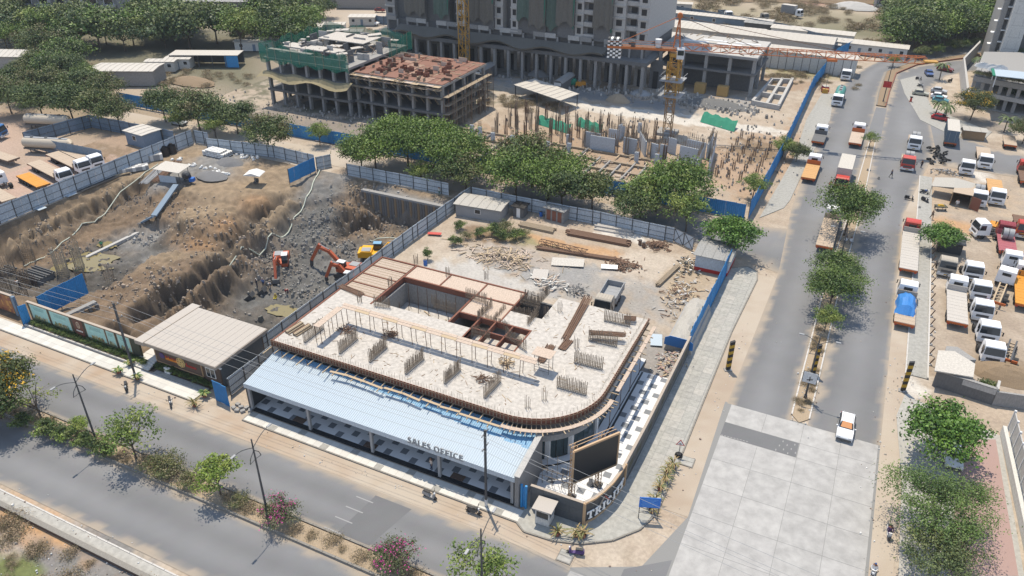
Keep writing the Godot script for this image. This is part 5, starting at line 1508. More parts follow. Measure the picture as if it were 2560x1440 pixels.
func digger(called: String, label: String, at: Vector3, turn: float, house: float, paint: String, e1: Vector3, e2: Vector3, e3: Vector3, breaker := false) -> Node3D:
	var o := thing(called, label, "excavator", at, turn)
	for s in [-1.15, 1.15]:
		track_shoe(o, s, 3.0, 0.42)
	part("undercarriage", mb().bx(v3(-0.9, 0.35, -0.8), v3(0.9, 0.95, 0.8)), "steel_dark", o)
	var hs := part("house", mb().sweep(PackedVector2Array([v2(-2.6, 1.1), v2(1.3, 1.05), v2(1.3, 1.75), v2(-0.4, 1.85), v2(-0.5, 2.25), v2(-2.3, 2.3), v2(-2.65, 2.0)]), v3(-1.3, 0, 0), v3(0, 0, 1), Y, v3(2.6, 0, 0)), paint, o)
	hs.rotation.y = house
	part("counterweight", mb().bx(v3(-1.25, 1.0, -2.95), v3(1.25, 2.0, -2.62)), "steel_dark" if breaker else paint, hs)
	part("engine_cover", mb().bx(v3(-1.1, 2.3, -2.3), v3(0.3, 2.38, -0.7)), "steel_grey", hs)
	var cb := part("cab", mb().sweep(PackedVector2Array([v2(-0.4, 1.75), v2(1.35, 1.7), v2(1.3, 2.3), v2(1.0, 3.0), v2(-0.3, 3.05)]), v3(0.35, 0, 0), v3(0, 0, 1), Y, v3(0.95, 0, 0)), "glass_dark", hs)
	part("cab_roof", mb().bx(v3(0.3, 3.03, -0.4), v3(1.34, 3.12, 1.05)), "steel_white" if paint == "digger_orange" else "shed_blue", cb)
	for z in [-0.35, 0.45]:
		part("cab_pillar", mb().bx(v3(1.28, 1.75, z), v3(1.34, 3.03, z + 0.1)), paint, cb)
	var mid := (e1 + v3(-0.2, 1.6, 0.9)) * 0.5 + v3(0, 0.9, 0.1)
	for s in [[v3(-0.2, 1.6, 0.9), mid, 0.6], [mid, e1, 0.5]]:
		part("boom", mb().bar(s[0], s[1], 0.5, s[2]), paint, hs)
	part("stick", mb().bar(e1 + (e1 - e2) * 0.18, e2, 0.42, 0.48), paint, hs)
	part("ram", mb().tube(v3(-0.2, 1.3, 1.1), mid - Y * 0.2, 0.09, 0.09, 6).tube(mid + Y * 0.4, e1 + (e1 - e2) * 0.15 + Y * 0.1, 0.09, 0.07, 6), "steel_grey", hs)
	if breaker:
		part("breaker", mb().bar(e2, e2.lerp(e3, 0.6), 0.45).tube(e2.lerp(e3, 0.6), e3, 0.12, 0.04, 6), "steel_dark", hs)
	else:
		var d := (e3 - e2)
		part("bucket", mb().sweep(PackedVector2Array([v2(0, 0), v2(0.9, -0.1), v2(1.15, -0.7), v2(0.7, -1.2), v2(-0.1, -1.1), v2(0.55, -0.75), v2(0.5, -0.35)]), e2 + v3(-0.6, 0.15, -0.4), v3(0, 0, 1), Y, v3(1.2, 0, 0)), "steel_dark", hs)
	return o

func bar_cluster(label: String, at: Vector3, w: float, h: float, n: int, mat := "rebar") -> void:
	var o := thing("column_reinforcement", label, "reinforcement", at, 0, "column reinforcement in the left pit")
	var m := mb()
	for q in n:
		var a := TAU * q / n
		var p := v3(cos(a) * w, 0, sin(a) * w * 0.7)
		m.bar(p, p * 1.05 + v3(rng.randf_range(-0.1, 0.1), h * rng.randf_range(0.8, 1.1), rng.randf_range(-0.1, 0.1)), 0.045)
	part("bars", m, mat, o)
	var s := mb()
	for q in int(h / 0.5):
		for e in 8:
			var a0 := TAU * e / 8
			var a1 := TAU * (e + 1) / 8
			s.bar(v3(cos(a0) * w, q * 0.4 + 0.1, sin(a0) * w * 0.7), v3(cos(a1) * w, q * 0.4 + 0.1, sin(a1) * w * 0.7), 0.03)
	part("stirrups", s, mat, o)

func heap(m: MB, at: Vector3, rx: float, rz: float, h: float, rings := 7) -> MB:
	var prev := []
	for j in rings + 1:
		var u := float(j) / rings
		var ring := []
		for q in 18:
			var a := TAU * q / 18
			var k := (1.0 - u) * (1.0 + 0.22 * nz2.get_noise_2d(at.x + cos(a) * 3.0, at.z + sin(a) * 3.0 + u * 2.0))
			ring.append(at + v3(cos(a) * rx * k, h * sin(u * PI / 2) * (1.0 + 0.12 * nz2.get_noise_2d(q * 2.0, u * 9.0)), sin(a) * rz * k))
		if j > 0:
			for q in 18:
				m.quad(prev[q], prev[(q + 1) % 18], ring[(q + 1) % 18], ring[q], Y)
		prev = ring
	return m

func pit_things() -> void:
	digger("excavator", "orange excavator with a pale roof, boom towards the viewer, left of the other two", v3(-87.2, -6.5, -89.3), 0.25, 0.35, "digger_orange", v3(-0.3, 3.6, 4.3), v3(-0.3, 1.2, 5.6), v3(-0.3, 0.2, 5.0))
	digger("excavator", "orange excavator with its raised boom bent over the broken rock", v3(-75.6, -6.5, -92.5), -1.3, -0.2, "digger_orange", v3(-0.2, 4.4, 5.4), v3(-0.2, 1.4, 7.2), v3(-0.2, -0.4, 7.4), true)
	digger("excavator", "bright yellow excavator half hidden by the grey fence", v3(-74.1, -6.4, -99.1), 2.0, 0.0, "digger_yellow", v3(-0.2, 3.6, 4.2), v3(-0.2, 1.4, 5.4), v3(-0.2, 0.2, 5.0))
	digger("excavator", "orange excavator arm rising from behind the fence beside the deck", v3(-72.5, -6.6, -90.1), -1.35, 0.0, "digger_orange", v3(-0.2, 3.6, 3.8), v3(-0.2, 1.0, 5.0), v3(-0.2, -0.2, 5.0), true)
	for q in [["dark excavator bucket lying on the wet floor beside the workers", v3(-84.9, -6.5, -81.3)], ["dark excavator bucket lying alone at the left of the workers", v3(-85.6, -6.5, -79.1)]]:
		var b := thing("loose_bucket", q[0], "bucket", q[1], rng.randf() * 6.0)
		part("shell", mb().sweep(PackedVector2Array([v2(-0.7, 0), v2(0.6, 0), v2(0.95, 0.5), v2(0.6, 1.1), v2(0.5, 1.05), v2(0.8, 0.5), v2(0.5, 0.12), v2(-0.65, 0.12)]), v3(-0.7, 0, 0), v3(0, 0, 1), Y, v3(1.4, 0, 0)), "steel_dark", b)
		for s in [-0.7, 0.66]:
			part("cheek", mb().sweep(PackedVector2Array([v2(-0.6, 0.05), v2(0.6, 0.05), v2(0.9, 0.5), v2(0.6, 1.05)]), v3(s, 0, 0), v3(0, 0, 1), Y, v3(0.05, 0, 0)), "steel_dark", b)
	var p := thing("pile_wall", "wall of closely set bored concrete piles under the pale grey fence", "retaining wall", Vector3.ZERO)
	var a0 := v3(-85.7, -0.3, -112.3)
	var a1 := v3(-66.3, -0.3, -112.5)
	part("capping_beam", mb().bar(a0 + Y * 0.1, a1 + Y * 0.1, 0.9, 0.5), "concrete", p)
	var n := 34
	var pm := mb().tube(v3(0, -6.5, 0), v3(0, 0, 0), 0.33, 0.33, 8).mesh()
	for q in n:
		part("pile", pm, ["concrete_dark", "soil", "concrete_dark"][q % 3], p, a0.lerp(a1, (q + 0.5) / n) + v3(0, 0.0, 0.25))
	p = thing("pile_wall", "short row of bored piles behind the poster wall", "retaining wall", Vector3.ZERO)
	a0 = v3(-97.6, -0.4, -56.0)
	a1 = v3(-97.0, -0.4, -60.9)
	part("capping_beam", mb().bar(a0 + Y * 0.1, a1 + Y * 0.1, 0.8, 0.5), "concrete", p)
	for q in 9:
		part("pile", pm, ["concrete_dark", "soil"][q % 2], p, a0.lerp(a1, (q + 0.5) / 9.0) + v3(0.4, 0, 0))
	bar_cluster("tall reinforcement column nearest the ochre pool", v3(-116.4, -5, -69.2), 1.1, 5.0, 34, "rebar_pale")
	bar_cluster("tall reinforcement column beside the pale trench cover", v3(-116.1, -5, -72.1), 0.9, 5.2, 30, "rebar_pale")
	bar_cluster("dark reinforcement column standing over the black formwork", v3(-119.1, -5, -64.2), 1.0, 3.0, 30)
	bar_cluster("bundle of bars just left of the blue sheet fence", v3(-111.1, -4.5, -68.6), 0.8, 2.6, 24)
	bar_cluster("sparse reinforcement column on the muddy slope", v3(-125.2, -4.6, -69.5), 1.2, 3.4, 20)
	bar_cluster("sparse reinforcement column at the foot of the fence strip", v3(-123.7, -4.6, -64.8), 1.3, 3.4, 20)
	bar_cluster("thin bars standing at the end of the ridge", v3(-106.7, -4, -70.5), 0.9, 2.6, 14)
	bar_cluster("bars rising behind the brown printed hoarding", v3(-117.4, -4.6, -60.0), 1.2, 4.2, 30)
	bar_cluster("bars rising left of the narrow blue gate", v3(-110.3, -4, -58.5), 1.0, 4.0, 26)
	for q in [["stepped black formwork of the footing beside the pool", v3(-119.6, -4.6, -66.8), 4.6, 3.0], ["long dark formwork behind the brown printed hoarding", v3(-114.1, -4, -58.6), 5.0, 3.6], ["low dark formwork at the left edge of the pit", v3(-126.3, -4.8, -65.4), 3.6, 2.4]]:
		var f := thing("footing_form", q[0], "formwork", q[1], 0)
		part("footing", mb().bx(v3(-q[2] / 2, -0.6, -q[3] / 2), v3(q[2] / 2, 0.5, q[3] / 2)), "concrete_dark", f)
		for k in 6:
			var z: float = -q[3] / 2 + k * q[3] / 5
			part("form_board", mb().bx(v3(-q[2] / 2 - 0.2, 0.5 + (k % 2) * 0.12, z - 0.09), v3(q[2] / 2 + 0.2, 0.72 + (k % 2) * 0.12, z + 0.09)), "steel_dark", f)
		for k in 10:
			var c := v3(-q[2] / 2 + k * q[2] / 9, -0.4, q[3] / 2 + 0.4)
			part("prop", mb().tube(c, c + Y * 2.2, 0.05, 0.05, 5), "rust", f)
	var ch := thing("trench_cover", "pale concrete strip running down past the ochre pool", "concrete strip", Vector3.ZERO)
	var c0 := v3(-118.3, -4.9, -75.1)
	var c1 := v3(-118.0, -4.9, -86.0)
	part("strip", mb().bar(c0, c1, 1.0, 0.35), "concrete_pale", ch)
	part("rim", mb().bar(c0 + Y * 0.25 + v3(0.45, 0, 0), c1 + Y * 0.25 + v3(0.45, 0, 0), 0.15, 0.25), "concrete_pale", ch)
	var hs := [["pale hose running down from the gate along the stone ramp", [v3(-98.9, 0.1, -116.3), v3(-94.7, -2.2, -106.5), v3(-92.9, -5, -98.3), v3(-92.6, -6.4, -91.7), v3(-93.5, -6.5, -81.8), v3(-93.0, -6.5, -74.1)], 0.13], ["thin hose curving from the fence strip down past the pool", [v3(-130.8, 0.1, -104.1), v3(-128.3, -1, -92.1), v3(-126.4, -3.4, -85.6), v3(-126.6, -3.8, -80.8), v3(-124.3, -4.6, -71.5), v3(-124.8, -4.6, -68.1)], 0.1], ["green hose arching over beside the yellow excavator", [v3(-78.5, -6, -103.6), v3(-77.0, -5, -104.1), v3(-74.7, -4.6, -104.7), v3(-73.0, -4.8, -105.4)], 0.1]]
	for q in hs:
		var m := mb()
		var pts: Array = q[1]
		for e in pts.size() - 1:
			for k in 6:
				var u0 := k / 6.0
				var u1 := (k + 1) / 6.0
				var f := func(u):
					var x: Vector3 = pts[e].lerp(pts[e + 1], u)
					x.y = maxf(x.y, pit_height(x.x, x.z) + 0.15) if x.x > -132.9 and x.x < -66.3 else 0.1
					return x
				m.tube(f.call(u0), f.call(u1), q[2], q[2], 6, false)
		tag(part("hose", m, "hose"), q[0], "hose", "hoses in the excavation")
	var sh := thing("mixer_shelter", "small tin roofed shelter over the concrete mixer", "shelter", v3(-122.0, -0.3, -100.1), 0.25)
	for q in [v3(-2.2, 0, -1.6), v3(2.2, 0, -1.6), v3(2.2, 0, 1.6), v3(-2.2, 0, 1.6)]:
		part("post", mb().tube(q, q + Y * 2.6, 0.06, 0.06, 6), "steel_dark", sh)
	part("roof", mb().sweep(PackedVector2Array([v2(-2.8, 2.9), v2(2.7, 2.5), v2(2.7, 2.56), v2(-2.8, 2.96)]), v3(0, 0, -2.2), Vector3.RIGHT, Y, v3(0, 0, 4.4)), "roof_pale", sh)
	part("side_sheet", mb().bx(v3(-2.2, 0.1, 1.6), v3(1.4, 1.5, 1.66)), "sheet_grey1", sh)
	var mx := thing("concrete_mixer", "blue and black concrete mixing plant beside the tin shelter", "mixer", v3(-118.5, -0.3, -100.0), 0.4)
	part("drum", mb().lathe([v2(0.4, -0.9), v2(0.8, -0.3), v2(0.8, 0.4), v2(0.3, 0.9)], v3(0, 1.7, 0), v3(0.6, 0.5, 0.6).normalized()), "steel_dark", mx)
	part("frame", mb().bx(v3(-0.9, 0.2, -0.6), v3(0.9, 0.5, 0.6)), "steel_dark", mx)
	part("motor_box", mb().bx(v3(0.6, 0.5, -0.5), v3(1.5, 1.2, 0.5)), "blue_plastic", mx)
	for s in [-0.7, 0.7]:
		part("leg", mb().bx(v3(s - 0.08, 0, -0.5), v3(s + 0.08, 1.6, -0.3)), "steel_dark", mx)
	var cv := thing("net_chute", "dark netted chute sloping from the mixer down into the pit", "chute", Vector3.ZERO)
	var k0 := v3(-119.0, 0.2, -97.6)
	var k1 := v3(-116.2, -2.2, -88.9)
	var k2 := v3(-119.8, -4.2, -87.9)
	part("trough", mb().bar(k0, k1, 1.1, 0.3).bar(k1, k2, 1.1, 0.3), "sheet_slate0", cv)
	for q in 6:
		var f := k0.lerp(k1, q / 5.0)
		part("trestle", mb().tube(f + v3(-0.4, 0, 0.3), f + v3(-0.5, -2.4, 0.4), 0.05, 0.05, 5).tube(f + v3(0.4, 0, 0.3), f + v3(0.5, -2.4, 0.4), 0.05, 0.05, 5), "timber_old", cv)
	var u := thing("sun_umbrella", "white square sunshade over a seat in the middle of the sandy yard", "sunshade", v3(-106.4, -0.4, -105.8), 0.3)
	part("canopy", mb().sweep(PackedVector2Array([v2(-1.7, 2.2), v2(1.7, 2.2), v2(1.6, 2.3), v2(0, 2.75), v2(-1.6, 2.3)]), v3(0, 0, -1.4), Vector3.RIGHT, Y, v3(0, 0, 2.8)), "white_sack", u)
	part("pole", mb().tube(v3(0, 0, 0), v3(0, 2.5, 0), 0.04, 0.04, 6), "steel_grey", u)
	part("seat", mb().bx(v3(-0.4, 0.3, -0.4), v3(0.5, 0.5, 0.4)).bx(v3(-0.4, 0.5, -0.45), v3(0.5, 1.1, -0.35)), "steel_dark", u)
	for q in [["pair of black water tanks by the fence, left one", v3(-133.6, 0, -108.6)], ["pair of black water tanks by the fence, right one", v3(-133.3, 0, -110.3)]]:
		var t := thing("water_tank", q[0], "water tank", q[1], 0, "black water tanks")
		part("tank", mb().lathe([v2(0.95, 0), v2(1.0, 0.3), v2(0.95, 0.6), v2(1.0, 0.9), v2(0.95, 1.3), v2(0.9, 1.7), v2(0.35, 2.0)], Vector3.ZERO, Y, 16), "black", t)
		part("lid", mb().lathe([v2(0.35, 2.0), v2(0.32, 2.15)], Vector3.ZERO, Y, 12), "black", t)
	var blk := [["long low stack of grey blocks beside the lorry yard fence", v3(-132.5, 0, -99.9), 9, 3, 2, 0.44], ["small stack of grey blocks beside the black water tanks", v3(-133.4, 0, -106.1), 5, 3, 3, 0.44]]
	for q in blk:
		var t := thing("block_stack", q[0], "blocks", q[1], 0.95)
		for x in q[2]:
			for z in q[3]:
				for y in q[4]:
					part("block", mb().box(v3((x - q[2] / 2.0) * 0.62, 0.22 + y * 0.42, (z - 1) * 0.62), v3(0.6, 0.4, 0.6)), "block_grey" if (x + z) % 3 else "white_sack", t)
	var sk := thing("sack_stack", "big white stack of cement sacks against the grey fence", "sacks", v3(-123.6, 0, -113.6))
	var smesh := mb().lathe([v2(0.02, -0.42), v2(0.28, -0.3), v2(0.3, 0.0), v2(0.28, 0.3), v2(0.02, 0.42)], Vector3.ZERO, Vector3.RIGHT, 8).mesh()
	for x in 7:
		for z in 5:
			for y in 4:
				if y == 3 and (x < 1 or x > 5 or z < 1):
					continue
				var s := part("sack", smesh, "white_sack", sk, v3((x - 3) * 0.85 + rng.randf_range(-0.06, 0.06), 0.2 + y * 0.36, (z - 2) * 0.62 + rng.randf_range(-0.05, 0.05)), rng.randf_range(-0.15, 0.15))
				s.scale.y = 0.7
	tag(part("gravel_heap", heap(mb(), v3(-118.3, -0.1, -111.4), 3.4, 2.2, 1.2), "gravel"), "grey gravel heap in front of the white sacks", "gravel heap")
	tag(part("gravel_heap", heap(mb(), v3(-116.6, -0.1, -104.5), 3.8, 2.4, 0.8), "gravel"), "low wide grey gravel heap in the store yard", "gravel heap")
	var bun := [["long grey bundle of steel bars pointing down to the pit", v3(-125.7, -0.2, -95.8), v3(-129.4, 0.1, -104.8), "steel_grey"], ["second long bundle of steel bars beside the mixer shelter", v3(-124.4, -0.2, -97.5), v3(-128.0, 0.1, -106.8), "rust"], ["bundle of dark steel bars lying along the lorry yard fence", v3(-133.4, 0, -87.5), v3(-133.5, 0, -95.9), "steel_dark"], ["bundle of yellowish timbers along the lorry yard fence", v3(-134.0, 0, -95.6), v3(-132.9, 0, -98.5), "timber"]]
	for q in bun:
		var t := thing("bar_bundle", q[0], "bundle", q[1], 0, "bundles beside the excavation")
		var d: Vector3 = q[2] - q[1]
		var s := d.cross(Y).normalized()
		var m := mb()
		for e in 22:
			var off := s * ((e % 11) - 5) * 0.16 + Y * (0.08 + e / 11 * 0.1)
			m.bar(off + d * rng.randf_range(-0.05, 0.05), off + d * rng.randf_range(0.95, 1.05) + s * rng.randf_range(-0.3, 0.3), 0.09)
		part("bars", m, q[3], t)
	for q in [["pale blue sheet lying on the strip beside the fence, lower one", v3(-132.9, 0, -78.1), v3(-132.8, 0, -79.6)], ["pale blue sheet lying on the strip beside the fence, upper one", v3(-133.5, 0, -84.5), v3(-133.4, 0, -86.5)]]:
		var t := thing("loose_sheet", q[0], "metal sheet", q[1], 0.0)
		part("sheet", mb().bar(Y * 0.06, q[2] - q[1] + Y * 0.1, 1.3, 0.04).bar(v3(0.2, 0.12, 0), q[2] - q[1] + v3(0.3, 0.15, 0), 0.9, 0.03), "shed_roof", t)
	var nx := 0
	for q in [v3(-124.1, 0, -106.5), v3(-120.2, 0, -107.2), v3(-116.8, 0, -106.5), v3(-128.7, 0, -108.0), v3(-119.9, 0, -116.2), v3(-117.4, 0, -115.6), v3(-115.0, 0, -106.2), v3(-115.3, 0, -115.9)]:
		var t := thing("torn_sack", ["crumpled white plastic beside the tanks", "crumpled white sack on the grey gravel", "torn white plastic at the edge of the gravel", "white crumpled sheet beside the grey blocks", "white sacks tumbled right of the big stack", "loose white sacks below the grey fence", "torn white sack nearest the sandy track", "white scrap beside the dark grating"][nx], "sack", q)
		nx += 1
		var m := mb()
		for e in 6:
			m.lump(v3(rng.randfn() * 0.7, 0.0, rng.randfn() * 0.5), v3(1.1, 0.35, 0.8), rng, rng.randf() * 6.0)
		part("folds", m, "white_sack", t)

func frame_storeys(o: Node, x0: float, x1: float, z0: float, z1: float, ys: Array, bay: float, m := "concrete", cw := 0.6) -> void:
	for q in ys.size():
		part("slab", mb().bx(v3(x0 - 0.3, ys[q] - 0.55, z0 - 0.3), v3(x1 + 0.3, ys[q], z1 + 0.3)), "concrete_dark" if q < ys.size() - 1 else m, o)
		var lo: float = 0.0 if q == 0 else ys[q - 1]
		var nx := int((x1 - x0) / bay)
		var nzz := maxi(1, int((z1 - z0) / (bay * 1.3)))
		for i in nx + 1:
			for j in nzz + 1:
				if i > 0 and i < nx and j > 0 and j < nzz and (i + j) % 2:
					continue
				var p := v3(lerpf(x0 + cw / 2, x1 - cw / 2, float(i) / nx), 0, lerpf(z0 + cw, z1 - cw / 2, float(j) / nzz))
				part("column", mb().bx(p + v3(-cw / 2, lo, -cw), p + v3(cw / 2, ys[q] - 0.55, cw * 0.4)), m, o)

func back_buildings() -> void:
	var o := thing("netted_building", "unfinished concrete building wrapped in green safety net at the top", "building", Vector3.ZERO)
	frame_storeys(o, -138, -113.5, -173, -147.5, [3.9, 8.0, 11.6], 4.0)
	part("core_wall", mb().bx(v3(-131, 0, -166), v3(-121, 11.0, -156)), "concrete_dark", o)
	for q in 46:
		var p := v3(rng.randf_range(-137, -115), 11.6, rng.randf_range(-172, -149))
		var l := rng.randf_range(1.2, 3.6)
		if q % 3 == 0:
			part("wall_stub", mb().bx(p, p + v3(l, rng.randf_range(1.4, 3.0), 0.22)), ["concrete", "concrete_pale"][q % 2], o)
		elif q % 3 == 1:
			part("wall_stub", mb().bx(p, p + v3(0.22, rng.randf_range(1.4, 3.0), l)), "concrete_dark", o)
		else:
			part("slab_board", mb().box(p + Y * rng.randf_range(1.5, 2.8), v3(l, 0.15, l * 0.7), Basis(v3(0, 1, 0.1).normalized(), rng.randf())), ["concrete_pale", "ply", "deck"][q % 3], o)
	for q in [[v3(-137, 13.4, -149), v3(-124, 13.6, -147.8)], [v3(-136, 13.2, -156), v3(-120, 13.5, -152)], [v3(-132, 13.8, -169), v3(-118, 14.0, -161)]]:
		part("slab_board", mb().bx(q[0], q[1]), "deck", o)
	part("parapet_wall", mb().bx(v3(-137.8, 11.6, -148.0), v3(-114, 13.2, -147.8)), "concrete", o)
	for q in 90:
		var p := v3(rng.randf_range(-137, -114), rng.randf_range(11.8, 13.4), rng.randf_range(-172, -149))
		var a := rng.randf() * TAU
		part("scaffold_pole", mb().bar(p, p + v3(cos(a) * 1.8, rng.randf_range(-0.1, 1.6), sin(a) * 1.8), 0.1), ["timber_old", "rust", "timber"][q % 3], o)
	var ring := [v3(-112.6, 0, -147), v3(-139, 0, -147), v3(-139, 0, -174), v3(-112, 0, -174), v3(-112, 0, -163)]
	for s in ring.size() - 1:
		var d: Vector3 = ring[s + 1] - ring[s]
		var n := int(d.length() / 1.2)
		var m := mb()
		for q in n:
			var a: Vector3 = ring[s] + d * (float(q) / n)
			var b: Vector3 = ring[s] + d * (float(q + 1) / n)
			var ya := 14.6 + 0.5 * sin(q * 0.9) + 0.3 * sin(q * 2.1)
			var yb := 14.6 + 0.5 * sin((q + 1) * 0.9) + 0.3 * sin((q + 1) * 2.1)
			var la := 10.6 + 0.4 * sin(q * 1.4)
			var lb := 10.6 + 0.4 * sin((q + 1) * 1.4)
			var nn := v3(-d.z, 0, d.x).normalized()
			var ba := nn * 0.35 * sin(q * 1.1)
			var bb := nn * 0.35 * sin((q + 1) * 1.1)
			m.quad(a + Y * ya, b + Y * yb, b + bb + Y * 12.5, a + ba + Y * 12.5)
			m.quad(a + ba + Y * 12.5, b + bb + Y * 12.5, b + Y * lb, a + Y * la)
			if q % 2 == 0:
				part("net_pole", mb().tube(a + Y * 11, a + Y * (ya + 0.5), 0.06, 0.05, 5), "timber_old", o)
		part("safety_net", m, "net_green_thin", o)
	var nt := mb()
	for q in 16:
		var x := -139.0 + q * 1.7
		nt.quad(v3(x, 8.2 + 0.3 * sin(q * 1.3), -147), v3(x + 1.7, 8.2 + 0.3 * sin(q * 1.3 + 1.3), -147), v3(x + 1.7, 7.2 + 0.6 * sin(q * 0.8 + 0.8), -144.4), v3(x, 7.2 + 0.6 * sin(q * 0.8), -144.4), Y)
	part("catch_net", nt, mk("net_tan", 0.2, 0.17, 0.1, 0.95), o)

	mk("bed_form", 0.32, 0.2, 0.15, 0.9, "stain", s3(0.6))
	o = thing("formwork_building", "unfinished three storey frame topped with red brown shuttering boards", "building", Vector3.ZERO)
	frame_storeys(o, -112.6, -88.6, -170, -149, [3.9, 7.6, 10.4], 3.9)
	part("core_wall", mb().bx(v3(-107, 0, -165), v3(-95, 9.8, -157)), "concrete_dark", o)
	for i in 6:
		for j in 5:
			var p := v3(-112.6 + i * 4.05, 10.4, -170 + j * 4.25)
			part("shutter_board", mb().bx(p, p + v3(3.9, 0.15 + rng.randf() * 0.12, 4.1)), mk("ply_rose", 0.24, 0.12, 0.085, 0.9, "stain", s3(0.6)) if (i * 2 + j * 5) % 7 else M["bed_form"], o)
	for q in 190:
		var p := v3(rng.randf_range(-112.5, -89), 10.5, rng.randf_range(-170, -149.5))
		var a := (rng.randi() % 2) * PI / 2
		var l := rng.randf_range(0.8, 3.2)
		part("timber", mb().bar(p, p + v3(cos(a) * l, rng.randf_range(0.0, 0.15), sin(a) * l), 0.16, 0.2), ["ply_red", "rust", "timber_old", "timber"][q % 4], o)
	for q in 70:
		var p := v3(rng.randf_range(-112, -90), 10.5, rng.randf_range(-169, -149.5))
		var l := rng.randf_range(0.6, 2.4)
		part("upright_board", mb().bx(p, p + (v3(l, rng.randf_range(0.4, 1.2), 0.1) if q % 2 else v3(0.1, rng.randf_range(0.4, 1.2), l))), ["ply_red", "ply", "timber_old", "rust"][q % 4], o)
	for q in 12:
		var p := v3(rng.randf_range(-111, -90), 10.5, rng.randf_range(-168, -151))
		part("column_form", mb().bx(p + v3(-0.6, 0, -0.5), p + v3(0.6, rng.randf_range(0.8, 1.6), -0.35)).bx(p + v3(-0.6, 0, 0.35), p + v3(0.6, 1.0, 0.5)).bx(p + v3(-0.6, 0, -0.35), p + v3(-0.45, 1.0, 0.35)).bx(p + v3(0.45, 0, -0.35), p + v3(0.6, 1.0, 0.35)), "ply_red", o)
	for s in 3:
		for q in 13:
			part("platform_board", mb().bx(v3(-113 + q * 1.9, [7.5, 9.4, 10.2][s] + rng.randf() * 0.1, -148.6), v3(-111.2 + q * 1.9, [7.58, 9.48, 10.28][s], -147.6 + rng.randf() * 0.4)), ["timber", "timber_old", "ply"][q % 3], o)
			if s < 2:
				part("strut", mb().bar(v3(-112.5 + q * 1.9, [5.8, 8.0][s], -149), v3(-112.6 + q * 1.9, [7.4, 9.3][s], -147.6), 0.1), "timber_old", o)
	for q in 60:
		var p := v3(-88.0 + rng.randf() * 2.2, 0, -170 + rng.randf() * 22)
		part("scaffold_pole", mb().tube(p, p + Y * rng.randf_range(5, 10), 0.06, 0.05, 5), ["rust", "timber_old"][q % 2], o)
	for y in [2.0, 4.0, 6.0, 8.0]:
		part("scaffold_board", mb().bx(v3(-88.0, y, -170), v3(-86.6, y + 0.08, -148)), "timber_old", o)

	var wl := [[v3(-55.7, 0, -153.7), v3(-51.9, 0, -153.6)], [v3(-53.6, 0, -151.9), v3(-48.1, 0, -152.0)], [v3(-51.5, 0, -157.7), v3(-49.2, 0, -157.7)], [v3(-46.8, 0, -154.0), v3(-43.7, 0, -153.6)], [v3(-44.7, 0, -159.1), v3(-41.6, 0, -153.3)], [v3(-40.4, 0, -153.1), v3(-38.8, 0, -152.7)], [v3(-38.5, 0, -153.3), v3(-36.9, 0, -153.1)], [v3(-38.1, 0, -158.3), v3(-36.2, 0, -157.6)], [v3(-34.5, 0, -154.3), v3(-30.5, 0, -153.7)], [v3(-34.2, 0, -158.9), v3(-30.0, 0, -158.1)], [v3(-29.3, 0, -147.6), v3(-30.1, 0, -155.7)], [v3(-29.4, 0, -157.3), v3(-30.1, 0, -165.0)], [v3(-27.0, 0, -148.7), v3(-29.0, 0, -162.8)], [v3(-50.2, 0, -160.7), v3(-50.0, 0, -162.2)]]
	var wn := ["pale stub wall at the left end of the foundation row", "pale stub wall in front of the left foundation group", "small pale wall behind the left foundation group", "broad pale wall of the second foundation group", "pale side wall of the second foundation group", "narrow pale wall left of the crane foot", "narrow pale wall beside the crane foot", "pale wall right behind the crane foot", "widest pale wall near the right end of the foundations", "pale wall behind the widest foundation wall", "thin end wall over the dark trench", "slender pale wall at the right end", "long pale end wall beside the sandy path", "small pale pier behind the left foundation group"]
	for q in wl.size():
		var t := thing("stub_wall", wn[q], "wall", wl[q][0], 0, "pale foundation walls")
		var d: Vector3 = wl[q][1] - wl[q][0]
		part("wall", mb().bar(Y * 1.6, d + Y * 1.6, 0.35, 3.6), mk("new_concrete", 0.52, 0.56, 0.6, 0.9, "stain", v3(0.4, 0.15, 0.4)), t)
		part("starter_bars", cage(mb(), Y * 3.3, d + Y * 3.3, 1.6, 0.45, 0.12, 0.1), "rebar", t)
	var k := 0
	for q in [v3(-81.5, 0, -149.5), v3(-79.2, 0, -149.1), v3(-74.8, 0, -146.9), v3(-70.2, 0, -147.3), v3(-65.9, 0, -146.6), v3(-61.7, 0, -147.1), v3(-59.3, 0, -153.3), v3(-57.1, 0, -148.3), v3(-42.4, 0, -149.6), v3(-38.3, 0, -150.4), v3(-33.4, 0, -149.1), v3(-50.1, 0, -163.7), v3(-47.5, 0, -168.0)]:
		var t := thing("concrete_pier", "pale concrete pier in the foundations, number %s from the left" % ["one", "two", "three", "four", "five", "six", "seven", "eight", "nine", "ten", "eleven", "twelve", "thirteen"][k], "pier", q, 0, "concrete piers of the foundations")
		part("pier", mb().bx(v3(-0.4, -0.5, -0.3), v3(0.4, 2.2, 0.3)), "new_concrete", t)
		part("starter_bars", cage(mb(), v3(-0.3, 2.2, 0), v3(0.3, 2.2, 0), 1.4, 0.25), "rebar", t)
		k += 1
	var fb := thing("ground_beams", "grid of concrete ground beams with planks in the foundation pit", "foundation", Vector3.ZERO)
	for q in 9:
		var x := -91.0 + q * 4.6
		part("beam", mb().bx(v3(x, 0.0, -152), v3(x + 0.4, 0.5, -137)), "concrete_dark", fb)
	for q in 4:
		part("beam", mb().bx(v3(-92, 0.05, -151.5 + q * 4.6), v3(-30, 0.45, -151.1 + q * 4.6)), "timber_old", fb)
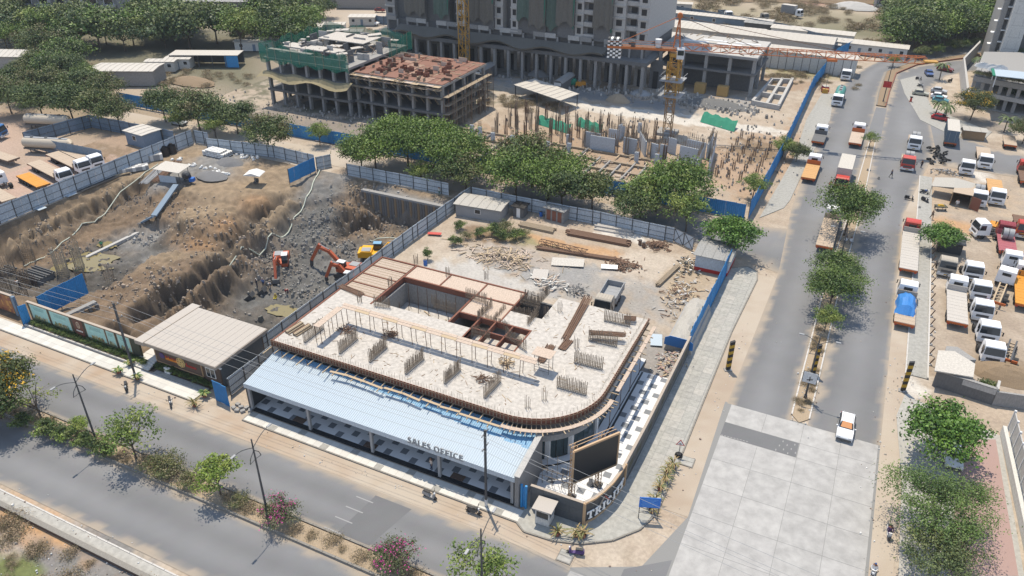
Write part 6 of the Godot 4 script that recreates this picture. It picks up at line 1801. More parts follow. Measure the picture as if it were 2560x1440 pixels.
	for q in 9:
		part("beam", mb().bx(v3(-50.0 + q * 2.6, 0.0, -148 + (q % 3)), v3(-49.7 + q * 2.6, 0.5, -138)), "concrete", fb)
	for q in 150:
		var p := v3(rng.randf_range(-92, -32), 0.3, rng.randf_range(-153, -136))
		var a := (rng.randi() % 2) * PI / 2 + rng.randf_range(-0.15, 0.15)
		part("plank", mb().bar(p, p + v3(cos(a) * 2.5, 0.05, sin(a) * 2.5), 0.2, 0.08), ["timber", "timber_old", "ply"][q % 3], fb)
	var rb := thing("column_bars", "forest of brown reinforcement bars behind the big rain trees", "reinforcement", Vector3.ZERO)
	for q in 46:
		var p := v3(-77.2, 0, -153.2) + v3((q % 16) * 2.6 + rng.randf() * 1.2, 0, -(q / 16) * 5.5 + rng.randf())
		var m := mb()
		for e in 9:
			var f := p + v3(cos(e * 0.7) * 0.35, 0, sin(e * 0.7) * 0.35)
			m.bar(f, f + v3(rng.randf_range(-0.15, 0.15), rng.randf_range(3.0, 5.4), rng.randf_range(-0.15, 0.15)), 0.08)
		part("bars", m, "rust" if q % 2 else "rebar", rb)
	rb = thing("column_bars", "rows of low reinforcement bars beside the sandy path by the blue fence", "reinforcement", Vector3.ZERO)
	for q in 22:
		var p := v3(-25.5, 0, -149.4) + v3((q % 4) * 2.4, 0, -(q / 4) * 5.0)
		var m := mb()
		for e in 6:
			var f := p + v3(cos(e * 1.05) * 0.3, 0, sin(e * 1.05) * 0.3)
			m.bar(f, f + Y * rng.randf_range(1.4, 2.4), 0.07)
		part("bars", m, "rust", rb)
	for q in [["green net hung over the trench bank behind the foundations", v3(-71.2, 0, -162.5), v3(-61.8, 0, -159.4), 2.2], ["green net sheet over the bank right of the first net", v3(-62.2, 0, -165.4), v3(-55.2, 0, -162.6), 2.0], ["green sheet covering an earth bank near the blue fence", v3(-36.6, 0, -181.4), v3(-27.8, 0, -177.8), 3.6]]:
		var t := thing("green_sheet", q[0], "net", Vector3.ZERO)
		var m := mb()
		var d: Vector3 = q[2] - q[1]
		for e in 12:
			var a: Vector3 = q[1] + d * (e / 12.0)
			var b: Vector3 = q[1] + d * ((e + 1) / 12.0)
			var w := func(i): return 0.25 * sin(i * 1.7)
			m.quad(a + v3(0, 1.5 + w.call(e), -q[3]), b + v3(0, 1.5 + w.call(e + 1), -q[3]), b + v3(0, 1.0 + w.call(e + 2), -q[3] * 0.5), a + v3(0, 1.0 + w.call(e + 1), -q[3] * 0.5), Y)
			m.quad(a + v3(0, 1.0 + w.call(e + 1), -q[3] * 0.5), b + v3(0, 1.0 + w.call(e + 2), -q[3] * 0.5), b + Y * 0.05, a + Y * 0.05, Y)
		part("net", m, "net_green", t)

func tower() -> void:
	var o := thing("unfinished_tower", "tall grey unfinished apartment tower wrapped in brown and green netting", "building", Vector3.ZERO)
	var x0 := -137.5
	var x1 := -56.0
	var n := 20
	for q in n:
		var x := lerpf(x0, x1, float(q) / (n - 1))
		part("column", mb().bx(v3(x - 0.35, 0, -196.4), v3(x + 0.35, 7.6, -195.4)), "concrete", o)
		part("inner_wall", mb().bx(v3(x - 0.2, 0, -203.8), v3(x + 3.2, 7.6, -203.5)), "concrete_dark" if q % 3 else "concrete", o)
		part("doorway", mb().bx(v3(x + 0.8, 0, -203.5), v3(x + 2.2, 4.6, -203.38)), "black", o)
	part("podium_slab", mb().bx(v3(x0 - 1, 7.6, -226), v3(x1 + 1, 8.6, -195.2)), "concrete_dark", o)
	part("end_wall", mb().bx(v3(x0 - 0.3, 0, -203.5), v3(x0, 3.4, -196)), "concrete", o)
	part("end_beam", mb().bx(v3(x0 - 0.4, 3.4, -203.5), v3(x0 + 0.1, 4.4, -196)), "concrete", o)
	part("set_back_wall", mb().bx(v3(x0 + 1, 8.6, -226), v3(x1 - 1, 11.8, -200)), "concrete_dark", o)
	for q in 24:
		var x := lerpf(x0 + 1.5, x1 - 1.5, q / 23.0)
		part("column", mb().bx(v3(x - 0.25, 8.6, -199.2), v3(x + 0.25, 11.8, -198.7)), "concrete", o)
		if q % 3 != 1:
			part("balcony_edge", mb().bx(v3(x - 0.3, 11.4, -199.3), v3(x + 3.0, 12.6, -198.6)), "concrete_pale" if q % 2 else "concrete", o)
	var plan := [[4.0, 0.0, 0], [5.5, -1.6, 1], [8.0, 0.6, 2], [4.0, -0.6, 1], [5.5, 0.4, 3], [3.2, -2.4, 1], [3.4, 1.0, 4], [6.5, 0.0, 2], [4.6, 0.8, 2], [3.0, 0.2, 4], [3.4, -2.4, 1], [2.6, 0.8, 4], [4.8, 0.2, 3], [5.5, 0.9, 2], [4.2, 0.1, 3], [6.0, 0.8, 2], [2.8, 0.4, 4], [4.0, -1.0, 5], [6.2, 0.7, 2], [4.0, 0.5, 4], [4.2, -1.5, 5], [3.5, 0.4, 4]]
	var tot := 0.0
	for p in plan:
		tot += p[0]
	var sx := (x1 - x0 - 1.0) / tot
	var x := x0 + 0.5
	var k := 0
	for p in plan:
		var w: float = p[0] * sx
		var zf: float = -199.6 + p[1]
		var m: String = ["concrete", "concrete_dark", "concrete_dark", "concrete_dark", "concrete_pale", "concrete"][p[2]]
		var bay := part("bay", mb().bx(v3(x, 11.8, -226 + (k % 2) * 0.02), v3(x + w, 70, zf)), m, o)
		if p[2] in [4, 5, 0]:
			for s in 13:
				var y := 13.2 + s * 3.1
				var wx := x + w * 0.5
				part("window", mb().bx(v3(wx - w * 0.24, y, zf - 0.02), v3(wx + w * 0.24, y + 1.5, zf + 0.04)), "black", bay)
				part("ledge", mb().bx(v3(x - 0.1, y - 1.3, zf), v3(x + w + 0.1, y - 0.95, zf + 0.28)), "concrete_pale", bay)
		if p[2] == 5:
			for s in 13:
				var y := 13.0 + s * 3.1
				part("balcony", mb().bx(v3(x, y - 0.9, zf), v3(x + w, y + 0.2, zf + 1.2)), "concrete_pale", bay)
		if p[2] == 2 or p[2] == 3:
			var net := mb()
			var cols := int(w / 0.55) + 2
			for c in cols:
				var u0 := x - 0.25 + (w + 0.5) * c / cols
				var u1 := x - 0.25 + (w + 0.5) * (c + 1) / cols
				var f0 := zf + 0.5 + 0.16 * sin(c * 1.9) + 0.1 * sin(c * 0.7)
				var f1 := zf + 0.5 + 0.16 * sin((c + 1) * 1.9) + 0.1 * sin((c + 1) * 0.7)
				var h0 := 13.0 + 1.6 * absf(sin(c * 0.45 + k)) + (1.6 if k % 3 == 0 else 0.0)
				var h1 := 13.0 + 1.6 * absf(sin((c + 1) * 0.45 + k)) + (1.6 if k % 3 == 0 else 0.0)
				net.quad(v3(u0, 70, f0), v3(u1, 70, f1), v3(u1, 24, f1 + 0.1), v3(u0, 24, f0 + 0.1), v3(0, 0, 1))
				net.quad(v3(u0, 24, f0 + 0.1), v3(u1, 24, f1 + 0.1), v3(u1, h1, f1 + 0.5), v3(u0, h0, f0 + 0.5), v3(0, 0, 1))
			part("net", net, "net_grey" if p[2] == 2 else mk("net_mixed", 0.1, 0.145, 0.12, 0.95, "stain", v3(0.25, 0.06, 0.25)), bay)
			for s in 12:
				var y := 15.4 + s * 3.1
				if p[2] == 3:
					part("window", mb().bx(v3(x + w * 0.4, y, zf + 0.62), v3(x + w * 0.6, y + 1.5, zf + 0.72)), "steel_dark", bay)
				else:
					part("net_line", mb().bar(v3(x, y + 0.3 * sin(s), zf + 0.75), v3(x + w, y + 0.3 * sin(s + 2.0), zf + 0.75), 0.05), "net_grey", bay)
			part("net_seam", mb().bar(v3(x + w - 0.1, 14.5, zf + 0.8), v3(x + w - 0.1, 70, zf + 0.72), 0.35, 0.06), mk("net_seam", 0.02, 0.12, 0.08, 0.9), bay)
		x += w
		k += 1
	var cn := mb()
	for q in 50:
		var xa := x0 + 6 + q * 1.3
		var a := 9.4 + 0.7 * sin(q * 0.55)
		var b := 9.4 + 0.7 * sin((q + 1) * 0.55)
		var za := -194.2 + 0.5 * sin(q * 0.4)
		var zb := -194.2 + 0.5 * sin((q + 1) * 0.4)
		cn.quad(v3(xa, 10.6, -198.6), v3(xa + 1.3, 10.6, -198.6), v3(xa + 1.3, b, zb), v3(xa, a, za), Y)
		cn.quad(v3(xa, a, za), v3(xa + 1.3, b, zb), v3(xa + 1.3, b - 0.5, zb - 0.3), v3(xa, a - 0.5, za - 0.3), v3(0, 0, 1))
	part("catch_net", cn, "net_grey", o)
	for q in [[-124.0, "left"], [-100.0, "middle"], [-76.0, "right"]]:
		var t := thing("ramp_wall", "grey vaulted ramp cover running out of the tower arcade, %s one of three" % q[1], "ramp", v3(q[0], 0, -196))
		part("wall", mb().sweep(PackedVector2Array([v2(-1.2, 0), v2(1.2, 0), v2(1.2, 3.0), v2(0.6, 3.5), v2(-0.6, 3.5), v2(-1.2, 3.0)]), v3(0, 0, 0), Vector3.RIGHT, Y, v3(0, 0, 9)), "concrete_dark", t)
		part("cap", mb().sweep(PackedVector2Array([v2(-1.35, 3.0), v2(-0.65, 3.6), v2(0.65, 3.6), v2(1.35, 3.0), v2(1.35, 2.85), v2(0.6, 3.45), v2(-0.6, 3.45), v2(-1.35, 2.85)]), v3(0, 0, -0.1), Vector3.RIGHT, Y, v3(0, 0, 9.2)), "concrete", t)
		part("plate", mb().bx(v3(-1.0, 2.2, 9.1), v3(1.0, 3.0, 9.16)), "steel_white", t)
	var w := thing("podium_wing", "bare two storey concrete frame right of the netted tower", "building", Vector3.ZERO)
	frame_storeys(w, -55.0, -29.5, -226, -206.5, [6.2, 10.2], 5.2, "concrete", 0.8)
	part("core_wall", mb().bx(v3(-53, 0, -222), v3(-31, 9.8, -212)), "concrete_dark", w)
	part("roof_slab", mb().bx(v3(-52, 10.2, -226), v3(-29.3, 10.35, -206.3)), "concrete_pale", w)
	for q in 4:
		part("roof_sheet", mb().box(v3(-47 + q * 4.4, 11.2, -214 - (q % 2) * 3), v3(6.5, 0.1, 1.2)), "steel_white", w)
	for q in 40:
		var p := v3(rng.randf_range(-53, -30), 10.4, rng.randf_range(-225, -207))
		var a := rng.randf() * TAU
		part("timber", mb().bar(p, p + v3(cos(a) * 2, rng.randf() * 1.2, sin(a) * 2), 0.15), ["timber", "rust", "timber_old", "steel_grey"][q % 4], w)
	for q in 3:
		part("straw_stack", mb().bx(v3(-50 + q * 6.0, 0, -206.2), v3(-47.2 + q * 6.0, 2.6, -204.4)), mk("straw", 0.42, 0.27, 0.1, 0.95, "grain", s3(1.0)), w)
	var h := thing("hoist_mast", "yellow lattice hoist mast climbing the front of the netted tower", "hoist", v3(-107.0, 0, -192.8))
	lattice(h, v3(0, 0, 0), v3(0, 70, 0), 2.2, 2.2, "crane_yellow", 0.2, "mast")

func lattice(o: Node, a: Vector3, b: Vector3, w: float, bay: float, m, th: float, called := "section", tri_top := false) -> void:
	var d := (b - a).normalized()
	var x := d.cross(v3(0, 0, 1) if absf(d.y) > 0.9 else Y).normalized()
	var z := x.cross(d)
	var cs := [v2(-0.5, -0.5), v2(0.5, -0.5), v2(0.5, 0.5), v2(-0.5, 0.5)]
	if tri_top:
		cs = [v2(-0.5, 0.4), v2(0.5, 0.4), v2(0, -0.5)]
	var n := maxi(1, int((b - a).length() / bay))
	var k := cs.size()
	for q in n:
		var p := a.lerp(b, float(q) / n)
		var r := a.lerp(b, float(q + 1) / n)
		var s := mb()
		for e in k:
			var u: Vector3 = (x * cs[e].x + z * cs[e].y) * w
			var v: Vector3 = (x * cs[(e + 1) % k].x + z * cs[(e + 1) % k].y) * w
			s.bar(p + u, r + u, th)
			s.bar(p + u, p + v, th * 0.6)
			if (q + e) % 2:
				s.bar(p + u, r + v, th * 0.6)
			else:
				s.bar(p + v, r + u, th * 0.6)
		part(called, s, m, o)

func crane() -> void:
	var base := v3(-41.5, 0, -170)
	var o := thing("tower_crane", "orange and yellow tower crane with a long jib reaching over the side road", "crane", base)
	var c := Y
	part("foundation", mb().bx(v3(-2.2, -0.2, -2.2), v3(2.2, 0.6, 2.2)), "concrete", o)
	lattice(o, v3(0, 0.6, 0), v3(0, 12.5, 0), 1.7, 1.7, mk("mast_rusty", 0.26, 0.15, 0.06, 0.8), 0.16, "mast")
	lattice(o, v3(0, 12.5, 0), v3(0, 17.6, 0), 1.8, 1.7, "crane_yellow", 0.22, "mast")
	lattice(o, v3(0, 8.4, 0), v3(0, 16.6, 0), 2.5, 2.0, "crane_yellow", 0.2, "climbing_cage")
	for y in [9.0, 12.4]:
		part("platform", mb().bx(v3(-2.5, y, -2.5), v3(2.5, y + 0.15, 2.5)), "steel_grey", o)
		part("guard_rail", mb().bar(v3(-2.5, y + 1.1, 2.5), v3(2.5, y + 1.1, 2.5), 0.08).bar(v3(-2.5, y + 1.1, -2.5), v3(-2.5, y + 1.1, 2.5), 0.08).bar(v3(2.5, y + 1.1, -2.5), v3(2.5, y + 1.1, 2.5), 0.08), "steel_grey", o)
	part("slew_ring", mb().tube(v3(0, 17.6, 0), v3(0, 18.3, 0), 1.4, 1.4, 12), "crane_yellow", o)
	var tip := v3(7.6, 19, -182.0) - base
	tip.y = 0
	var d := tip.normalized()
	var L := tip.length()
	var cab := part("cab", mb().box(d * 1.0 + d.cross(Y) * 1.6 + Y * 18.6, v3(1.6, 2.1, 2.0), Basis(Y, atan2(-d.z, d.x))), "steel_white", o)
	part("cab_window", mb().box(d * 1.0 + d.cross(Y) * 2.05 + Y * 18.9, v3(1.3, 1.0, 1.2), Basis(Y, atan2(-d.z, d.x))), "glass_dark", cab)
	lattice(o, d * 1.5 + Y * 19.6, d * L + Y * 19.6, 1.5, 1.9, "crane_orange", 0.14, "jib", true)
	part("jib_end", mb().box(d * (L + 1.0) + Y * 19.4, v3(2.6, 0.3, 1.6), Basis(Y, atan2(-d.z, d.x))), "crane_yellow", o)
	var cj := -d * 15.0
	for s in [-0.8, 0.8]:
		part("counter_jib", mb().bar(d.cross(Y) * s + Y * 19.0, cj + d.cross(Y) * s + Y * 19.0, 0.35, 0.5), "crane_orange", o)
		part("counter_rail", mb().bar(d.cross(Y) * s * 1.2 + Y * 20.2, cj + d.cross(Y) * s * 1.2 + Y * 20.2, 0.07), "crane_orange", o)
	part("counter_deck", mb().bar(Y * 19.2, cj + Y * 19.2, 1.5, 0.1), "rust", o)
	part("winch", mb().tube(-d * 9.5 + d.cross(Y) * -0.7 + Y * 19.9, -d * 9.5 + d.cross(Y) * 0.7 + Y * 19.9, 0.5, 0.5, 10), "steel_dark", o)
	part("drum", mb().tube(-d * 4.0 + Y * 19.3, -d * 4.0 + Y * 21.0, 0.6, 0.75, 12), "steel_white", o)
	for q in 5:
		var p := -d * (12.2 + q * 0.62)
		for s in 10:
			part("counterweight", mb().box(p + Y * (20.6 - s * 0.42), v3(0.5, 0.42, 1.9), Basis(Y, atan2(-d.z, d.x))), "white" if (s + q) % 2 else "steel_dark", o)
	for s in [-0.7, 0.7]:
		part("head", mb().bar(d * 0.7 + d.cross(Y) * s + Y * 19.5, v3(0, 26.0, 0) + d.cross(Y) * s * 0.4, 0.22).bar(-d * 0.7 + d.cross(Y) * s + Y * 19.5, v3(0, 26.0, 0) + d.cross(Y) * s * 0.4, 0.22).bar(d * 0.5 + d.cross(Y) * s + Y * 21.5, -d * 0.5 + d.cross(Y) * s + Y * 21.5, 0.15).bar(d * 0.35 + d.cross(Y) * s + Y * 23.5, -d * 0.35 + d.cross(Y) * s + Y * 23.5, 0.15), "crane_orange", o)
	part("head_sheave", mb().tube(d.cross(Y) * -0.4 + Y * 26.1, d.cross(Y) * 0.4 + Y * 26.1, 0.6, 0.6, 10), "crane_orange", o)
	part("tie", mb().tube(Y * 26, cj * 0.92 + Y * 19.2, 0.07, 0.07, 5), "crane_orange", o)
	part("tie", mb().tube(Y * 26, d * L * 0.32 + Y * 20.4, 0.06, 0.06, 5).tube(Y * 26, d * L * 0.68 + Y * 20.4, 0.06, 0.06, 5), "rust", o)
	part("trolley", mb().box(d * L * 0.64 + Y * 18.6, v3(2.0, 0.4, 1.6), Basis(Y, atan2(-d.z, d.x))), "crane_orange", o)
	part("hoist_rope", mb().tube(d * L * 0.64 + Y * 18.4, d * L * 0.64 + Y * 12.4, 0.04, 0.04, 4), "steel_dark", o)
	part("hook", mb().box(d * L * 0.64 + Y * 12.0, v3(1.2, 0.9, 0.7)), "crane_yellow", o)

var tree_kinds := {}

func grow(key: String, h: float, r: float, cy: float, ry: float, clumps: int, per: int, leaf: float, cols: Array, spread := 0.3, flowers := [], bare := 0.0) -> void:
	var g := RandomNumberGenerator.new()
	g.seed = key.hash()
	var wood := mb()
	var crown := mb()
	var fl := mb()
	var tr := clampf(h * 0.022, 0.06, 0.4)
	var fork := v3(g.randf_range(-0.2, 0.2), cy * 0.55, g.randf_range(-0.2, 0.2))
	wood.tube(Vector3.ZERO, fork, tr, tr * 0.7, 7, false)
	var tips := []
	for q in clumps:
		var d := v3(g.randfn(), g.randfn(), g.randfn()).normalized()
		if d.y < -0.25:
			d.y *= -0.6
		var k := pow(g.randf(), 0.4)
		var p := v3(d.x * r * k, cy + d.y * ry * k, d.z * r * k)
		p.x *= 1.0 + 0.2 * sin(q * 2.0)
		tips.append(p)
	var limbs := mini(clumps, 9)
	for q in limbs:
		var m := fork.lerp(tips[q], 0.5) + v3(0, ry * 0.1, 0)
		wood.tube(fork, m, tr * 0.5, tr * 0.3, 5, false)
		wood.tube(m, tips[q], tr * 0.3, tr * 0.1, 4, false)
	for q in range(limbs, clumps):
		var best := 0
		for e in limbs:
			if (tips[e] - tips[q]).length() < (tips[best] - tips[q]).length():
				best = e
		wood.tube(fork.lerp(tips[best], 0.6), tips[q], tr * 0.18, tr * 0.06, 3, false)
	for q in clumps:
		var c: Vector3 = tips[q]
		var cr := r * spread * g.randf_range(0.65, 1.25)
		var tone: Color = cols[g.randi() % cols.size()]
		if g.randf() < bare:
			continue
		var fx: bool = flowers.size() > 0 and g.randf() < flowers[1]
		for e in per:
			var o := v3(g.randfn() * cr, g.randfn() * cr * 0.5, g.randfn() * cr) * 0.6
			var p := c + o
			var nn := (v3(g.randf_range(-1, 1), g.randf_range(0.1, 1.3), g.randf_range(-1, 1)) + o * 0.5 / cr).normalized()
			var u := nn.cross(v3(g.randfn(), g.randfn(), g.randfn())).normalized()
			var w := nn.cross(u)
			var l := leaf * g.randf_range(0.6, 1.25)
			var t: MB = fl if fx and g.randf() < 0.45 and o.y > -0.1 * cr else crown
			t.col = tone * g.randf_range(0.7, 1.35) if t == crown else Color(flowers[0]) * g.randf_range(0.8, 1.2)
			t.quad(p - u * l * 0.5, p + w * l * 0.3 + nn * l * 0.08, p + u * l * 0.5 - nn * l * 0.1, p - w * l * 0.3 + nn * l * 0.08, nn)
	tree_kinds[key] = [wood.mesh(), crown.mesh(), fl.mesh() if fl.v.size() else null]

func tree(key: String, called: String, label: String, at: Vector3, s := 1.0, group := "", category := "tree") -> Node3D:
	var o := thing(called, label, category, at, rng.randf() * TAU, group)
	part("trunk", tree_kinds[key][0], "bark", o)
	part("crown", tree_kinds[key][1], "leaf", o)
	if tree_kinds[key][2]:
		part("blossom", tree_kinds[key][2], "leaf", o)
	o.scale = v3(s, s * rng.randf_range(0.92, 1.08), s)
	return o

const NTH := ["first", "second", "third", "fourth", "fifth", "sixth", "seventh", "eighth", "ninth", "tenth", "eleventh", "twelfth", "thirteenth", "fourteenth", "fifteenth", "sixteenth", "seventeenth", "eighteenth", "nineteenth", "twentieth"]

func row_of(keys: Array, called: String, words: String, group: String, spots: Array, category := "tree") -> void:
	for q in spots.size():
		tree(keys[q % keys.size()], called, words % NTH[q], spots[q][0], spots[q][1], group, category)

func plants() -> void:
	var D := [Color(0.039, 0.0686, 0.0168), Color(0.0546, 0.0871, 0.021), Color(0.078, 0.112, 0.0273), Color(0.0975, 0.125, 0.0315)]
	var G := [Color(0.065, 0.112, 0.0168), Color(0.091, 0.152, 0.021), Color(0.124, 0.191, 0.0273), Color(0.078, 0.132, 0.021)]
	var L := [Color(0.111, 0.172, 0.0315), Color(0.156, 0.218, 0.042), Color(0.091, 0.139, 0.0294), Color(0.195, 0.231, 0.0525)]
	var O := [Color(0.104, 0.119, 0.0368), Color(0.13, 0.132, 0.0473), Color(0.078, 0.099, 0.0315)]
	var W := [Color(0.2, 0.15, 0.09), Color(0.27, 0.2, 0.13), Color(0.14, 0.11, 0.06), Color(0.12, 0.12, 0.045)]
	grow("dark_a", 8, 4.4, 4.3, 3.3, 64, 120, 0.4, D)
	grow("dark_b", 9, 5.0, 4.6, 3.6, 72, 120, 0.4, D + [Color(0.1, 0.09, 0.035)])
	grow("dark_c", 7, 4.0, 3.8, 3.0, 56, 115, 0.4, O + D)
	grow("rain_a", 9, 6.6, 5.4, 2.8, 100, 130, 0.36, G, 0.24)
	grow("rain_b", 8.5, 5.8, 4.9, 3.0, 90, 130, 0.36, G + [Color(0.13, 0.17, 0.03)], 0.25)
	grow("airy", 7, 3.8, 4.0, 2.9, 50, 75, 0.34, L, 0.26)
	grow("far_a", 9, 5.0, 4.4, 3.6, 56, 90, 0.55, D + [Color(0.05, 0.085, 0.03)], 0.34)
	grow("far_b", 9, 5.4, 4.2, 3.4, 60, 90, 0.55, G + D, 0.33)
	grow("median_a", 7.5, 4.2, 4.2, 2.8, 80, 130, 0.28, [Color(0.0405, 0.0792, 0.0147), Color(0.0607, 0.106, 0.0189), Color(0.0945, 0.145, 0.0263)], 0.26)
	grow("almond", 7.0, 4.4, 4.4, 2.5, 80, 85, 0.44, [Color(0.054, 0.119, 0.0158), Color(0.0743, 0.158, 0.021), Color(0.108, 0.198, 0.0263)], 0.26)
	grow("feather", 7.5, 5.0, 4.4, 2.8, 86, 190, 0.21, [Color(0.08, 0.135, 0.03), Color(0.11, 0.17, 0.038), Color(0.06, 0.105, 0.024)], 0.24)
	grow("grey_bush", 4.5, 3.4, 2.6, 1.9, 52, 140, 0.22, [Color(0.11, 0.14, 0.05), Color(0.15, 0.17, 0.06), Color(0.08, 0.11, 0.04)], 0.28)
	grow("golden", 7, 3.8, 4.0, 3.0, 80, 130, 0.26, [Color(0.0473, 0.066, 0.0147), Color(0.0743, 0.0924, 0.0189)], 0.26, [Color(0.55, 0.33, 0.02), 0.4])
	grow("young_a", 5.0, 2.7, 3.2, 2.1, 60, 36, 0.28, L, 0.26, [], 0.05)
	grow("young_b", 5.2, 2.4, 3.2, 1.8, 60, 44, 0.28, [Color(0.176, 0.251, 0.0368), Color(0.135, 0.198, 0.0315), Color(0.216, 0.264, 0.0525)], 0.25)
	grow("bare_one", 6.0, 3.0, 3.8, 2.0, 40, 26, 0.26, [Color(0.23, 0.264, 0.042), Color(0.135, 0.172, 0.0368)], 0.22, [], 0.55)
	grow("shrub", 1.9, 1.3, 0.95, 0.8, 30, 60, 0.2, L + D, 0.34)
	grow("shrub_dry", 1.9, 1.5, 0.9, 0.75, 30, 55, 0.16, O + [Color(0.17, 0.15, 0.08)], 0.34)
	grow("bougain", 2.8, 1.9, 1.5, 1.25, 44, 80, 0.17, [Color(0.07, 0.09, 0.035), Color(0.1, 0.11, 0.05)], 0.28, [Color(0.5, 0.05, 0.26), 0.4])
	grow("weeds", 0.7, 1.3, 0.28, 0.25, 26, 34, 0.13, W, 0.4)
	grow("conifer", 2.6, 0.75, 1.2, 1.2, 34, 50, 0.16, D + G, 0.4)

	row_of(["dark_b", "dark_a", "dark_a", "dark_c", "dark_b"], "street_tree", "dark leafy tree left of the small dug plot, %s from the left edge", "trees by the tanker yard",
		[[v3(-188.1, 0, -112.3), 1.0], [v3(-177.2, 0, -112.7), 1.15], [v3(-169.6, 0, -114.9), 1.2], [v3(-162.9, 0, -116.6), 1.2], [v3(-156.4, 0, -116.7), 0.9]])
	row_of(["dark_a", "dark_b", "dark_c", "dark_a", "dark_b", "dark_c"], "lane_tree", "dark green tree behind the small dug plot, %s from the left", "trees behind the dug plot",
		[[v3(-202.6, 0, -121.5), 1.0], [v3(-192.5, 0, -120.9), 1.0], [v3(-189.2, 0, -126.3), 1.1], [v3(-181.8, 0, -128.1), 1.15], [v3(-173.1, 0, -128.0), 1.0], [v3(-207.2, 0, -129.3), 0.9]])
	row_of(["dark_c", "far_b", "dark_a", "airy", "dark_b", "far_b"], "lane_tree", "tree between the pale store and the wood at the left, %s from the left", "trees left of the store",
		[[v3(-212.7, 0, -137.5), 1.1], [v3(-203.0, 0, -135.7), 1.0], [v3(-197.0, 0, -136.6), 1.1], [v3(-188.4, 0, -134.7), 1.0], [v3(-226.8, 0, -150.0), 1.2], [v3(-213.5, 0, -149.0), 1.1]])
	row_of(["dark_a", "airy", "dark_b", "airy", "dark_a", "airy", "airy"], "lane_tree", "leafy tree before the blue fence left of the rain trees, %s from the left", "trees left of the rain trees",
		[[v3(-150.3, 0, -124.6), 1.05], [v3(-143.0, 0, -121.9), 0.7], [v3(-138.9, 0, -123.9), 1.2], [v3(-131.7, 0, -121.5), 0.8], [v3(-129.2, 0, -125.7), 1.05], [v3(-121.9, 0, -123.5), 0.65], [v3(-107.7, 0, -127.8), 0.75]])
	tree("dark_b", "lane_tree", "dark round tree standing over the grey fence behind the sacks", v3(-114.2, 0, -119.1), 1.0, "trees left of the rain trees")
	row_of(["rain_b", "rain_a", "rain_a", "rain_b"], "rain_tree", "broad bright green rain tree in the middle of the lane, %s from the left", "rain trees along the lane",
		[[v3(-88.2, 0, -120.7), 1.16], [v3(-84.1, 0, -126.4), 1.22], [v3(-77.6, 0, -125.9), 1.22], [v3(-70.9, 0, -124.6), 1.22]])
	tree("dark_a", "lane_tree", "darker tree hanging over the fence left of the rain trees", v3(-91.4, 0, -120.3), 0.9, "lane trees")
	tree("airy", "lane_tree", "airy pale tree under the rain trees beside the grey fence", v3(-76.4, 0, -119.2), 0.75, "lane trees")
	tree("dark_b", "lane_tree", "dense tree at the right end of the rain trees by the fence corner", v3(-67.2, 0, -120.3), 1.0, "lane trees")
	row_of(["rain_b", "dark_b", "rain_a", "dark_a", "dark_c"], "lane_tree", "green tree over the grey fence behind the huts, %s from the left", "trees behind the huts",
		[[v3(-56.8, 0, -120.9), 1.16], [v3(-56.4, 0, -127.4), 1.22], [v3(-51.3, 0, -123.5), 1.16], [v3(-47.3, 0, -120.6), 1.10], [v3(-42.3, 0, -123.0), 1.04]])
	row_of(["airy", "dark_a", "airy", "rain_b", "airy"], "lane_tree", "leafy tree right of the huts towards the side road, %s from the left", "trees near the lane mouth",
		[[v3(-33.4, 0, -123.7), 1.22], [v3(-33.6, 0, -120.8), 0.92], [v3(-31.5, 0, -127.4), 1.22], [v3(-28.2, 0, -129.0), 1.16], [v3(-24.5, 0, -121.8), 1.04]])
	tree("almond", "corner_tree", "broad leaved tree at the lane mouth behind the grey roofed cabin", v3(-16.0, 0, -116.2), 0.95)
	tree("airy", "roadside_bush", "green bush against the slate blue fence at the lane mouth", v3(-16.7, 0, -140.7), 0.75)
	tree("airy", "roadside_bush", "pale green bush beside the parked flatbed by the slate fence", v3(-15.1, 0, -165.7), 0.7)
	tree("dark_c", "roadside_bush", "olive green bush between the slate fence and the yellow flatbed", v3(-12.1, 0, -164.7), 0.6)
	row_of(["median_a", "median_a", "median_a", "airy"], "reserve_tree", "thick green tree on the side road reserve, %s from the far end", "trees on the side road reserve",
		[[v3(0.5, 0, -132.4), 1.25], [v3(0.8, 0, -113.0), 0.9], [v3(0.8, 0, -106.0), 1.0], [v3(0.9, 0, -99.6), 0.55]])
	tree("young_a", "reserve_tree", "small thin tree on the reserve beside the yellow flatbed", v3(1.2, 0, -180.6), 0.7)
	tree("almond", "lot_tree", "round leafy tree beside the lot fence over the grey old cab", v3(15.2, 0, -133.1), 0.75)
	tree("almond", "compound_tree", "dense dark green tree in front of the dark compound wall", v3(14.9, 0, -78.2), 0.95)
	tree("feather", "compound_tree", "feathery olive green tree below the dense dark one", v3(14.8, 0, -66.7), 1.0)
	tree("grey_bush", "compound_bush", "rounded grey green bush at the bottom right corner", v3(15.2, 0, -61.1), 1.05)
	tree("golden", "podium_tree", "yellow flowered tree in front of the terrace podium", v3(21.9, 0, -212.3), 1.1)
	tree("golden", "reserve_tree", "yellow flowered tree at the left edge over the front road", v3(-84.5, 0, -37.6), 1.25)
	tree("dark_a", "reserve_tree", "dark tree beneath the yellow flowered one at the left edge", v3(-83.9, 0, -35.6), 0.9)
	tree("shrub", "wall_bush", "yellowish bush growing inside the dark compound wall", v3(20.2, 0, -93.7), 1.1, "", "bush")
	row_of(["dark_a", "far_a", "dark_b"], "podium_tree", "dark tree at the right edge beside the podium, %s from the top", "trees at the right edge",
		[[v3(36.0, 0, -263.1), 0.9], [v3(33.5, 0, -228.6), 0.8], [v3(32.0, 0, -198.8), 0.7]])
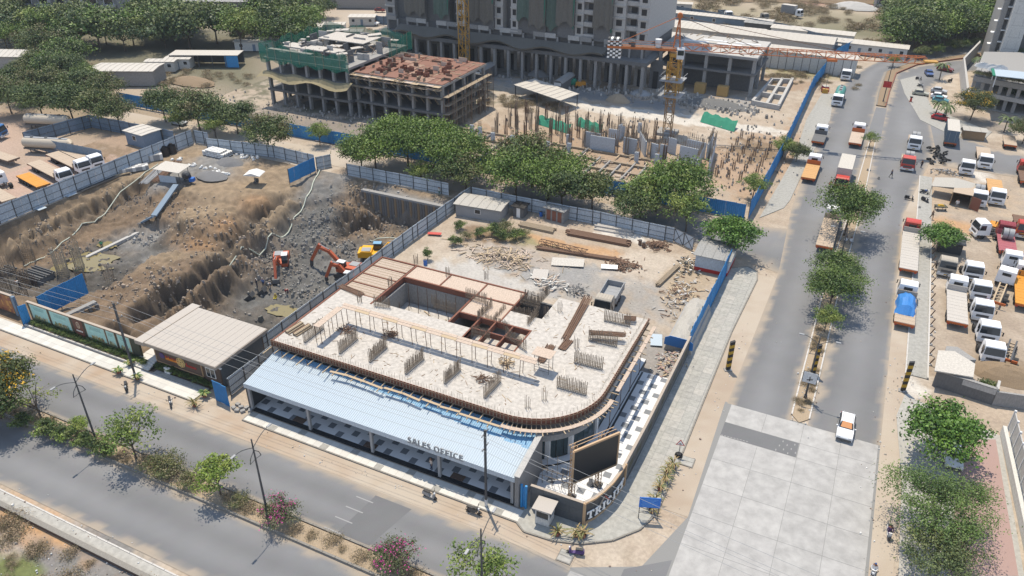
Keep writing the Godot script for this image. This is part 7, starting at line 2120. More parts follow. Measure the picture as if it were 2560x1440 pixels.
	tree("bare_one", "reserve_tree", "half bare tree with a few yellow green leaves on the front reserve", v3(-79.7, 0, -39.4), 1.0)
	tree("young_b", "reserve_tree", "small dark leaved tree beside the left street lamp", v3(-73.5, 0, -39.8), 0.5)
	tree("young_a", "reserve_tree", "open leafy tree on the front reserve with a long dappled shadow", v3(-64.6, 0, -39.6), 1.1)
	tree("young_b", "reserve_tree", "bright yellow green tree on the front reserve left of the bougainvillea", v3(-52.3, 0, -39.5), 0.95)
	tree("young_a", "reserve_tree", "open leafy tree at the bottom edge below the guard booth", v3(-22.3, 0, -41.0), 1.05)
	var sh := [["low shrub on the reserve, leftmost by the dark tree", v3(-80.6, 0, -37.7), "shrub", 1.0], ["leafy shrub below the half bare tree", v3(-76.7, 0, -37.9), "shrub", 1.2], ["rounded shrub in front of the left street lamp", v3(-71.2, 0, -38.5), "shrub", 0.95], ["spreading yellow green shrub beside the left street lamp", v3(-74.0, 0, -38.1), "shrub", 1.15], ["pale branching shrub hanging over the near kerb", v3(-68.0, 0, -38.5), "shrub", 1.1], ["greyish dry shrub right of the open leafy tree", v3(-60.5, 0, -39.4), "shrub_dry", 1.3], ["tall grey shrub between the two reserve trees", v3(-59.1, 0, -39.4), "shrub_dry", 1.2], ["dry shrub at the foot of the yellow green tree", v3(-56.1, 0, -39.2), "shrub_dry", 1.0], ["dry weeds under the yellow green tree", v3(-49.5, 0, -39.3), "shrub_dry", 0.8]]
	for q in sh:
		tree(q[2], "reserve_shrub", q[0], q[1] + Y * 0.1, q[3], "shrubs on the front reserve", "shrub")
	tree("bougain", "bougainvillea", "magenta flowering bougainvillea round the middle street lamp", v3(-44.2, 0, -39.5), 1.05, "", "shrub")
	tree("bougain", "bougainvillea", "magenta flowering bougainvillea at the bottom edge of the picture", v3(-30.9, 0, -39.4), 1.15, "", "shrub")
	var wp := []
	for q in 34:
		wp.append([v3(-92 + q * 1.9 + rng.randf(), 0.12, -39.3 + rng.randf_range(-0.5, 0.5)), rng.randf_range(0.45, 0.95)])
	scatter("weeds", "dry brown weeds growing along the front reserve", wp)
	wp = []
	for q in 60:
		wp.append([v3(rng.randf_range(-78, -44), -0.02, rng.randf_range(-28.2, -22.5)), rng.randf_range(0.5, 1.3)])
	scatter("weeds", "dry weeds and litter grass on the waste ground at the bottom left", wp)
	wp = []
	for q in 22:
		wp.append([v3(0.5 + rng.randf_range(-0.7, 0.8), 0.1, -79.5 - rng.randf() * 22), rng.randf_range(0.35, 0.7)])
	scatter("weeds", "dry weeds on the reserve of the side road", wp)
	wp = []
	for q in 60:
		wp.append([v3(-21.9, 0, -233.9) + v3(rng.randfn() * 8, 0, rng.randfn() * 7), rng.randf_range(0.6, 1.4)])
	for q in 70:
		wp.append([v3(-140.5, 0, -225.8) + v3(rng.randfn() * 9, 0, rng.randfn() * 9), rng.randf_range(0.8, 1.8)])
	for q in 30:
		wp.append([v3(-172.0, 0, -155.8) + v3(rng.randfn() * 8, 0, rng.randfn() * 5), rng.randf_range(0.8, 1.6)])
	for q in 260:
		wp.append([v3(-36.8, 0, -329.0) + v3(rng.randfn() * 55, 0, rng.randfn() * 22), rng.randf_range(1.0, 3.0)])
	for q in 24:
		wp.append([v3(-81.2, 0, -174.8) + v3(rng.randfn() * 6, 0, rng.randfn() * 4), rng.randf_range(0.8, 1.6)])
	for q in 30:
		wp.append([v3(-52.4, 0, -136.1) + v3(rng.randfn() * 16, 0, rng.randfn() * 2), rng.randf_range(0.5, 1.2)])
	scatter("weeds", "dry scrub growing over the building yards and far waste land", wp)
	wp = []
	for q in 26:
		wp.append([v3(-99 + q * 0.86, 0.15, -52.55), rng.randf_range(0.38, 0.5)])
	for q in 12:
		wp.append([v3(-75.5 + q * 0.85, 0.15, -52.75), rng.randf_range(0.35, 0.5)])
	for q in wp.size():
		tree("shrub", "hedge_plant", ("low green plant before the posters, %s from the left" % (NTH[q] if q < 20 else NTH[q - 20] + " past twenty")) if q < 26 else "low plant along the office front, %s from the steps" % NTH[q - 26], wp[q][0], wp[q][1], "hedge plants before the office", "plant")
	setting("planting_bed", mb().bx(v3(-99.9, 0, -53.05), v3(-78.9, 0.2, -52.0)), "soil")
	kerb_run("bed_kerb", [v3(-99.9, 0, -51.9), v3(-78.9, 0, -51.9)], 0.18, 0.35, "kerb_pale")
	var bu := [[v3(-58.0, 0, -99.9), 0.9], [v3(-57.5, 0, -102.5), 0.8], [v3(-55.7, 0, -104.3), 0.9], [v3(-54.1, 0, -106.3), 1.1], [v3(-52.7, 0, -107.8), 1.2], [v3(-51.8, 0, -104.9), 1.0], [v3(-49.7, 0, -106.0), 1.1], [v3(-49.0, 0, -107.7), 0.8], [v3(-60.1, 0, -105.1), 0.9]]
	row_of(["shrub", "shrub_dry", "shrub"], "mound_bush", "green bush on the earth mound behind the deck, %s from the left", "bushes on the mound", bu, "bush")
	tree("conifer", "conical_bush", "small conical green bush beside the blue drum and grey fence", v3(-59.5, 0, -93.2), 1.0, "", "bush")
	var spots := []
	for y in 4:
		for x in 11:
			spots.append([v3(-246.0 + x * 8.0 - y * 8.0 + (x * y % 5) * 1.2, 0, -152.0 - x * 4.1 - y * 6.2 - (x * 7 % 4) * 1.5), 0.9 + (x * 3 + y) % 5 * 0.1])
	var k := 0
	for q in spots:
		var px: Vector3 = q[0]
		k += 1
		if k > 22 and (k - 1) % 11 < 9 and not ((k - 1) % 11 in [0, 5, 6]) or k in [8, 33, 44]:
			continue
		tree(["far_a", "far_b", "dark_c", "airy", "far_a", "rain_b", "far_b"][k * 5 % 7], "wood_tree", "upper left wood tree, %s row, %s from the left" % [NTH[(k - 1) / 11], NTH[(k - 1) % 11]], px, q[1] * (1.1 + k * 7 % 5 * 0.11), "trees of the upper left wood")
	for q in 26:
		var p := v3(3.8 + (q % 8) * 3.9 - (q / 8) * 0.8, 0, -280.0 - (q % 8) * 5.6 - (q / 8) * 17.0 + (q * 5 % 7) * 0.8)
		tree(["far_b", "far_a", "rain_b"][q % 3], "roadside_tree", "tree beyond the side road bend, %s row, %s from the left" % [NTH[q / 8], NTH[q % 8]], p, 1.35 + (q % 4) * 0.12, "trees beyond the bend")
	row_of(["airy", "dark_c"], "bend_tree", "small tree on the curved reserve, %s along the bend", "trees on the curved reserve", [[v3(2.6, 0, -256.9), 0.55], [v3(9.7, 0, -270.9), 0.6], [v3(14.1, 0, -276.4), 0.6], [v3(18.7, 0, -284.3), 0.6], [v3(21.6, 0, -289.3), 0.55], [v3(25.1, 0, -293.4), 0.55]])
	row_of(["far_a", "far_b", "far_a", "far_b", "far_a"], "cabin_tree", "dark tree behind the white cabins left of the tower, %s from the left", "trees behind the cabins", [[v3(-192.9, 0, -195.9), 1.1], [v3(-184.0, 0, -197.3), 1.2], [v3(-180.6, 0, -202.1), 1.1], [v3(-182.4, 0, -219.9), 1.0], [v3(-189.7, 0, -236.3), 0.9]])
	row_of(["far_b", "far_a", "far_a"], "cabin_tree", "tree beyond the small far hut, %s from the left", "trees beyond the far hut", [[v3(-216.3, 0, -243.5), 1.0], [v3(-206.1, 0, -241.8), 1.0], [v3(-206.4, 0, -253.0), 1.1]])
	for q in [["palm in front of the cars by the podium, nearest the red car", v3(16.4, 0, -209.6), 3.4], ["palm on the podium footpath, left of the flowered tree", v3(14.3, 0, -213.6), 2.6], ["palm behind the silver cars", v3(15.1, 0, -247.9), 4.2], ["palm on the terrace beside the tower foot", v3(24.6, 0, -257.3), 5.0], ["palm right of the flowered tree", v3(28.8, 0, -206.1), 3.0], ["palm at the right edge of the terrace", v3(34.5, 0, -240.6), 4.0], ["palm at the back of the upper left wood", v3(-248.7, 0, -194.6), 6.0], ["palm at the right of the upper left building", v3(-246.3, 0, -199.5), 6.5]]:
		palm(q[0], q[1], q[2])
	var cy := thing("cypress", "slim dark cypress beside the magenta bush in the upper left wood", "tree", v3(-225.2, 0, -191.2))
	part("crown", mb().lathe([v2(0.2, 0), v2(1.1, 1.5), v2(1.0, 4.0), v2(0.5, 7.5), v2(0.02, 9.5)], Vector3.ZERO, Y, 9), mk("cypress_green", 0.02, 0.035, 0.012, 0.95, "stone", s3(1.0), 1.0), cy)
	part("trunk", mb().tube(Vector3.ZERO, Y * 1.0, 0.2, 0.2, 6), "bark", cy)
	tree("bougain", "bougainvillea", "magenta bougainvillea in the upper left wood", v3(-230.5, 0, -193.2), 2.6, "", "shrub")

func palm(label: String, at: Vector3, h: float) -> void:
	var o := thing("palm_tree", label, "palm", at, rng.randf() * 6.0, "palm trees")
	part("trunk", mb().tube(Vector3.ZERO, v3(0.2, h, 0.1), 0.16, 0.1, 7), "bark", o)
	var m := mb()
	for q in 16:
		var a := TAU * q / 16.0 + rng.randf() * 0.2
		var d := v3(cos(a), 0, sin(a))
		var s := d.cross(Y) * 0.22
		var p := v3(0.2, h, 0.1)
		var up := rng.randf_range(0.2, 1.0)
		m.col = [Color(0.06, 0.1, 0.025), Color(0.09, 0.12, 0.03), Color(0.05, 0.08, 0.02)][q % 3]
		for e in 4:
			var nx := p + (d + Y * up) * 0.55
			m.quad(p - s, p, nx, nx - s * 0.9 - Y * 0.12)
			m.quad(p, p + s, nx + s * 0.9 - Y * 0.12, nx)
			p = nx
			up -= 0.5
	part("fronds", m, "leaf", o)

func scatter(key: String, label: String, spots: Array) -> void:
	var mm := MultiMesh.new()
	mm.transform_format = MultiMesh.TRANSFORM_3D
	mm.mesh = tree_kinds[key][1]
	mm.instance_count = spots.size()
	for q in spots.size():
		mm.set_instance_transform(q, Transform3D(Basis(Y, rng.randf() * TAU).scaled(Vector3.ONE * spots[q][1]), spots[q][0]))
	var o := MultiMeshInstance3D.new()
	o.name = numbered("weed_cover")
	o.multimesh = mm
	o.material_override = M["leaf"]
	add_child(o)
	stuff(tag(o, label, "weeds"))

var wheel_meshes := {}

func wheel(o: Node, p: Vector3, r: float, w := 0.28) -> void:
	var k := str(r) + "_" + str(w)
	if not wheel_meshes.has(k):
		wheel_meshes[k] = [mb().lathe([v2(r * 0.55, -w / 2), v2(r * 0.95, -w / 2), v2(r, -w * 0.3), v2(r, w * 0.3), v2(r * 0.95, w / 2), v2(r * 0.55, w / 2)], Vector3.ZERO, Vector3.RIGHT, 14).mesh(), mb().lathe([v2(r * 0.58, -w * 0.4), v2(r * 0.58, w * 0.4)], Vector3.ZERO, Vector3.RIGHT, 10).mesh()]
	var t := part("wheel", wheel_meshes[k][0], "tyre", o, p)
	part("rim", wheel_meshes[k][1], "hub", t)

func profile(pts: Array) -> PackedVector2Array:
	var r := PackedVector2Array()
	for q in range(0, pts.size(), 2):
		r.append(v2(pts[q], pts[q + 1]))
	return r

func cab(o: Node, paint: String, s := 1.0, engine_bare := false) -> void:
	var w := 1.22 * s
	var side := func(z, y, k): return [v3(-w * k, y * s, z * s), v3(w * k, y * s, z * s)]
	var m := mb()
	var a := [[0.0, 0.75, 1.0], [0.02, 1.55, 1.0], [-0.32, 2.62, 0.93], [-0.55, 2.78, 0.88], [-1.75, 2.78, 0.88], [-1.95, 2.62, 0.93], [-2.0, 0.75, 1.0]]
	for q in a.size():
		var e: Array = side.call(a[q][0], a[q][1], a[q][2])
		var f: Array = side.call(a[(q + 1) % 7][0], a[(q + 1) % 7][1], a[(q + 1) % 7][2])
		m.quad(e[0], e[1], f[1], f[0], (e[0] + f[1]) * 0.5 - v3(0, 1.7 * s, -1.0 * s))
	for sd in 2:
		for q in range(1, 6):
			var t := []
			for e in [0, q, q + 1]:
				t.append(side.call(a[e][0], a[e][1], a[e][2])[sd])
			m.tri(t[0], t[1], t[2], v3(-1 if sd == 0 else 1, 0, 0))
	var c := part("cab", m, paint, o)
	var n := v3(0, 0.3, 1).normalized() * 0.02
	part("windscreen", mb().quad(v3(-w * 0.93, 1.6, -0.01) * v3(1, s, s) + n, v3(w * 0.93, 1.6, -0.01) * v3(1, s, s) + n, v3(w * 0.86, 2.5, -0.28) * v3(1, s, s) + n, v3(-w * 0.86, 2.5, -0.28) * v3(1, s, s) + n, v3(0, 0, 1)), "glass_dark", c)
	for sd in [-1.0, 1.0]:
		part("side_window", mb().quad(v3(w * 1.005 * sd, 1.6 * s, -0.25 * s), v3(w * 1.005 * sd, 1.6 * s, -1.2 * s), v3(w * 0.965 * sd, 2.4 * s, -1.2 * s), v3(w * 0.965 * sd, 2.4 * s, -0.42 * s), v3(sd, 0, 0)), "glass_dark", c)
		part("headlight", mb().box(v3(w * 0.78 * sd, 0.85 * s, 0.03), v3(0.34, 0.2, 0.08) * s), "lamp_clear", c)
		part("mirror", mb().box(v3((w + 0.2) * sd, 1.95 * s, 0.05), v3(0.12, 0.5, 0.14) * s).bar(v3(w * 0.95 * sd, 2.2 * s, -0.1), v3((w + 0.2) * sd, 2.15 * s, 0.05), 0.04), "black", c)
	part("rear_window", mb().box(v3(0, 2.1 * s, -2.0 * s), v3(1.1, 0.42, 0.05) * s), "glass_dark", c)
	part("grille", mb().box(v3(0, 1.1 * s, 0.02), v3(1.5, 0.34, 0.05) * s), "steel_dark", c)
	part("bumper", mb().box(v3(0, 0.58 * s, 0.0), v3(2.4, 0.34, 0.22) * s), "steel_white" if not engine_bare else "steel_dark", c)
	part("number_plate", mb().box(v3(0, 0.6 * s, 0.12 * s), v3(0.5, 0.14, 0.02) * s), "stripe_yellow", c)
	for q in 5:
		part("roof_rib", mb().bx(v3((q - 2) * 0.4 - 0.03, 2.78, -1.7) * s, v3((q - 2) * 0.4 + 0.03, 2.81, -0.6) * s), paint, c)

func lorry(called: String, label: String, at: Vector3, turn: float, paint: String, cargo: String, bed: float, bedmat := "ply", group := "") -> Node3D:
	var o := thing(called, label, "lorry", at, turn, group)
	o.scale = Vector3.ONE * 1.07
	cab(o, paint, 1.0, cargo == "bare")
	wheel(o, v3(-1.0, 0.5, -0.95), 0.5)
	wheel(o, v3(1.0, 0.5, -0.95), 0.5)
	var L := bed
	part("chassis", mb().bx(v3(-0.5, 0.65, -2.3 - L), v3(-0.32, 0.9, -0.4)).bx(v3(0.32, 0.65, -2.3 - L), v3(0.5, 0.9, -0.4)), "steel_dark" if cargo != "bare" else "timber", o)
	if cargo == "none":
		wheel(o, v3(-1.0, 0.5, -3.2), 0.5, 0.5)
		wheel(o, v3(1.0, 0.5, -3.2), 0.5, 0.5)
		return o
	for z in ([L + 0.3, L - 0.9] if L > 4.0 else [L * 0.8 + 1.4]):
		wheel(o, v3(-0.95, 0.5, -z), 0.5, 0.5)
		wheel(o, v3(0.95, 0.5, -z), 0.5, 0.5)
	bed_of(o, cargo, L, bedmat, v3(0, 0, -2.35))
	return o

func bed_of(o: Node, cargo: String, L: float, bedmat: String, p: Vector3) -> void:
	var b := func(x0, y0, z0, x1, y1, z1): return mb().bx(p + v3(x0, y0, z0), p + v3(x1, y1, z1))
	if cargo == "bare":
		for q in 6:
			part("cross_member", b.call(-0.5, 0.7, -L * (q + 1) / 6.5, 0.5, 0.85, -L * (q + 1) / 6.5 + 0.14), "timber", o)
		part("tail_beam", b.call(-1.2, 0.6, -L, 1.2, 0.95, -L + 0.15), "orange_paint", o)
		return
	if cargo == "tanker":
		var k := mb()
		k.lathe([v2(0.3, 0), v2(1.0, 0.25), v2(1.15, 0.6), v2(1.15, L - 0.6), v2(1.0, L - 0.25), v2(0.3, L)], p + v3(0, 2.1, 0), v3(0, 0, -1), 16)
		var t := part("tank", k, bedmat, o)
		for q in 3:
			part("hatch", mb().tube(p + v3(0, 3.2, -L * (q + 0.7) / 3.4), p + v3(0, 3.42, -L * (q + 0.7) / 3.4), 0.3, 0.3, 8), "steel_dark", t)
		part("walkway", b.call(-0.35, 3.22, -L + 0.6, 0.35, 3.28, -0.6), "steel_grey", t)
		part("cradle", b.call(-1.0, 0.9, -L + 0.4, 1.0, 1.15, -0.3), "steel_dark", o)
		return
	part("bed_frame", b.call(-1.2, 0.92, -L, 1.2, 1.12, 0), "rust", o)
	var fl := part("bed_floor", b.call(-1.25, 1.12, -L, 1.25, 1.2, 0), bedmat, o)
	for q in int(L / 0.9):
		part("floor_plank", b.call(-1.22, 1.2, -L + q * 0.9 + 0.02, 1.22, 1.215 + (q % 3) * 0.004, -L + q * 0.9 + 0.88), bedmat, fl)
	part("headboard", b.call(-1.25, 1.12, -0.08, 1.25, 2.0 if cargo != "low" else 1.3, 0), "orange_paint" if bedmat in ["ply", "bed_yellow"] else bedmat, o)
	part("tail_bar", b.call(-1.25, 0.85, -L - 0.06, 1.25, 1.12, -L), "orange_paint", o)
	for s in [-1.0, 1.0]:
		part("tail_lamp", b.call(s * 1.0 - 0.14, 0.7, -L - 0.09, s * 1.0 + 0.14, 0.84, -L - 0.02), "lamp_red", o)
	if cargo == "tipper":
		for e in [[-1.25, -1.15], [1.15, 1.25]]:
			var sdw := part("side_board", b.call(e[0], 1.2, -L, e[1], 2.1, -0.08), bedmat, o)
			for q in 6:
				part("rib", b.call(e[0] - 0.04, 1.0, -L * (q + 0.4) / 6 - 0.08, e[1] + 0.04, 2.12, -L * (q + 0.4) / 6), bedmat, sdw)
		part("tail_board", b.call(-1.15, 1.2, -L, 1.15, 2.0, -L + 0.08), bedmat, o)
	elif cargo == "tarp":
		var t := mb()
		var rings := []
		for q in 7:
			var z := -0.1 - (L * 0.72) * q / 6.0
			var hh: float = [0.5, 1.15, 1.45, 1.5, 1.4, 1.2, 0.3][q] + 0.1 * sin(q * 3.0)
			var ring := []
			for e in 9:
				var u := e / 8.0
				ring.append(p + v3(lerpf(-1.28, 1.28, u) * (1.0 - 0.05 * sin(q * 2.0)), 1.05 + hh * sin(u * PI) ** 0.5 + 0.07 * sin(e * 2.6 + q), z))
			rings.append(ring)
		t.loft(rings)
		part("tarpaulin", t, "tarp_blue", o)
	elif cargo == "coil":
		var t := part("steel_coil", mb().lathe([v2(0.35, -0.75), v2(0.85, -0.75), v2(0.85, 0.75), v2(0.35, 0.75)], p + v3(0, 2.06, -1.6), Vector3.RIGHT, 18), "steel_grey", o)
		part("coil_eye", mb().tube(p + v3(-0.76, 2.06, -1.6), p + v3(0.76, 2.06, -1.6), 0.33, 0.33, 12), "black", t)
		part("strap", mb().lathe([v2(0.865, -0.05), v2(0.865, 0.05)], p + v3(0, 2.06, -1.6), Vector3.RIGHT, 18), "steel_dark", t)
	elif cargo == "box":
		var t := part("container", b.call(-1.25, 1.2, -L, 1.25, 3.8, -0.1), bedmat, o)
		for q in 14:
			part("corrugation", b.call(-1.29, 1.3, -L * (q + 0.7) / 14.5, 1.29, 3.7, -L * (q + 0.4) / 14.5), bedmat, t)
		part("container_roof", b.call(-1.24, 3.8, -L + 0.02, 1.24, 3.83, -0.12), "roof_pale", t)
		for s in [-0.6, 0.6]:
			part("door_bar", b.call(s - 0.03, 1.3, -L - 0.04, s + 0.03, 3.7, -L), "steel_grey", t)

func trailer(called: String, label: String, at: Vector3, turn: float, cargo: String, L: float, bedmat: String, axles := 2) -> Node3D:
	var o := thing(called, label, "trailer", at, turn, "trailers without a tractor")
	part("beam", mb().bx(v3(-0.5, 0.7, -L), v3(-0.3, 1.0, 0)).bx(v3(0.3, 0.7, -L), v3(0.5, 1.0, 0)), "steel_dark", o)
	for q in axles:
		for s in [-1.0, 1.0]:
			wheel(o, v3(s * 0.98, 0.5, -L + 0.9 + q * 1.2), 0.5, 0.5)
	for s in [-0.6, 0.6]:
		part("landing_leg", mb().bx(v3(s - 0.07, 0, -1.6), v3(s + 0.07, 1.0, -1.45)), "steel_dark", o)
	bed_of(o, cargo, L, bedmat, Vector3.ZERO)
	return o

func car(label: String, at: Vector3, turn: float, paint: String, kind := 0, group := "") -> Node3D:
	var o := thing("parked_car" if kind != 9 else "car", label, "car", at, turn, group)
	var l := 4.4 if kind == 1 else 3.9
	var h := 1.75 if kind == 1 else 1.5
	var pr := [[-l / 2, 0.35], [-l / 2 + 0.05, 0.95], [-l / 2 + 0.35, h * 0.62], [-l / 2 + 0.75, h * 0.94], [-0.3, h], [0.35, h * 0.97], [l / 2 - 1.15, h * 0.63], [l / 2 - 0.15, h * 0.5], [l / 2, 0.7], [l / 2, 0.35]]
	var wd := func(y): return 0.88 if y < h * 0.66 else lerpf(0.88, 0.66, (y - h * 0.66) / (h * 0.34))
	var m := mb()
	var n := pr.size()
	for q in n:
		var a: Array = pr[q]
		var b: Array = pr[(q + 1) % n]
		m.quad(v3(-wd.call(a[1]), a[1], a[0]), v3(wd.call(a[1]), a[1], a[0]), v3(wd.call(b[1]), b[1], b[0]), v3(-wd.call(b[1]), b[1], b[0]), v3(0, (a[1] + b[1]) / 2 - 0.7, (a[0] + b[0]) / 2))
	for s in [-1.0, 1.0]:
		for q in range(1, n - 1):
			var t := []
			for e in [0, q, q + 1]:
				t.append(v3(s * wd.call(pr[e][1]), pr[e][1], pr[e][0]))
			m.tri(t[0], t[1], t[2], v3(s, 0, 0))
	var b := part("body", m, paint, o)
	var g := mb()
	var f := func(i, k, x): return v3(x * wd.call(pr[i][1]) * 0.9, pr[i][1], pr[i][0]).lerp(v3(x * wd.call(pr[k][1]) * 0.9, pr[k][1], pr[k][0]), 0.08) + v3(0, 0.012, 0)
	part("windscreen", mb().quad(f.call(5, 6, -1), f.call(5, 6, 1), f.call(6, 5, 1), f.call(6, 5, -1), v3(0, 1, 1)), "glass_dark", b)
	part("rear_window", mb().quad(f.call(3, 2, -1) - v3(0, 0, 0.02), f.call(3, 2, 1) - v3(0, 0, 0.02), f.call(2, 3, 1) - v3(0, 0, 0.02), f.call(2, 3, -1) - v3(0, 0, 0.02), v3(0, 1, -1)), "glass_dark", b)
	for s in [-1.0, 1.0]:
		for z in [[-l / 2 + 0.72, -0.28], [-0.2, l / 2 - 1.42]]:
			part("side_window", mb().quad(v3(s * 0.892, h * 0.66, z[0] - 0.1), v3(s * 0.892, h * 0.66, z[1] + 0.2), v3(s * 0.715, h * 0.92, z[1]), v3(s * 0.715, h * 0.92, z[0] + 0.12), v3(s, 0.2, 0)), "glass_dark", b)
		part("headlight", mb().box(v3(s * 0.62, 0.78, l / 2 - 0.02), v3(0.34, 0.16, 0.12)), "lamp_clear", b)
		part("tail_light", mb().box(v3(s * 0.7, 0.9, -l / 2 + 0.02), v3(0.2, 0.24, 0.08)), "lamp_red", b)
		part("mirror", mb().box(v3(s * 0.98, h * 0.66, l / 2 - 1.45), v3(0.2, 0.13, 0.1)), paint, b)
		for z in [-l / 2 + 0.75, l / 2 - 0.8]:
			wheel(o, v3(s * 0.8, 0.32, z), 0.32, 0.2)
	part("bumper", mb().box(v3(0, 0.45, l / 2 + 0.02), v3(1.6, 0.2, 0.1)), "steel_dark", b)
	if kind == 1:
		part("sunshade", mb().quad(f.call(5, 6, -0.8) + Y * 0.02, f.call(5, 6, 0.8) + Y * 0.02, f.call(6, 5, 0.8).lerp(f.call(5, 6, 0.8), 0.1) + Y * 0.02, f.call(6, 5, -0.8).lerp(f.call(5, 6, -0.8), 0.1) + Y * 0.02, v3(0, 1, 1)), mk("sunshade", 0.55, 0.25, 0.1, 0.7), b)
		for s in [-0.55, 0.55]:
			part("roof_rail", mb().bar(v3(s, h + 0.06, -1.4), v3(s, h + 0.06, 0.3), 0.05), "steel_grey", b)
	return o

func bike(label: String, at: Vector3, turn: float, paint: String, scooter: bool) -> Node3D:
	var o := thing("motor_scooter" if scooter else "motorcycle", label, "scooter" if scooter else "motorcycle", at, turn, "parked two wheelers")
	var r := 0.24 if scooter else 0.31
	for z in [-0.62, 0.64]:
		wheel(o, v3(0, r, z), r, 0.12)
	if scooter:
		part("body", mb().sweep(profile([-0.9, 0.35, -0.85, 0.75, -0.1, 0.72, 0.0, 0.4, 0.35, 0.32, 0.48, 0.95, 0.6, 0.95, 0.58, 0.28, -0.4, 0.26]), v3(-0.17, 0, 0), v3(0, 0, 1), Y, v3(0.34, 0, 0)), paint, o)
	else:
		part("frame", mb().sweep(profile([-0.6, 0.4, -0.5, 0.68, 0.1, 0.7, 0.45, 0.75, 0.4, 0.4, 0.1, 0.22, -0.2, 0.22]), v3(-0.1, 0, 0), v3(0, 0, 1), Y, v3(0.2, 0, 0)), "steel_dark", o)
		part("fuel_tank", mb().box(v3(0, 0.83, 0.22), v3(0.28, 0.22, 0.45)), paint, o)
		part("exhaust", mb().tube(v3(0.16, 0.3, 0.0), v3(0.18, 0.36, -0.85), 0.05, 0.06, 6), "steel_white", o)
	part("seat", mb().box(v3(0, 0.8, -0.4), v3(0.28, 0.1, 0.75)), "black", o)
	part("fork", mb().bar(v3(0, r, 0.64), v3(0, 0.98, 0.45), 0.1), "steel_grey", o)
	part("handlebar", mb().bar(v3(-0.36, 1.02, 0.4), v3(0.36, 1.02, 0.4), 0.05), "black", o)
	part("headlight", mb().box(v3(0, 0.88, 0.58), v3(0.18, 0.18, 0.1)), "lamp_clear", o)
	for s in [-0.34, 0.34]:
		part("mirror", mb().box(v3(s, 1.18, 0.38), v3(0.12, 0.08, 0.03)), "black", o)
	return o

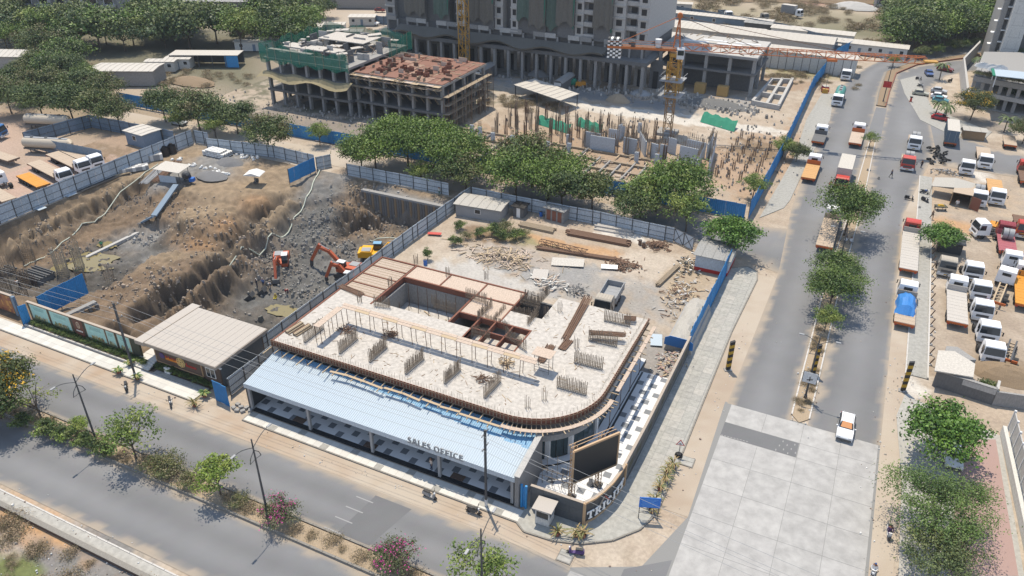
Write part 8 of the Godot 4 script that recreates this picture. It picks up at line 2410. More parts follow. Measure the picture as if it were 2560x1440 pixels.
func vehicles() -> void:
	var WP := "truck_white"
	mk(WP, 0.72, 0.73, 0.74, 0.35)
	mk("truck_dusty", 0.42, 0.38, 0.32, 0.8, "stain", s3(0.6))
	mk("truck_red", 0.42, 0.045, 0.03, 0.4)
	mk("truck_maroon", 0.2, 0.02, 0.03, 0.5)
	mk("truck_blue", 0.03, 0.13, 0.32, 0.5)
	mk("bed_yellow", 0.55, 0.32, 0.13, 0.8, "stain", s3(0.5))
	mk("bed_orange", 0.6, 0.26, 0.02, 0.7, "stain", s3(0.5))
	mk("bed_pale", 0.5, 0.47, 0.43, 0.85, "stain", s3(0.4))
	mk("bed_tan", 0.46, 0.37, 0.28, 0.85, "stain", s3(0.4))
	mk("bed_rose", 0.36, 0.1, 0.12, 0.7, "stain", s3(0.5))
	mk("tank_green", 0.05, 0.2, 0.18, 0.5)
	mk("tank_cream", 0.5, 0.44, 0.35, 0.6, "stain", s3(0.4))
	mk("box_blue", 0.1, 0.15, 0.2, 0.6, "stain", v3(0.5, 0.2, 0.5))
	mk("box_tan", 0.33, 0.22, 0.12, 0.8, "stain", s3(0.5))
	for q in [["car_white", 0.7, 0.71, 0.72], ["car_red", 0.35, 0.01, 0.015], ["car_beige", 0.35, 0.34, 0.27], ["car_silver", 0.4, 0.42, 0.44], ["car_teal", 0.06, 0.22, 0.26], ["car_blue", 0.06, 0.1, 0.24], ["car_dark_red", 0.16, 0.02, 0.015]]:
		mk(q[0], q[1], q[2], q[3], 0.25)
	var PI2 := PI
	lorry("flatbed_lorry", "white cab lorry with an empty pale bed, farthest on the side road", v3(-8.8, 0, -234.5), 0.0, WP, "flat", 6.0, "bed_pale")
	lorry("tanker_lorry", "white cab tanker with a green tank on the side road", v3(-8.5, 0, -208.3), 0.0, WP, "tanker", 6.5, "tank_green")
	lorry("flatbed_lorry", "white lorry with a short dark bed parked by the olive bush", v3(-9.3, 0, -184.0), PI2, WP, "flat", 5.0, "concrete_dark")
	lorry("flatbed_lorry", "yellow flatbed lorry parked beside the slate blue fence", v3(-8.4, 0, -164.0), PI2, WP, "flat", 7.5, "bed_yellow")
	lorry("flatbed_lorry", "flatbed with tan bed and orange headboard parked against the reserve", v3(-1.8, 0, -189.3), PI2, WP, "flat", 7.5, "ply")
	lorry("box_lorry", "red fronted lorry with a pale covered body beside the reserve tree", v3(-2.2, 0, -151.6), 0.0, "truck_red", "box", 8.0, "bed_pale")
	lorry("flatbed_lorry", "lorry with a long tan bed half hidden under the reserve trees", v3(-2.1, 0, -138.5), PI2, WP, "flat", 11.0, "bed_tan")
	lorry("flatbed_lorry", "red cab lorry with a long worn pale bed on the right carriageway", v3(10.7, 0, -138.8), PI2, "truck_red", "flat", 13.5, "bed_pale")
	lorry("tarp_lorry", "white cab lorry with a blue tarpaulin over its load", v3(10.7, 0, -115.4), PI2, WP, "tarp", 7.6, "bed_tan")
	lorry("coil_lorry", "bright red lorry carrying a steel coil facing the viewer", v3(9.1, 0, -169.0), 0.0, "truck_red", "coil", 4.4, "bed_tan")
	lorry("coil_lorry", "white lorry carrying a steel coil behind the bright red one", v3(10.0, 0, -182.8), 0.0, WP, "coil", 4.4, "bed_tan")
	lorry("container_lorry", "white cab lorry with a tall blue grey container beside the tyre heaps", v3(20.0, 0, -172.0), 0.0, WP, "none", 1.5)
	var ct := trailer("container_trailer", "tall slate blue container with a pale roof on a trailer", v3(17.2, 0, -197.9), PI2, "box", 9.0, "box_blue")
	lorry("flatbed_lorry", "white cab facing the viewer with a long pale bed in the back of the lot", v3(23.5, 0, -177.3), 0.0, WP, "flat", 8.0, "bed_tan")
	trailer("flat_trailer", "short tan flatbed trailer standing alone at the back of the lot", v3(29.1, 0, -199.6), PI2, "low", 6.5, "bed_tan")
	lorry("coil_lorry", "white lorry with a steel coil beside the patched tent", v3(21.6, 0, -155.6), 0.0, WP, "coil", 5.5, "bed_tan")
	lorry("flatbed_lorry", "white lorry with an orange yellow bed right of the coil lorry", v3(24.7, 0, -158.0), 0.0, WP, "flat", 8.0, "bed_yellow")
	lorry("flatbed_lorry", "red lorry with a brown load at the right edge of the lot", v3(30.7, 0, -179.7), PI2, "truck_red", "flat", 6.0, "rust")
	lorry("bare_tractor", "white cab standing sideways with its door open", v3(20.4, 0, -142.2), -1.2, WP, "none", 1.0)
	trailer("low_trailer", "bright yellow low trailer behind the maroon lorry", v3(23.0, 0, -146.6), 1.35 + PI, "low", 10.0, "bed_orange", 2)
	lorry("coil_lorry", "maroon lorry carrying a steel coil on a rose red bed", v3(25.2, 0, -144.9), PI2, "truck_maroon", "coil", 6.5, "bed_rose")
	lorry("bare_tractor", "dusty beige old cab without wheels beside the lot fence", v3(16.1, 0, -123.9), 0.0, "truck_dusty", "none", 1.0)
	var cabs := [[v3(19.8, 0, -123.9), "topmost"], [v3(20.6, 0, -117.9), "second from the top"], [v3(20.6, 0, -111.8), "middle one"], [v3(21.1, 0, -106.0), "fourth from the top"], [v3(21.4, 0, -100.6), "lowest"]]
	for q in cabs:
		lorry("bare_tractor", "white cab facing the viewer in the column of five, %s" % q[1], q[0], 0.08, WP, "none", 1.0, "ply", "column of white cabs")
	lorry("bare_tractor", "white cab seen from behind below the maroon lorry", v3(25.4, 0, -133.2), PI2, WP, "none", 1.5)
	lorry("chassis_lorry", "white cab seen from behind on a bare tan chassis", v3(24.5, 0, -126.6), PI2 - 0.2, WP, "bare", 6.5)
	lorry("flatbed_lorry", "white cab lorry with a long clean pale bed beside the lot fence", v3(17.4, 0, -120.4), PI2, WP, "flat", 9.0, "bed_pale")
	trailer("bare_chassis", "bare tan ladder chassis in front of the dirt bank", v3(24.3, 0, -107.3), PI2 - 0.2, "bare", 5.5, "timber", 1)
	lorry("flatbed_lorry", "lorry with an orange bed at the right edge beside the white cabs", v3(27.0, 0, -129.9), PI2 - 0.05, WP, "flat", 9.0, "bed_orange")
	lorry("flatbed_lorry", "red cab lorry at the right edge beside the yellow trailer", v3(28.2, 0, -144.4), 0.0, "truck_red", "flat", 5.0, "rust")
	trailer("tanker_trailer", "long cream tanker trailer behind the blue cab", v3(-175.9, 0, -107.6), -1.25 + PI2 * 0, "tanker", 11.0, "tank_cream")
	trailer("tanker_trailer", "cream tanker trailer nearest the slate fence", v3(-162.0, 0, -97.2), -1.25 + PI2 * 0, "tanker", 11.0, "tank_cream")
	lorry("bare_tractor", "bright blue tractor cab between the two tankers", v3(-173.6, 0, -100.6), -1.2 + PI, "truck_blue", "none", 1.0)
	lorry("flatbed_lorry", "white cab with a long tan bed nearest the grey yard fence", v3(-138.0, 0, -88.7), 1.35, WP, "flat", 11.0, "bed_tan")
	lorry("flatbed_lorry", "white cab with a tan bed in the middle of the yard", v3(-139.1, 0, -93.8), 1.35, WP, "flat", 11.0, "bed_tan")
	lorry("flatbed_lorry", "white cab with a tan bed farthest along the yard fence", v3(-139.0, 0, -96.7), 1.35, WP, "flat", 12.0, "bed_tan")
	trailer("low_trailer", "orange low loader trailer with many wheels in the left yard", v3(-139.2, 0, -84.6), 1.35, "low", 9.0, "bed_orange", 4)
	lorry("bare_tractor", "white tractor cab at the left edge pulling the orange trailer", v3(-150.2, 0, -82.6), -1.8, WP, "none", 1.0)
	trailer("flat_trailer", "long tan flat trailer at the left edge below the orange one", v3(-138.7, 0, -77.3), 1.35, "low", 12.0, "bed_tan")
	trailer("flat_trailer", "tan flat trailer with a red tail at the left edge", v3(-156.8, 0, -91.0), 1.5, "low", 9.0, "bed_tan", 2)
	lorry("tipper_lorry", "grey tipper lorry with a pink dusty cab roof behind the deck", v3(-28.3, 0, -89.3), 0.06, "truck_dusty", "tipper", 4.6, "steel_grey")
	lorry("tipper_lorry", "dark tipper lorry in the far yard right of the tower", v3(-55.3, 0, -301.4), 0.6, WP, "tipper", 5.0, "box_blue")
	lorry("box_lorry", "white box lorry standing in the far yard", v3(-31.8, 0, -317.5), 1.3, WP, "box", 5.0, "steel_grey")
	lorry("bare_tractor", "small pale lorry beside the dark far shed", v3(-42.4, 0, -304.2), 1.0, "truck_dusty", "none", 1.5)
	car("white car with a roof rail and orange sunshade driving out of the junction", v3(5.5, 0, -78.9), 0.0, "car_white", 1)
	car("white car parked in the shade of the dense compound tree", v3(16.7, 0, -79.0), 0.05, "car_white", 0)
	car("red hatchback parked by the podium kerb", v3(15.3, 0, -209.0), 1.25, "car_red", 0)
	car("beige hatchback parked nose in to the podium", v3(10.5, 0, -229.4), 1.5, "car_beige", 0)
	car("silver car at the back of the podium forecourt", v3(14.9, 0, -234.0), 1.45, "car_silver", 0)
	car("white car between the silver and teal ones", v3(14.9, 0, -228.4), 1.45, "car_white", 0)
	car("teal car nearest the flowered tree", v3(15.3, 0, -225.1), 1.45, "car_teal", 0)
	car("blue car standing at the bend", v3(12.3, 0, -252.0), 0.2, "car_blue", 0)
	car("dark red car behind the forecourt palm", v3(16.5, 0, -259.0), 1.2, "car_dark_red", 1)
	car("dark red car in the far yard left of the tower", v3(-178.0, 0, -255.4), 1.9, "car_dark_red", 0)
	car("white van beside the far hut", v3(-167.0, 0, -235.0), 1.5, "car_white", 1)
	car("pale car parked in the lane behind the plot fence", v3(-146.0, 0, -124.5), 1.6, "car_silver", 0)
	car("dark car in the open level of the podium", v3(22.2, 0, -233.6), 1.6, "car_silver", 0)
	var rk := thing("auto_rickshaw", "small red three wheeler on the verge beside the tanker", "rickshaw", v3(-12.5, 0, -220.2), 0.5)
	part("cabin", mb().sweep(profile([-1.2, 0.35, -1.25, 1.7, 0.5, 1.75, 0.9, 1.0, 1.0, 0.4]), v3(-0.65, 0, 0), v3(0, 0, 1), Y, v3(1.3, 0, 0)), "truck_red", rk)
	part("hood", mb().bx(v3(-0.68, 1.75, -1.3), v3(0.68, 1.82, 0.55)), "tarp_grey", rk)
	for q in [v3(-0.55, 0.25, -0.8), v3(0.55, 0.25, -0.8), v3(0, 0.25, 0.9)]:
		wheel(rk, q, 0.25, 0.14)
	bike("black scooter parked at the kerb below the tall power pole", v3(-75.6, 0, -47.9), 0.9, "black", true)
	bike("black motorcycle parked at the kerb right of the office steps", v3(-68.4, 0, -48.1), 0.9, "black", false)
	bike("grey scooter parked at the kerb of the blue roofed shed", v3(-32.5, 0, -48.8), 1.5, "steel_grey", true)
	bike("black motorcycle parked at the kerb beneath the second power pole", v3(-27.4, 0, -48.9), 1.6, "black", false)
	bike("dark scooter standing in the shoulder near the palm clump", v3(-16.2, 0, -48.6), -1.3, "sign_purple", true)
	bike("white scooter under the feathery tree", v3(10.9, 0, -64.3), 0.1, "steel_white", true)
	bike("white motorcycle ridden in at the bottom edge", v3(9.8, 0, -58.5), -0.1, "steel_white", false)
	var bs := [v3(10.1, 0, -153.9), v3(12.6, 0, -158.3), v3(12.8, 0, -154.3), v3(10.3, 0, -237.6), v3(9.8, 0, -245.2), v3(18.3, 0, -204.0), v3(19.4, 0, -203.0), v3(20.6, 0, -202.6), v3(21.9, 0, -202.7), v3(22.9, 0, -202.5), v3(17.8, 0, -247.0)]
	for q in bs.size():
		bike("%s of the motorcycles by the lot and podium, counted from the tent" % NTH[q], bs[q], rng.randf() * 3.0, ["black", "car_blue", "black", "steel_grey"][q % 4], q % 2 == 0)

func hut(called: String, label: String, at: Vector3, turn: float, w: float, d: float, h: float, wall: String, roof: String, wins := 2, pitch := 0.4, cat := "hut") -> Node3D:
	var o := thing(called, label, cat, at, turn)
	part("wall", mb().bx(v3(-w / 2, 0, -d / 2), v3(w / 2, h, d / 2)), wall, o)
	part("roof", mb().sweep(profile([-d / 2 - 0.35, h + 0.02, d / 2 + 0.35, h + 0.02, d / 2 + 0.35, h + 0.1, 0.0, h + 0.1 + pitch, -d / 2 - 0.35, h + 0.1]), v3(-w / 2 - 0.35, 0, 0), v3(0, 0, 1), Y, v3(w + 0.7, 0, 0)), roof, o)
	var n := int(w / 1.6)
	for q in n:
		var x := -w / 2 + (q + 0.5) * w / n
		for s in [-1.0, 1.0]:
			part("roof_rib", mb().bar(v3(x, h + 0.13, s * (d / 2 + 0.3)), v3(x, h + 0.13 + pitch, 0), 0.08), roof, o)
	for q in wins:
		var x := -w / 2 + (q + 0.5) * w / wins
		if q % 3 == 1:
			part("door", mb().bx(v3(x - 0.45, 0, d / 2 - 0.02), v3(x + 0.45, minf(2.1, h - 0.2), d / 2 + 0.05)), "sheet_slate0", o)
		else:
			var f := part("window", mb().bx(v3(x - 0.6, h * 0.42, d / 2 - 0.02), v3(x + 0.6, h * 0.82, d / 2 + 0.06)), "steel_white", o)
			part("pane", mb().bx(v3(x - 0.5, h * 0.46, d / 2 + 0.06), v3(x + 0.5, h * 0.78, d / 2 + 0.075)), "glass_dark", f)
	return o

func junk(label: String, at: Vector3, n: int, rx: float, rz: float, l: float, mats: Array, called := "scrap_heap", cat := "scrap heap") -> void:
	var o := thing(called, label, cat, at)
	for k in mats.size():
		var m := mb()
		for q in n / mats.size():
			var p := v3(rng.randfn() * rx * 0.45, 0.05, rng.randfn() * rz * 0.45)
			p.y += maxf(0.0, 0.5 - (absf(p.x) / rx + absf(p.z) / rz) * 0.5) * 1.2
			var a := rng.randf() * TAU
			m.bar(p, p + v3(cos(a) * l, rng.randf_range(-0.05, 0.25), sin(a) * l) * rng.randf_range(0.4, 1.1), rng.randf_range(0.06, 0.24), 0.06)
		stuff(part("scrap", m, mats[k], o))

func long_stack(label: String, a: Vector3, b: Vector3, n: int, th: float, mat: String, called := "steel_stack") -> void:
	var o := thing(called, label, "stack", a)
	var s := (b - a).cross(Y).normalized()
	for q in n:
		var f := s * ((q % 6) - 2.5) * th * 1.3 + Y * (0.1 + q / 6 * th)
		var sh := (b - a) * rng.randf_range(-0.05, 0.05)
		part("length", mb().bar(f + sh, f + b - a + sh, th), mat, o)

func yard_things() -> void:
	hut("tarpaulin_hut", "grey block hut roofed with pale tarpaulins in front of the back fence", v3(-59.6, 0, -112.6), 0.1, 8.5, 4.5, 2.3, "block_grey", "tarp_grey", 1, 0.2)
	hut("toilet_hut", "small hut with three brown doors against the back fence", v3(-46.6, 0, -116.6), -0.1, 3.6, 2.2, 2.3, "concrete", "roof_grey", 0, 0.1)
	var tl := get_child(get_child_count() - 1)
	for q in 3:
		part("door", mb().bx(v3(-1.5 + q * 1.1, 0.1, 1.1), v3(-0.75 + q * 1.1, 2.0, 1.16)), "terracotta", tl)
	hut("store_hut", "small dark block hut with a white door by the back fence", v3(-53.2, 0, -115.2), 0.0, 2.0, 2.0, 2.0, "concrete_dark", "black", 0, 0.05)
	part("door", mb().bx(v3(-0.3, 0, 1.0), v3(0.4, 1.8, 1.05)), "white", get_child(get_child_count() - 1))
	var cb := hut("site_cabin", "grey cabin with a curved tin roof and red skirt beside the blue fence", v3(-17.3, 0, -112.2), 0.0, 5.2, 6.0, 2.7, "sheet_grey1", "roof_grey", 0, 0.5)
	part("skirt", mb().bx(v3(-2.63, 0, -3.03), v3(2.63, 0.6, 3.03)), "sign_red", cb)
	long_stack("long dark steel sections lying on the orange soil", v3(-42.7, 0, -112.3), v3(-31.9, 0, -112.8), 12, 0.25, "rust")
	long_stack("stack of grey timbers in front of the hut with brown doors", v3(-51.6, 0, -111.6), v3(-45.2, 0, -111.6), 12, 0.22, "timber_old", "timber_stack")
	long_stack("pale trough with planks against the back fence", v3(-39.2, 0, -116.6), v3(-32.6, 0, -117.1), 10, 0.3, "bed_pale", "plank_trough")
	long_stack("brown steel bars spread along the soil behind the tin sheet", v3(-45.0, 0, -104.7), v3(-32.0, 0, -106.5), 18, 0.12, "rust", "steel_bars")
	long_stack("brown mat of steel bars pointing at the grey cabin", v3(-23.6, 0, -101.6), v3(-22.4, 0, -108.8), 24, 0.1, "timber_old", "steel_bars")
	var lg := thing("lattice_girder", "rusty lattice girder lying behind the tin sheet", "girder", v3(-45.3, 0, -106.1))
	lattice(lg, Y * 0.5, v3(-36.8, 0, -105.9) - v3(-45.3, 0, -106.1) + Y * 0.5, 0.9, 1.0, "rust", 0.09)
	junk("heap of broken timber boards on the rubble behind the deck", v3(-48.6, 0, -99.4), 260, 8.0, 4.0, 1.6, ["timber", "ply", "timber_old"], "timber_heap", "timber heap")
	junk("brown tangle of wire right of the tin sheet", v3(-30.3, 0, -105.4), 160, 3.0, 2.2, 0.8, ["rust"])
	junk("brown tangle of wire beside the two drums", v3(-27.5, 0, -114.4), 140, 2.4, 1.6, 0.8, ["rust"])
	junk("debris of boards and stones along the blue fence", v3(-19.7, 0, -100.2), 150, 3.2, 7.0, 1.0, ["timber", "concrete_pale", "rust"])
	junk("litter and dirty plants beside the grey cabin", v3(-20.9, 0, -109.3), 90, 2.4, 4.0, 0.7, ["black", "moss_panel", "white_sack"])
	junk("pale rubble between the deck and the boundary wall", v3(-16.3, 0, -83.3), 160, 2.4, 5.0, 0.6, ["concrete_pale", "brick_pink", "timber"])
	junk("bent pale duct pieces and boards behind the deck", v3(-38.6, 0, -94.7), 60, 4.0, 3.0, 1.4, ["cabin_white", "ply", "bed_pale"])
	junk("dark stones beside the pale duct pieces", v3(-34.2, 0, -94.4), 60, 2.0, 2.0, 0.5, ["concrete_dark"])
	for q in [["grey tin sheet propped on timbers", v3(-38.6, 0, -102.0), 5.2, 2.2, "roof_pale"], ["bright white board lying beside the wire tangle", v3(-32.1, 0, -103.5), 2.6, 1.1, "white"], ["large pale duct box behind the deck", v3(-41.0, 0, -96.5), 2.4, 2.6, "bed_pale"], ["pale blue sheet leaning beside the boundary wall", v3(-19.5, 0, -86.9), 1.6, 2.4, "shed_roof"], ["red steel plate on the path beside the grey fence", v3(-63.0, 0, -101.4), 2.4, 0.7, "truck_red"]]:
		var t := thing("flat_sheet", q[0], "panel", q[1], 0.3)
		part("sheet", mb().box(Y * 0.35, v3(q[2], 0.06, q[3]), Basis(v3(1, 0, 0.2).normalized(), 0.12)), q[4], t)
		part("support", mb().bar(v3(-q[2] * 0.4, 0.12, 0), v3(q[2] * 0.4, 0.12, 0), 0.2), "timber_old", t)
	for q in [["rusty oil drum beside the wire tangle, left one", v3(-30.2, 0, -113.6), "rust"], ["rusty oil drum beside the wire tangle, right one", v3(-29.4, 0, -113.0), "rust"], ["blue plastic drum below the conical bush", v3(-59.0, 0, -91.7), "blue_plastic"], ["blue drum in front of the grey cabin", v3(-19.7, 0, -110.1), "blue_plastic"], ["blue drum by the toilet hut", v3(-49.7, 0, -116.5), "blue_plastic"]]:
		var t := thing("drum", q[0], "drum", q[1], 0, "drums")
		part("barrel", mb().lathe([v2(0.3, 0), v2(0.31, 0.3), v2(0.29, 0.32), v2(0.31, 0.6), v2(0.3, 0.9)], Vector3.ZERO, Y, 12), q[2], t)
		part("lid", mb().lathe([v2(0.27, 0.9), v2(0.27, 0.93)], Vector3.ZERO, Y, 12), "steel_dark", t)
	var c := thing("covered_stack", "long stack under a pale and blue tarpaulin beside the boundary wall", "covered stack", v3(-16.2, 0, -86.7), 0.0)
	var rings := []
	for q in 10:
		var ring := []
		for e in 9:
			var u := e / 8.0
			ring.append(v3(lerpf(-1.9, 1.9, u), 2.3 * pow(sin(u * PI), 0.3) + 0.12 * sin(e * 2.0 + q * 1.7), 1.0 - q * 1.25))
		rings.append(ring)
	part("tarpaulin", mb().loft(rings), "tarp_grey", c)
	part("blue_flap", mb().sweep(profile([-1.95, 0.9, 1.95, 0.9, 1.9, 2.0, 1.2, 2.42, -1.2, 2.42, -1.9, 2.0]), v3(0, 0, 1.02), Vector3.RIGHT, Y, v3(0, 0, 0.06)), "tarp_blue", c)
	part("stack", mb().bx(v3(-1.7, 0, -10), v3(1.7, 1.4, 0.98)), "block_grey", c)

	var k := thing("tin_canopy", "long pale tin canopy on posts before the tower arcade", "canopy", v3(-78.9, 0, -186.9))
	var a0 := v3(-82.6, 3.2, -187.1) - k.position
	var a1 := v3(-67.1, 3.2, -179.6) - k.position
	var a2 := v3(-69.1, 3.2, -172.3) - k.position
	var a3 := v3(-85.2, 3.2, -179.5) - k.position
	part("roof", mb().prism([a0, a1, a2, a3], 3.15, 3.25), "roof_pale", k)
	for q in 9:
		part("sheet_rib", mb().bar(a0.lerp(a1, q / 8.0) + Y * 0.09, a3.lerp(a2, q / 8.0) + Y * 0.09, 0.08), "roof_pale", k)
	for q in [a0, a1, a2, a3, a3.lerp(a2, 0.5)]:
		part("post", mb().bx(v3(q.x * 0.95 - 0.1, 0, q.z * 0.95 - 0.1), v3(q.x * 0.95 + 0.1, 3.15, q.z * 0.95 + 0.1)), "steel_dark", k)
	for q in [["blue grey heap of rubble at the left of the tower arcade", v3(-128.3, 0, -200.9), 6.0, 4.0, 2.6, "rubble"], ["heap of wrapped blocks between the ramp covers", v3(-103.6, 0, -201.2), 3.0, 2.0, 1.8, "block_grey"], ["heap of grey sacks before the middle arcade", v3(-88.0, 0, -201.4), 3.4, 2.2, 1.6, "block_grey"], ["sand heap beside the crane", v3(-59.7, 0, -188.6), 3.4, 2.4, 1.8, "soil_dry"], ["dark earth heap beside the foundation frames", v3(-36.2, 0, -196.6), 9.0, 4.0, 1.2, "rubble"], ["heap of bagged rubble at the far end of the arcade", v3(-56.5, 0, -196.9), 3.0, 2.0, 1.2, "block_grey"], ["brown earth mound in the cleared plot left of the netted block", v3(-170.1, 0, -152.3), 8.0, 4.0, 1.4, "soil"], ["dirt bank below the white cabs in the lot", v3(23.2, 0, -99.3), 5.0, 2.6, 1.6, "soil"], ["white rubble heap on the far waste land", v3(-15.7, 0, -347.0), 10.0, 5.0, 2.4, "concrete_pale"]]:
		tag(part("spoil_heap", heap(mb(), q[1], q[2], q[3], q[4]), q[5]), q[0], "heap")
	var rs := mb()
	for q in 1500:
		var f := q % 6
		var p: Vector3 = [v3(-39.0, 0, -195.3), v3(-127.8, 0, -200.1), v3(-67.2, 0, -195.6), v3(-41.7, 0, -164.9), v3(-21.9, 0, -163.7), v3(-114.5, 0, -145.8)][f] + v3(rng.randfn() * [8, 5, 14, 22, 5, 20][f], 0.02, rng.randfn() * [3, 3, 2.4, 9, 14, 3][f])
		rs.col = Color(0.36, 0.34, 0.31) * rng.randf_range(0.5, 1.5)
		rs.lump(p, Vector3.ONE * rng.randf_range(0.3, 1.1) * (1.0 if f < 3 else 0.6), rng, q)
	stuff(tag(part("broken_stone", rs, "rubble_tint"), "broken stone and litter spread over the ground of the back sites", "rubble"))
	var cm := thing("mobile_mixer", "orange and green mixer machine before the tower arcade", "mixer", v3(-72.8, 0, -195.7), 0.6)
	part("body", mb().bx(v3(-1.6, 0.5, -0.8), v3(1.2, 1.6, 0.8)), "bed_orange", cm)
	part("drum", mb().lathe([v2(0.5, -1.0), v2(1.0, 0), v2(0.5, 1.0)], v3(-2.2, 1.6, 0), v3(0.8, 0.6, 0).normalized()), "net_green", cm)
	for q in [v3(-1.2, 0.4, 0.8), v3(0.9, 0.4, 0.8), v3(-1.2, 0.4, -0.8), v3(0.9, 0.4, -0.8)]:
		wheel(cm, q, 0.4)
	var fr := thing("foundation_frame", "grid of new concrete beams right of the two storey frame", "foundation", Vector3.ZERO)
	for q in [[v3(-28.0, 0, -200.8), v3(-27.0, 0, -224.5)], [v3(-21.5, 0, -200.4), v3(-22.0, 0, -227.0)], [v3(-24.4, 0, -200.3), v3(-24.5, 0, -225.7)], [v3(-28.0, 0, -200.8), v3(-21.1, 0, -199.5)], [v3(-27.7, 0, -209.4), v3(-21.3, 0, -208.7)], [v3(-27.6, 0, -216.8), v3(-21.7, 0, -216.5)], [v3(-27.4, 0, -223.8), v3(-21.8, 0, -225.7)]]:
		part("beam", mb().bar(q[0] + Y * 0.6, q[1] + Y * 0.6, 0.7, 1.2), "concrete_pale", fr)

func far_things() -> void:
	var T := -0.03
	hut("long_shed", "long narrow pale roofed shed along the far yard fence", v3(-62.2, 0, -291.7), T, 48, 5, 3.0, "sheet_slate0", "roof_pale", 6, 0.3, "shed")
	hut("long_shed", "wide pale roofed shed directly right of the tower", v3(-58.9, 0, -269.4), T, 42, 11, 3.5, "cabin_white", "roof_pale", 0, 0.7, "shed")
	hut("long_shed", "small pale roofed shed in front of the wide one", v3(-56.5, 0, -251.9), T, 17, 8, 3.5, "concrete", "roof_pale", 0, 0.6, "shed")
	hut("long_shed", "pale shed with a curved roof behind the white walled one", v3(-34.2, 0, -264.4), T, 38, 8, 4.0, "concrete_pale", "roof_pale", 0, 1.4, "shed")
	hut("long_shed", "long white walled shed with dark joints behind the crane jib", v3(-33.0, 0, -242.9), T, 52, 6, 5.0, "cabin_white", "roof_pale", 0, 1.0, "shed")
	var w := get_child(get_child_count() - 1)
	for q in 24:
		part("joint", mb().bx(v3(-25.8 + q * 2.2, 0, 3.0), v3(-25.66 + q * 2.2, 5.0, 3.04)), "steel_dark", w)
	hut("site_office", "white row of site offices with dark windows, left part", v3(-23.8, 0, -282.1), T, 26, 6, 3.2, "cabin_white", "roof_pale", 9, 0.4, "cabin")
	hut("site_office", "white row of site offices with dark windows, right part", v3(-7.8, 0, -270.9), T, 27, 6, 3.2, "cabin_white", "roof_pale", 9, 0.4, "cabin")
	hut("dark_shed", "low dark shed at the end of the long narrow shed", v3(-42.2, 0, -287.4), T, 9, 5, 3.0, "dark_wall", "roof_grey", 0, 0.3, "shed")
	hut("far_hut", "small white hut in the scrub above the sheds", v3(-75.0, 0, -309.3), 0.2, 7, 4, 3.0, "cabin_white", "roof_pale", 1)
	hut("low_shed", "low pale roofed shed beside the end of the slate fence", v3(-20.6, 0, -268.4), T, 14, 4, 2.6, "sheet_slate0", "roof_pale", 0, 0.2, "shed")
	hut("tin_store", "large pale tin roofed store in the clearing at the left", v3(-185.1, 0, -144.8), 0.45, 17, 8, 4.0, "concrete", "roof_pale", 0, 0.3, "store")
	for q in [["white cabin beside the tin roofed store", v3(-185.6, 0, -152.1), 6, 3], ["white cabin with small windows right of the store", v3(-186.3, 0, -157.5), 8, 3], ["white cabin standing alone before the open shed", v3(-184.4, 0, -162.3), 7, 4], ["white cabin row behind the netted block, left one", v3(-179.0, 0, -187.9), 12, 3], ["white cabin row behind the netted block, middle one", v3(-178.0, 0, -196.1), 12, 3], ["white cabin row behind the netted block, right one", v3(-176.5, 0, -204.2), 12, 4], ["pale cabin under the dark tree by the cabin row", v3(-177.4, 0, -211.5), 10, 4], ["white cabin row nearest the netted tower", v3(-174.4, 0, -218.5), 12, 4], ["single white cabin above the green net", v3(-162.0, 0, -212.9), 10, 3.5], ["blue sided hut beside the white van", v3(-171.0, 0, -234.4), 9, 5]]:
		hut("site_cabin", q[0], q[1], 0.45, q[2], q[3], 2.8, "cabin_white", "roof_pale", 3, 0.15, "cabin")
	var os := thing("open_shed", "open fronted dark shed with a pale roof and blue end in the clearing", "shed", v3(-179.2, 0, -167.9), 0.45)
	part("roof", mb().bx(v3(-10, 3.4, -3), v3(10, 3.55, 3)), "roof_pale", os)
	part("back_wall", mb().bx(v3(-9.8, 0, -2.9), v3(9.8, 3.4, -2.7)), "dark_wall", os)
	part("blue_end", mb().bx(v3(6.0, 0, 2.6), v3(9.8, 3.4, 2.8)), "sheet_blue1", os)
	for q in 5:
		part("post", mb().bx(v3(-9.8 + q * 4.0, 0, 2.7), v3(-9.6 + q * 4.0, 3.4, 2.9)), "steel_dark", os)
	hut("plot_shed", "slate blue shed with a pale roof in the small dug plot", v3(-143.2, 0, -112.0), -0.1, 6.0, 4.5, 3.0, "sheet_slate1", "roof_pale", 1, 0.1, "shed")
	hut("far_roof", "wide grey factory roof at the top left", v3(-236.3, 0, -231.4), 0.42, 46, 26, 5.0, "concrete_dark", "roof_grey", 0, 2.0, "factory")
	for q in [["pale roof behind the factory, right one", v3(-224.3, 0, -248.3), 26, 12], ["pale roofed shed at the top beside the trees", v3(-200.5, 0, -260.6), 26, 10], ["wide pale roof near the tower at the top", v3(-188.1, 0, -263.4), 24, 12], ["grey roof at the top edge left of the factory", v3(-259.5, 0, -234.7), 20, 12], ["pale roof at the left edge below the wood", v3(-227.7, 0, -140.4), 16, 8]]:
		hut("far_shed", q[0], q[1], 0.42, q[2], q[3], 4.0, "concrete", "roof_pale", 0, 1.0, "shed")
	flats("apartment_block", "grey balconied apartment block at the upper left behind the wood", v3(-265.6, 0, -184.5), 0.42, 46, 14, 26, "concrete", 8)
	flats("far_house", "pale grey house block at the top right, left one", v3(4.4, 0, -355.5), -0.03, 26, 12, 12, "concrete_pale", 5)
	flats("far_house", "grey and brown house block at the top right, right one", v3(20.1, 0, -361.0), -0.03, 24, 12, 12, "concrete", 5)
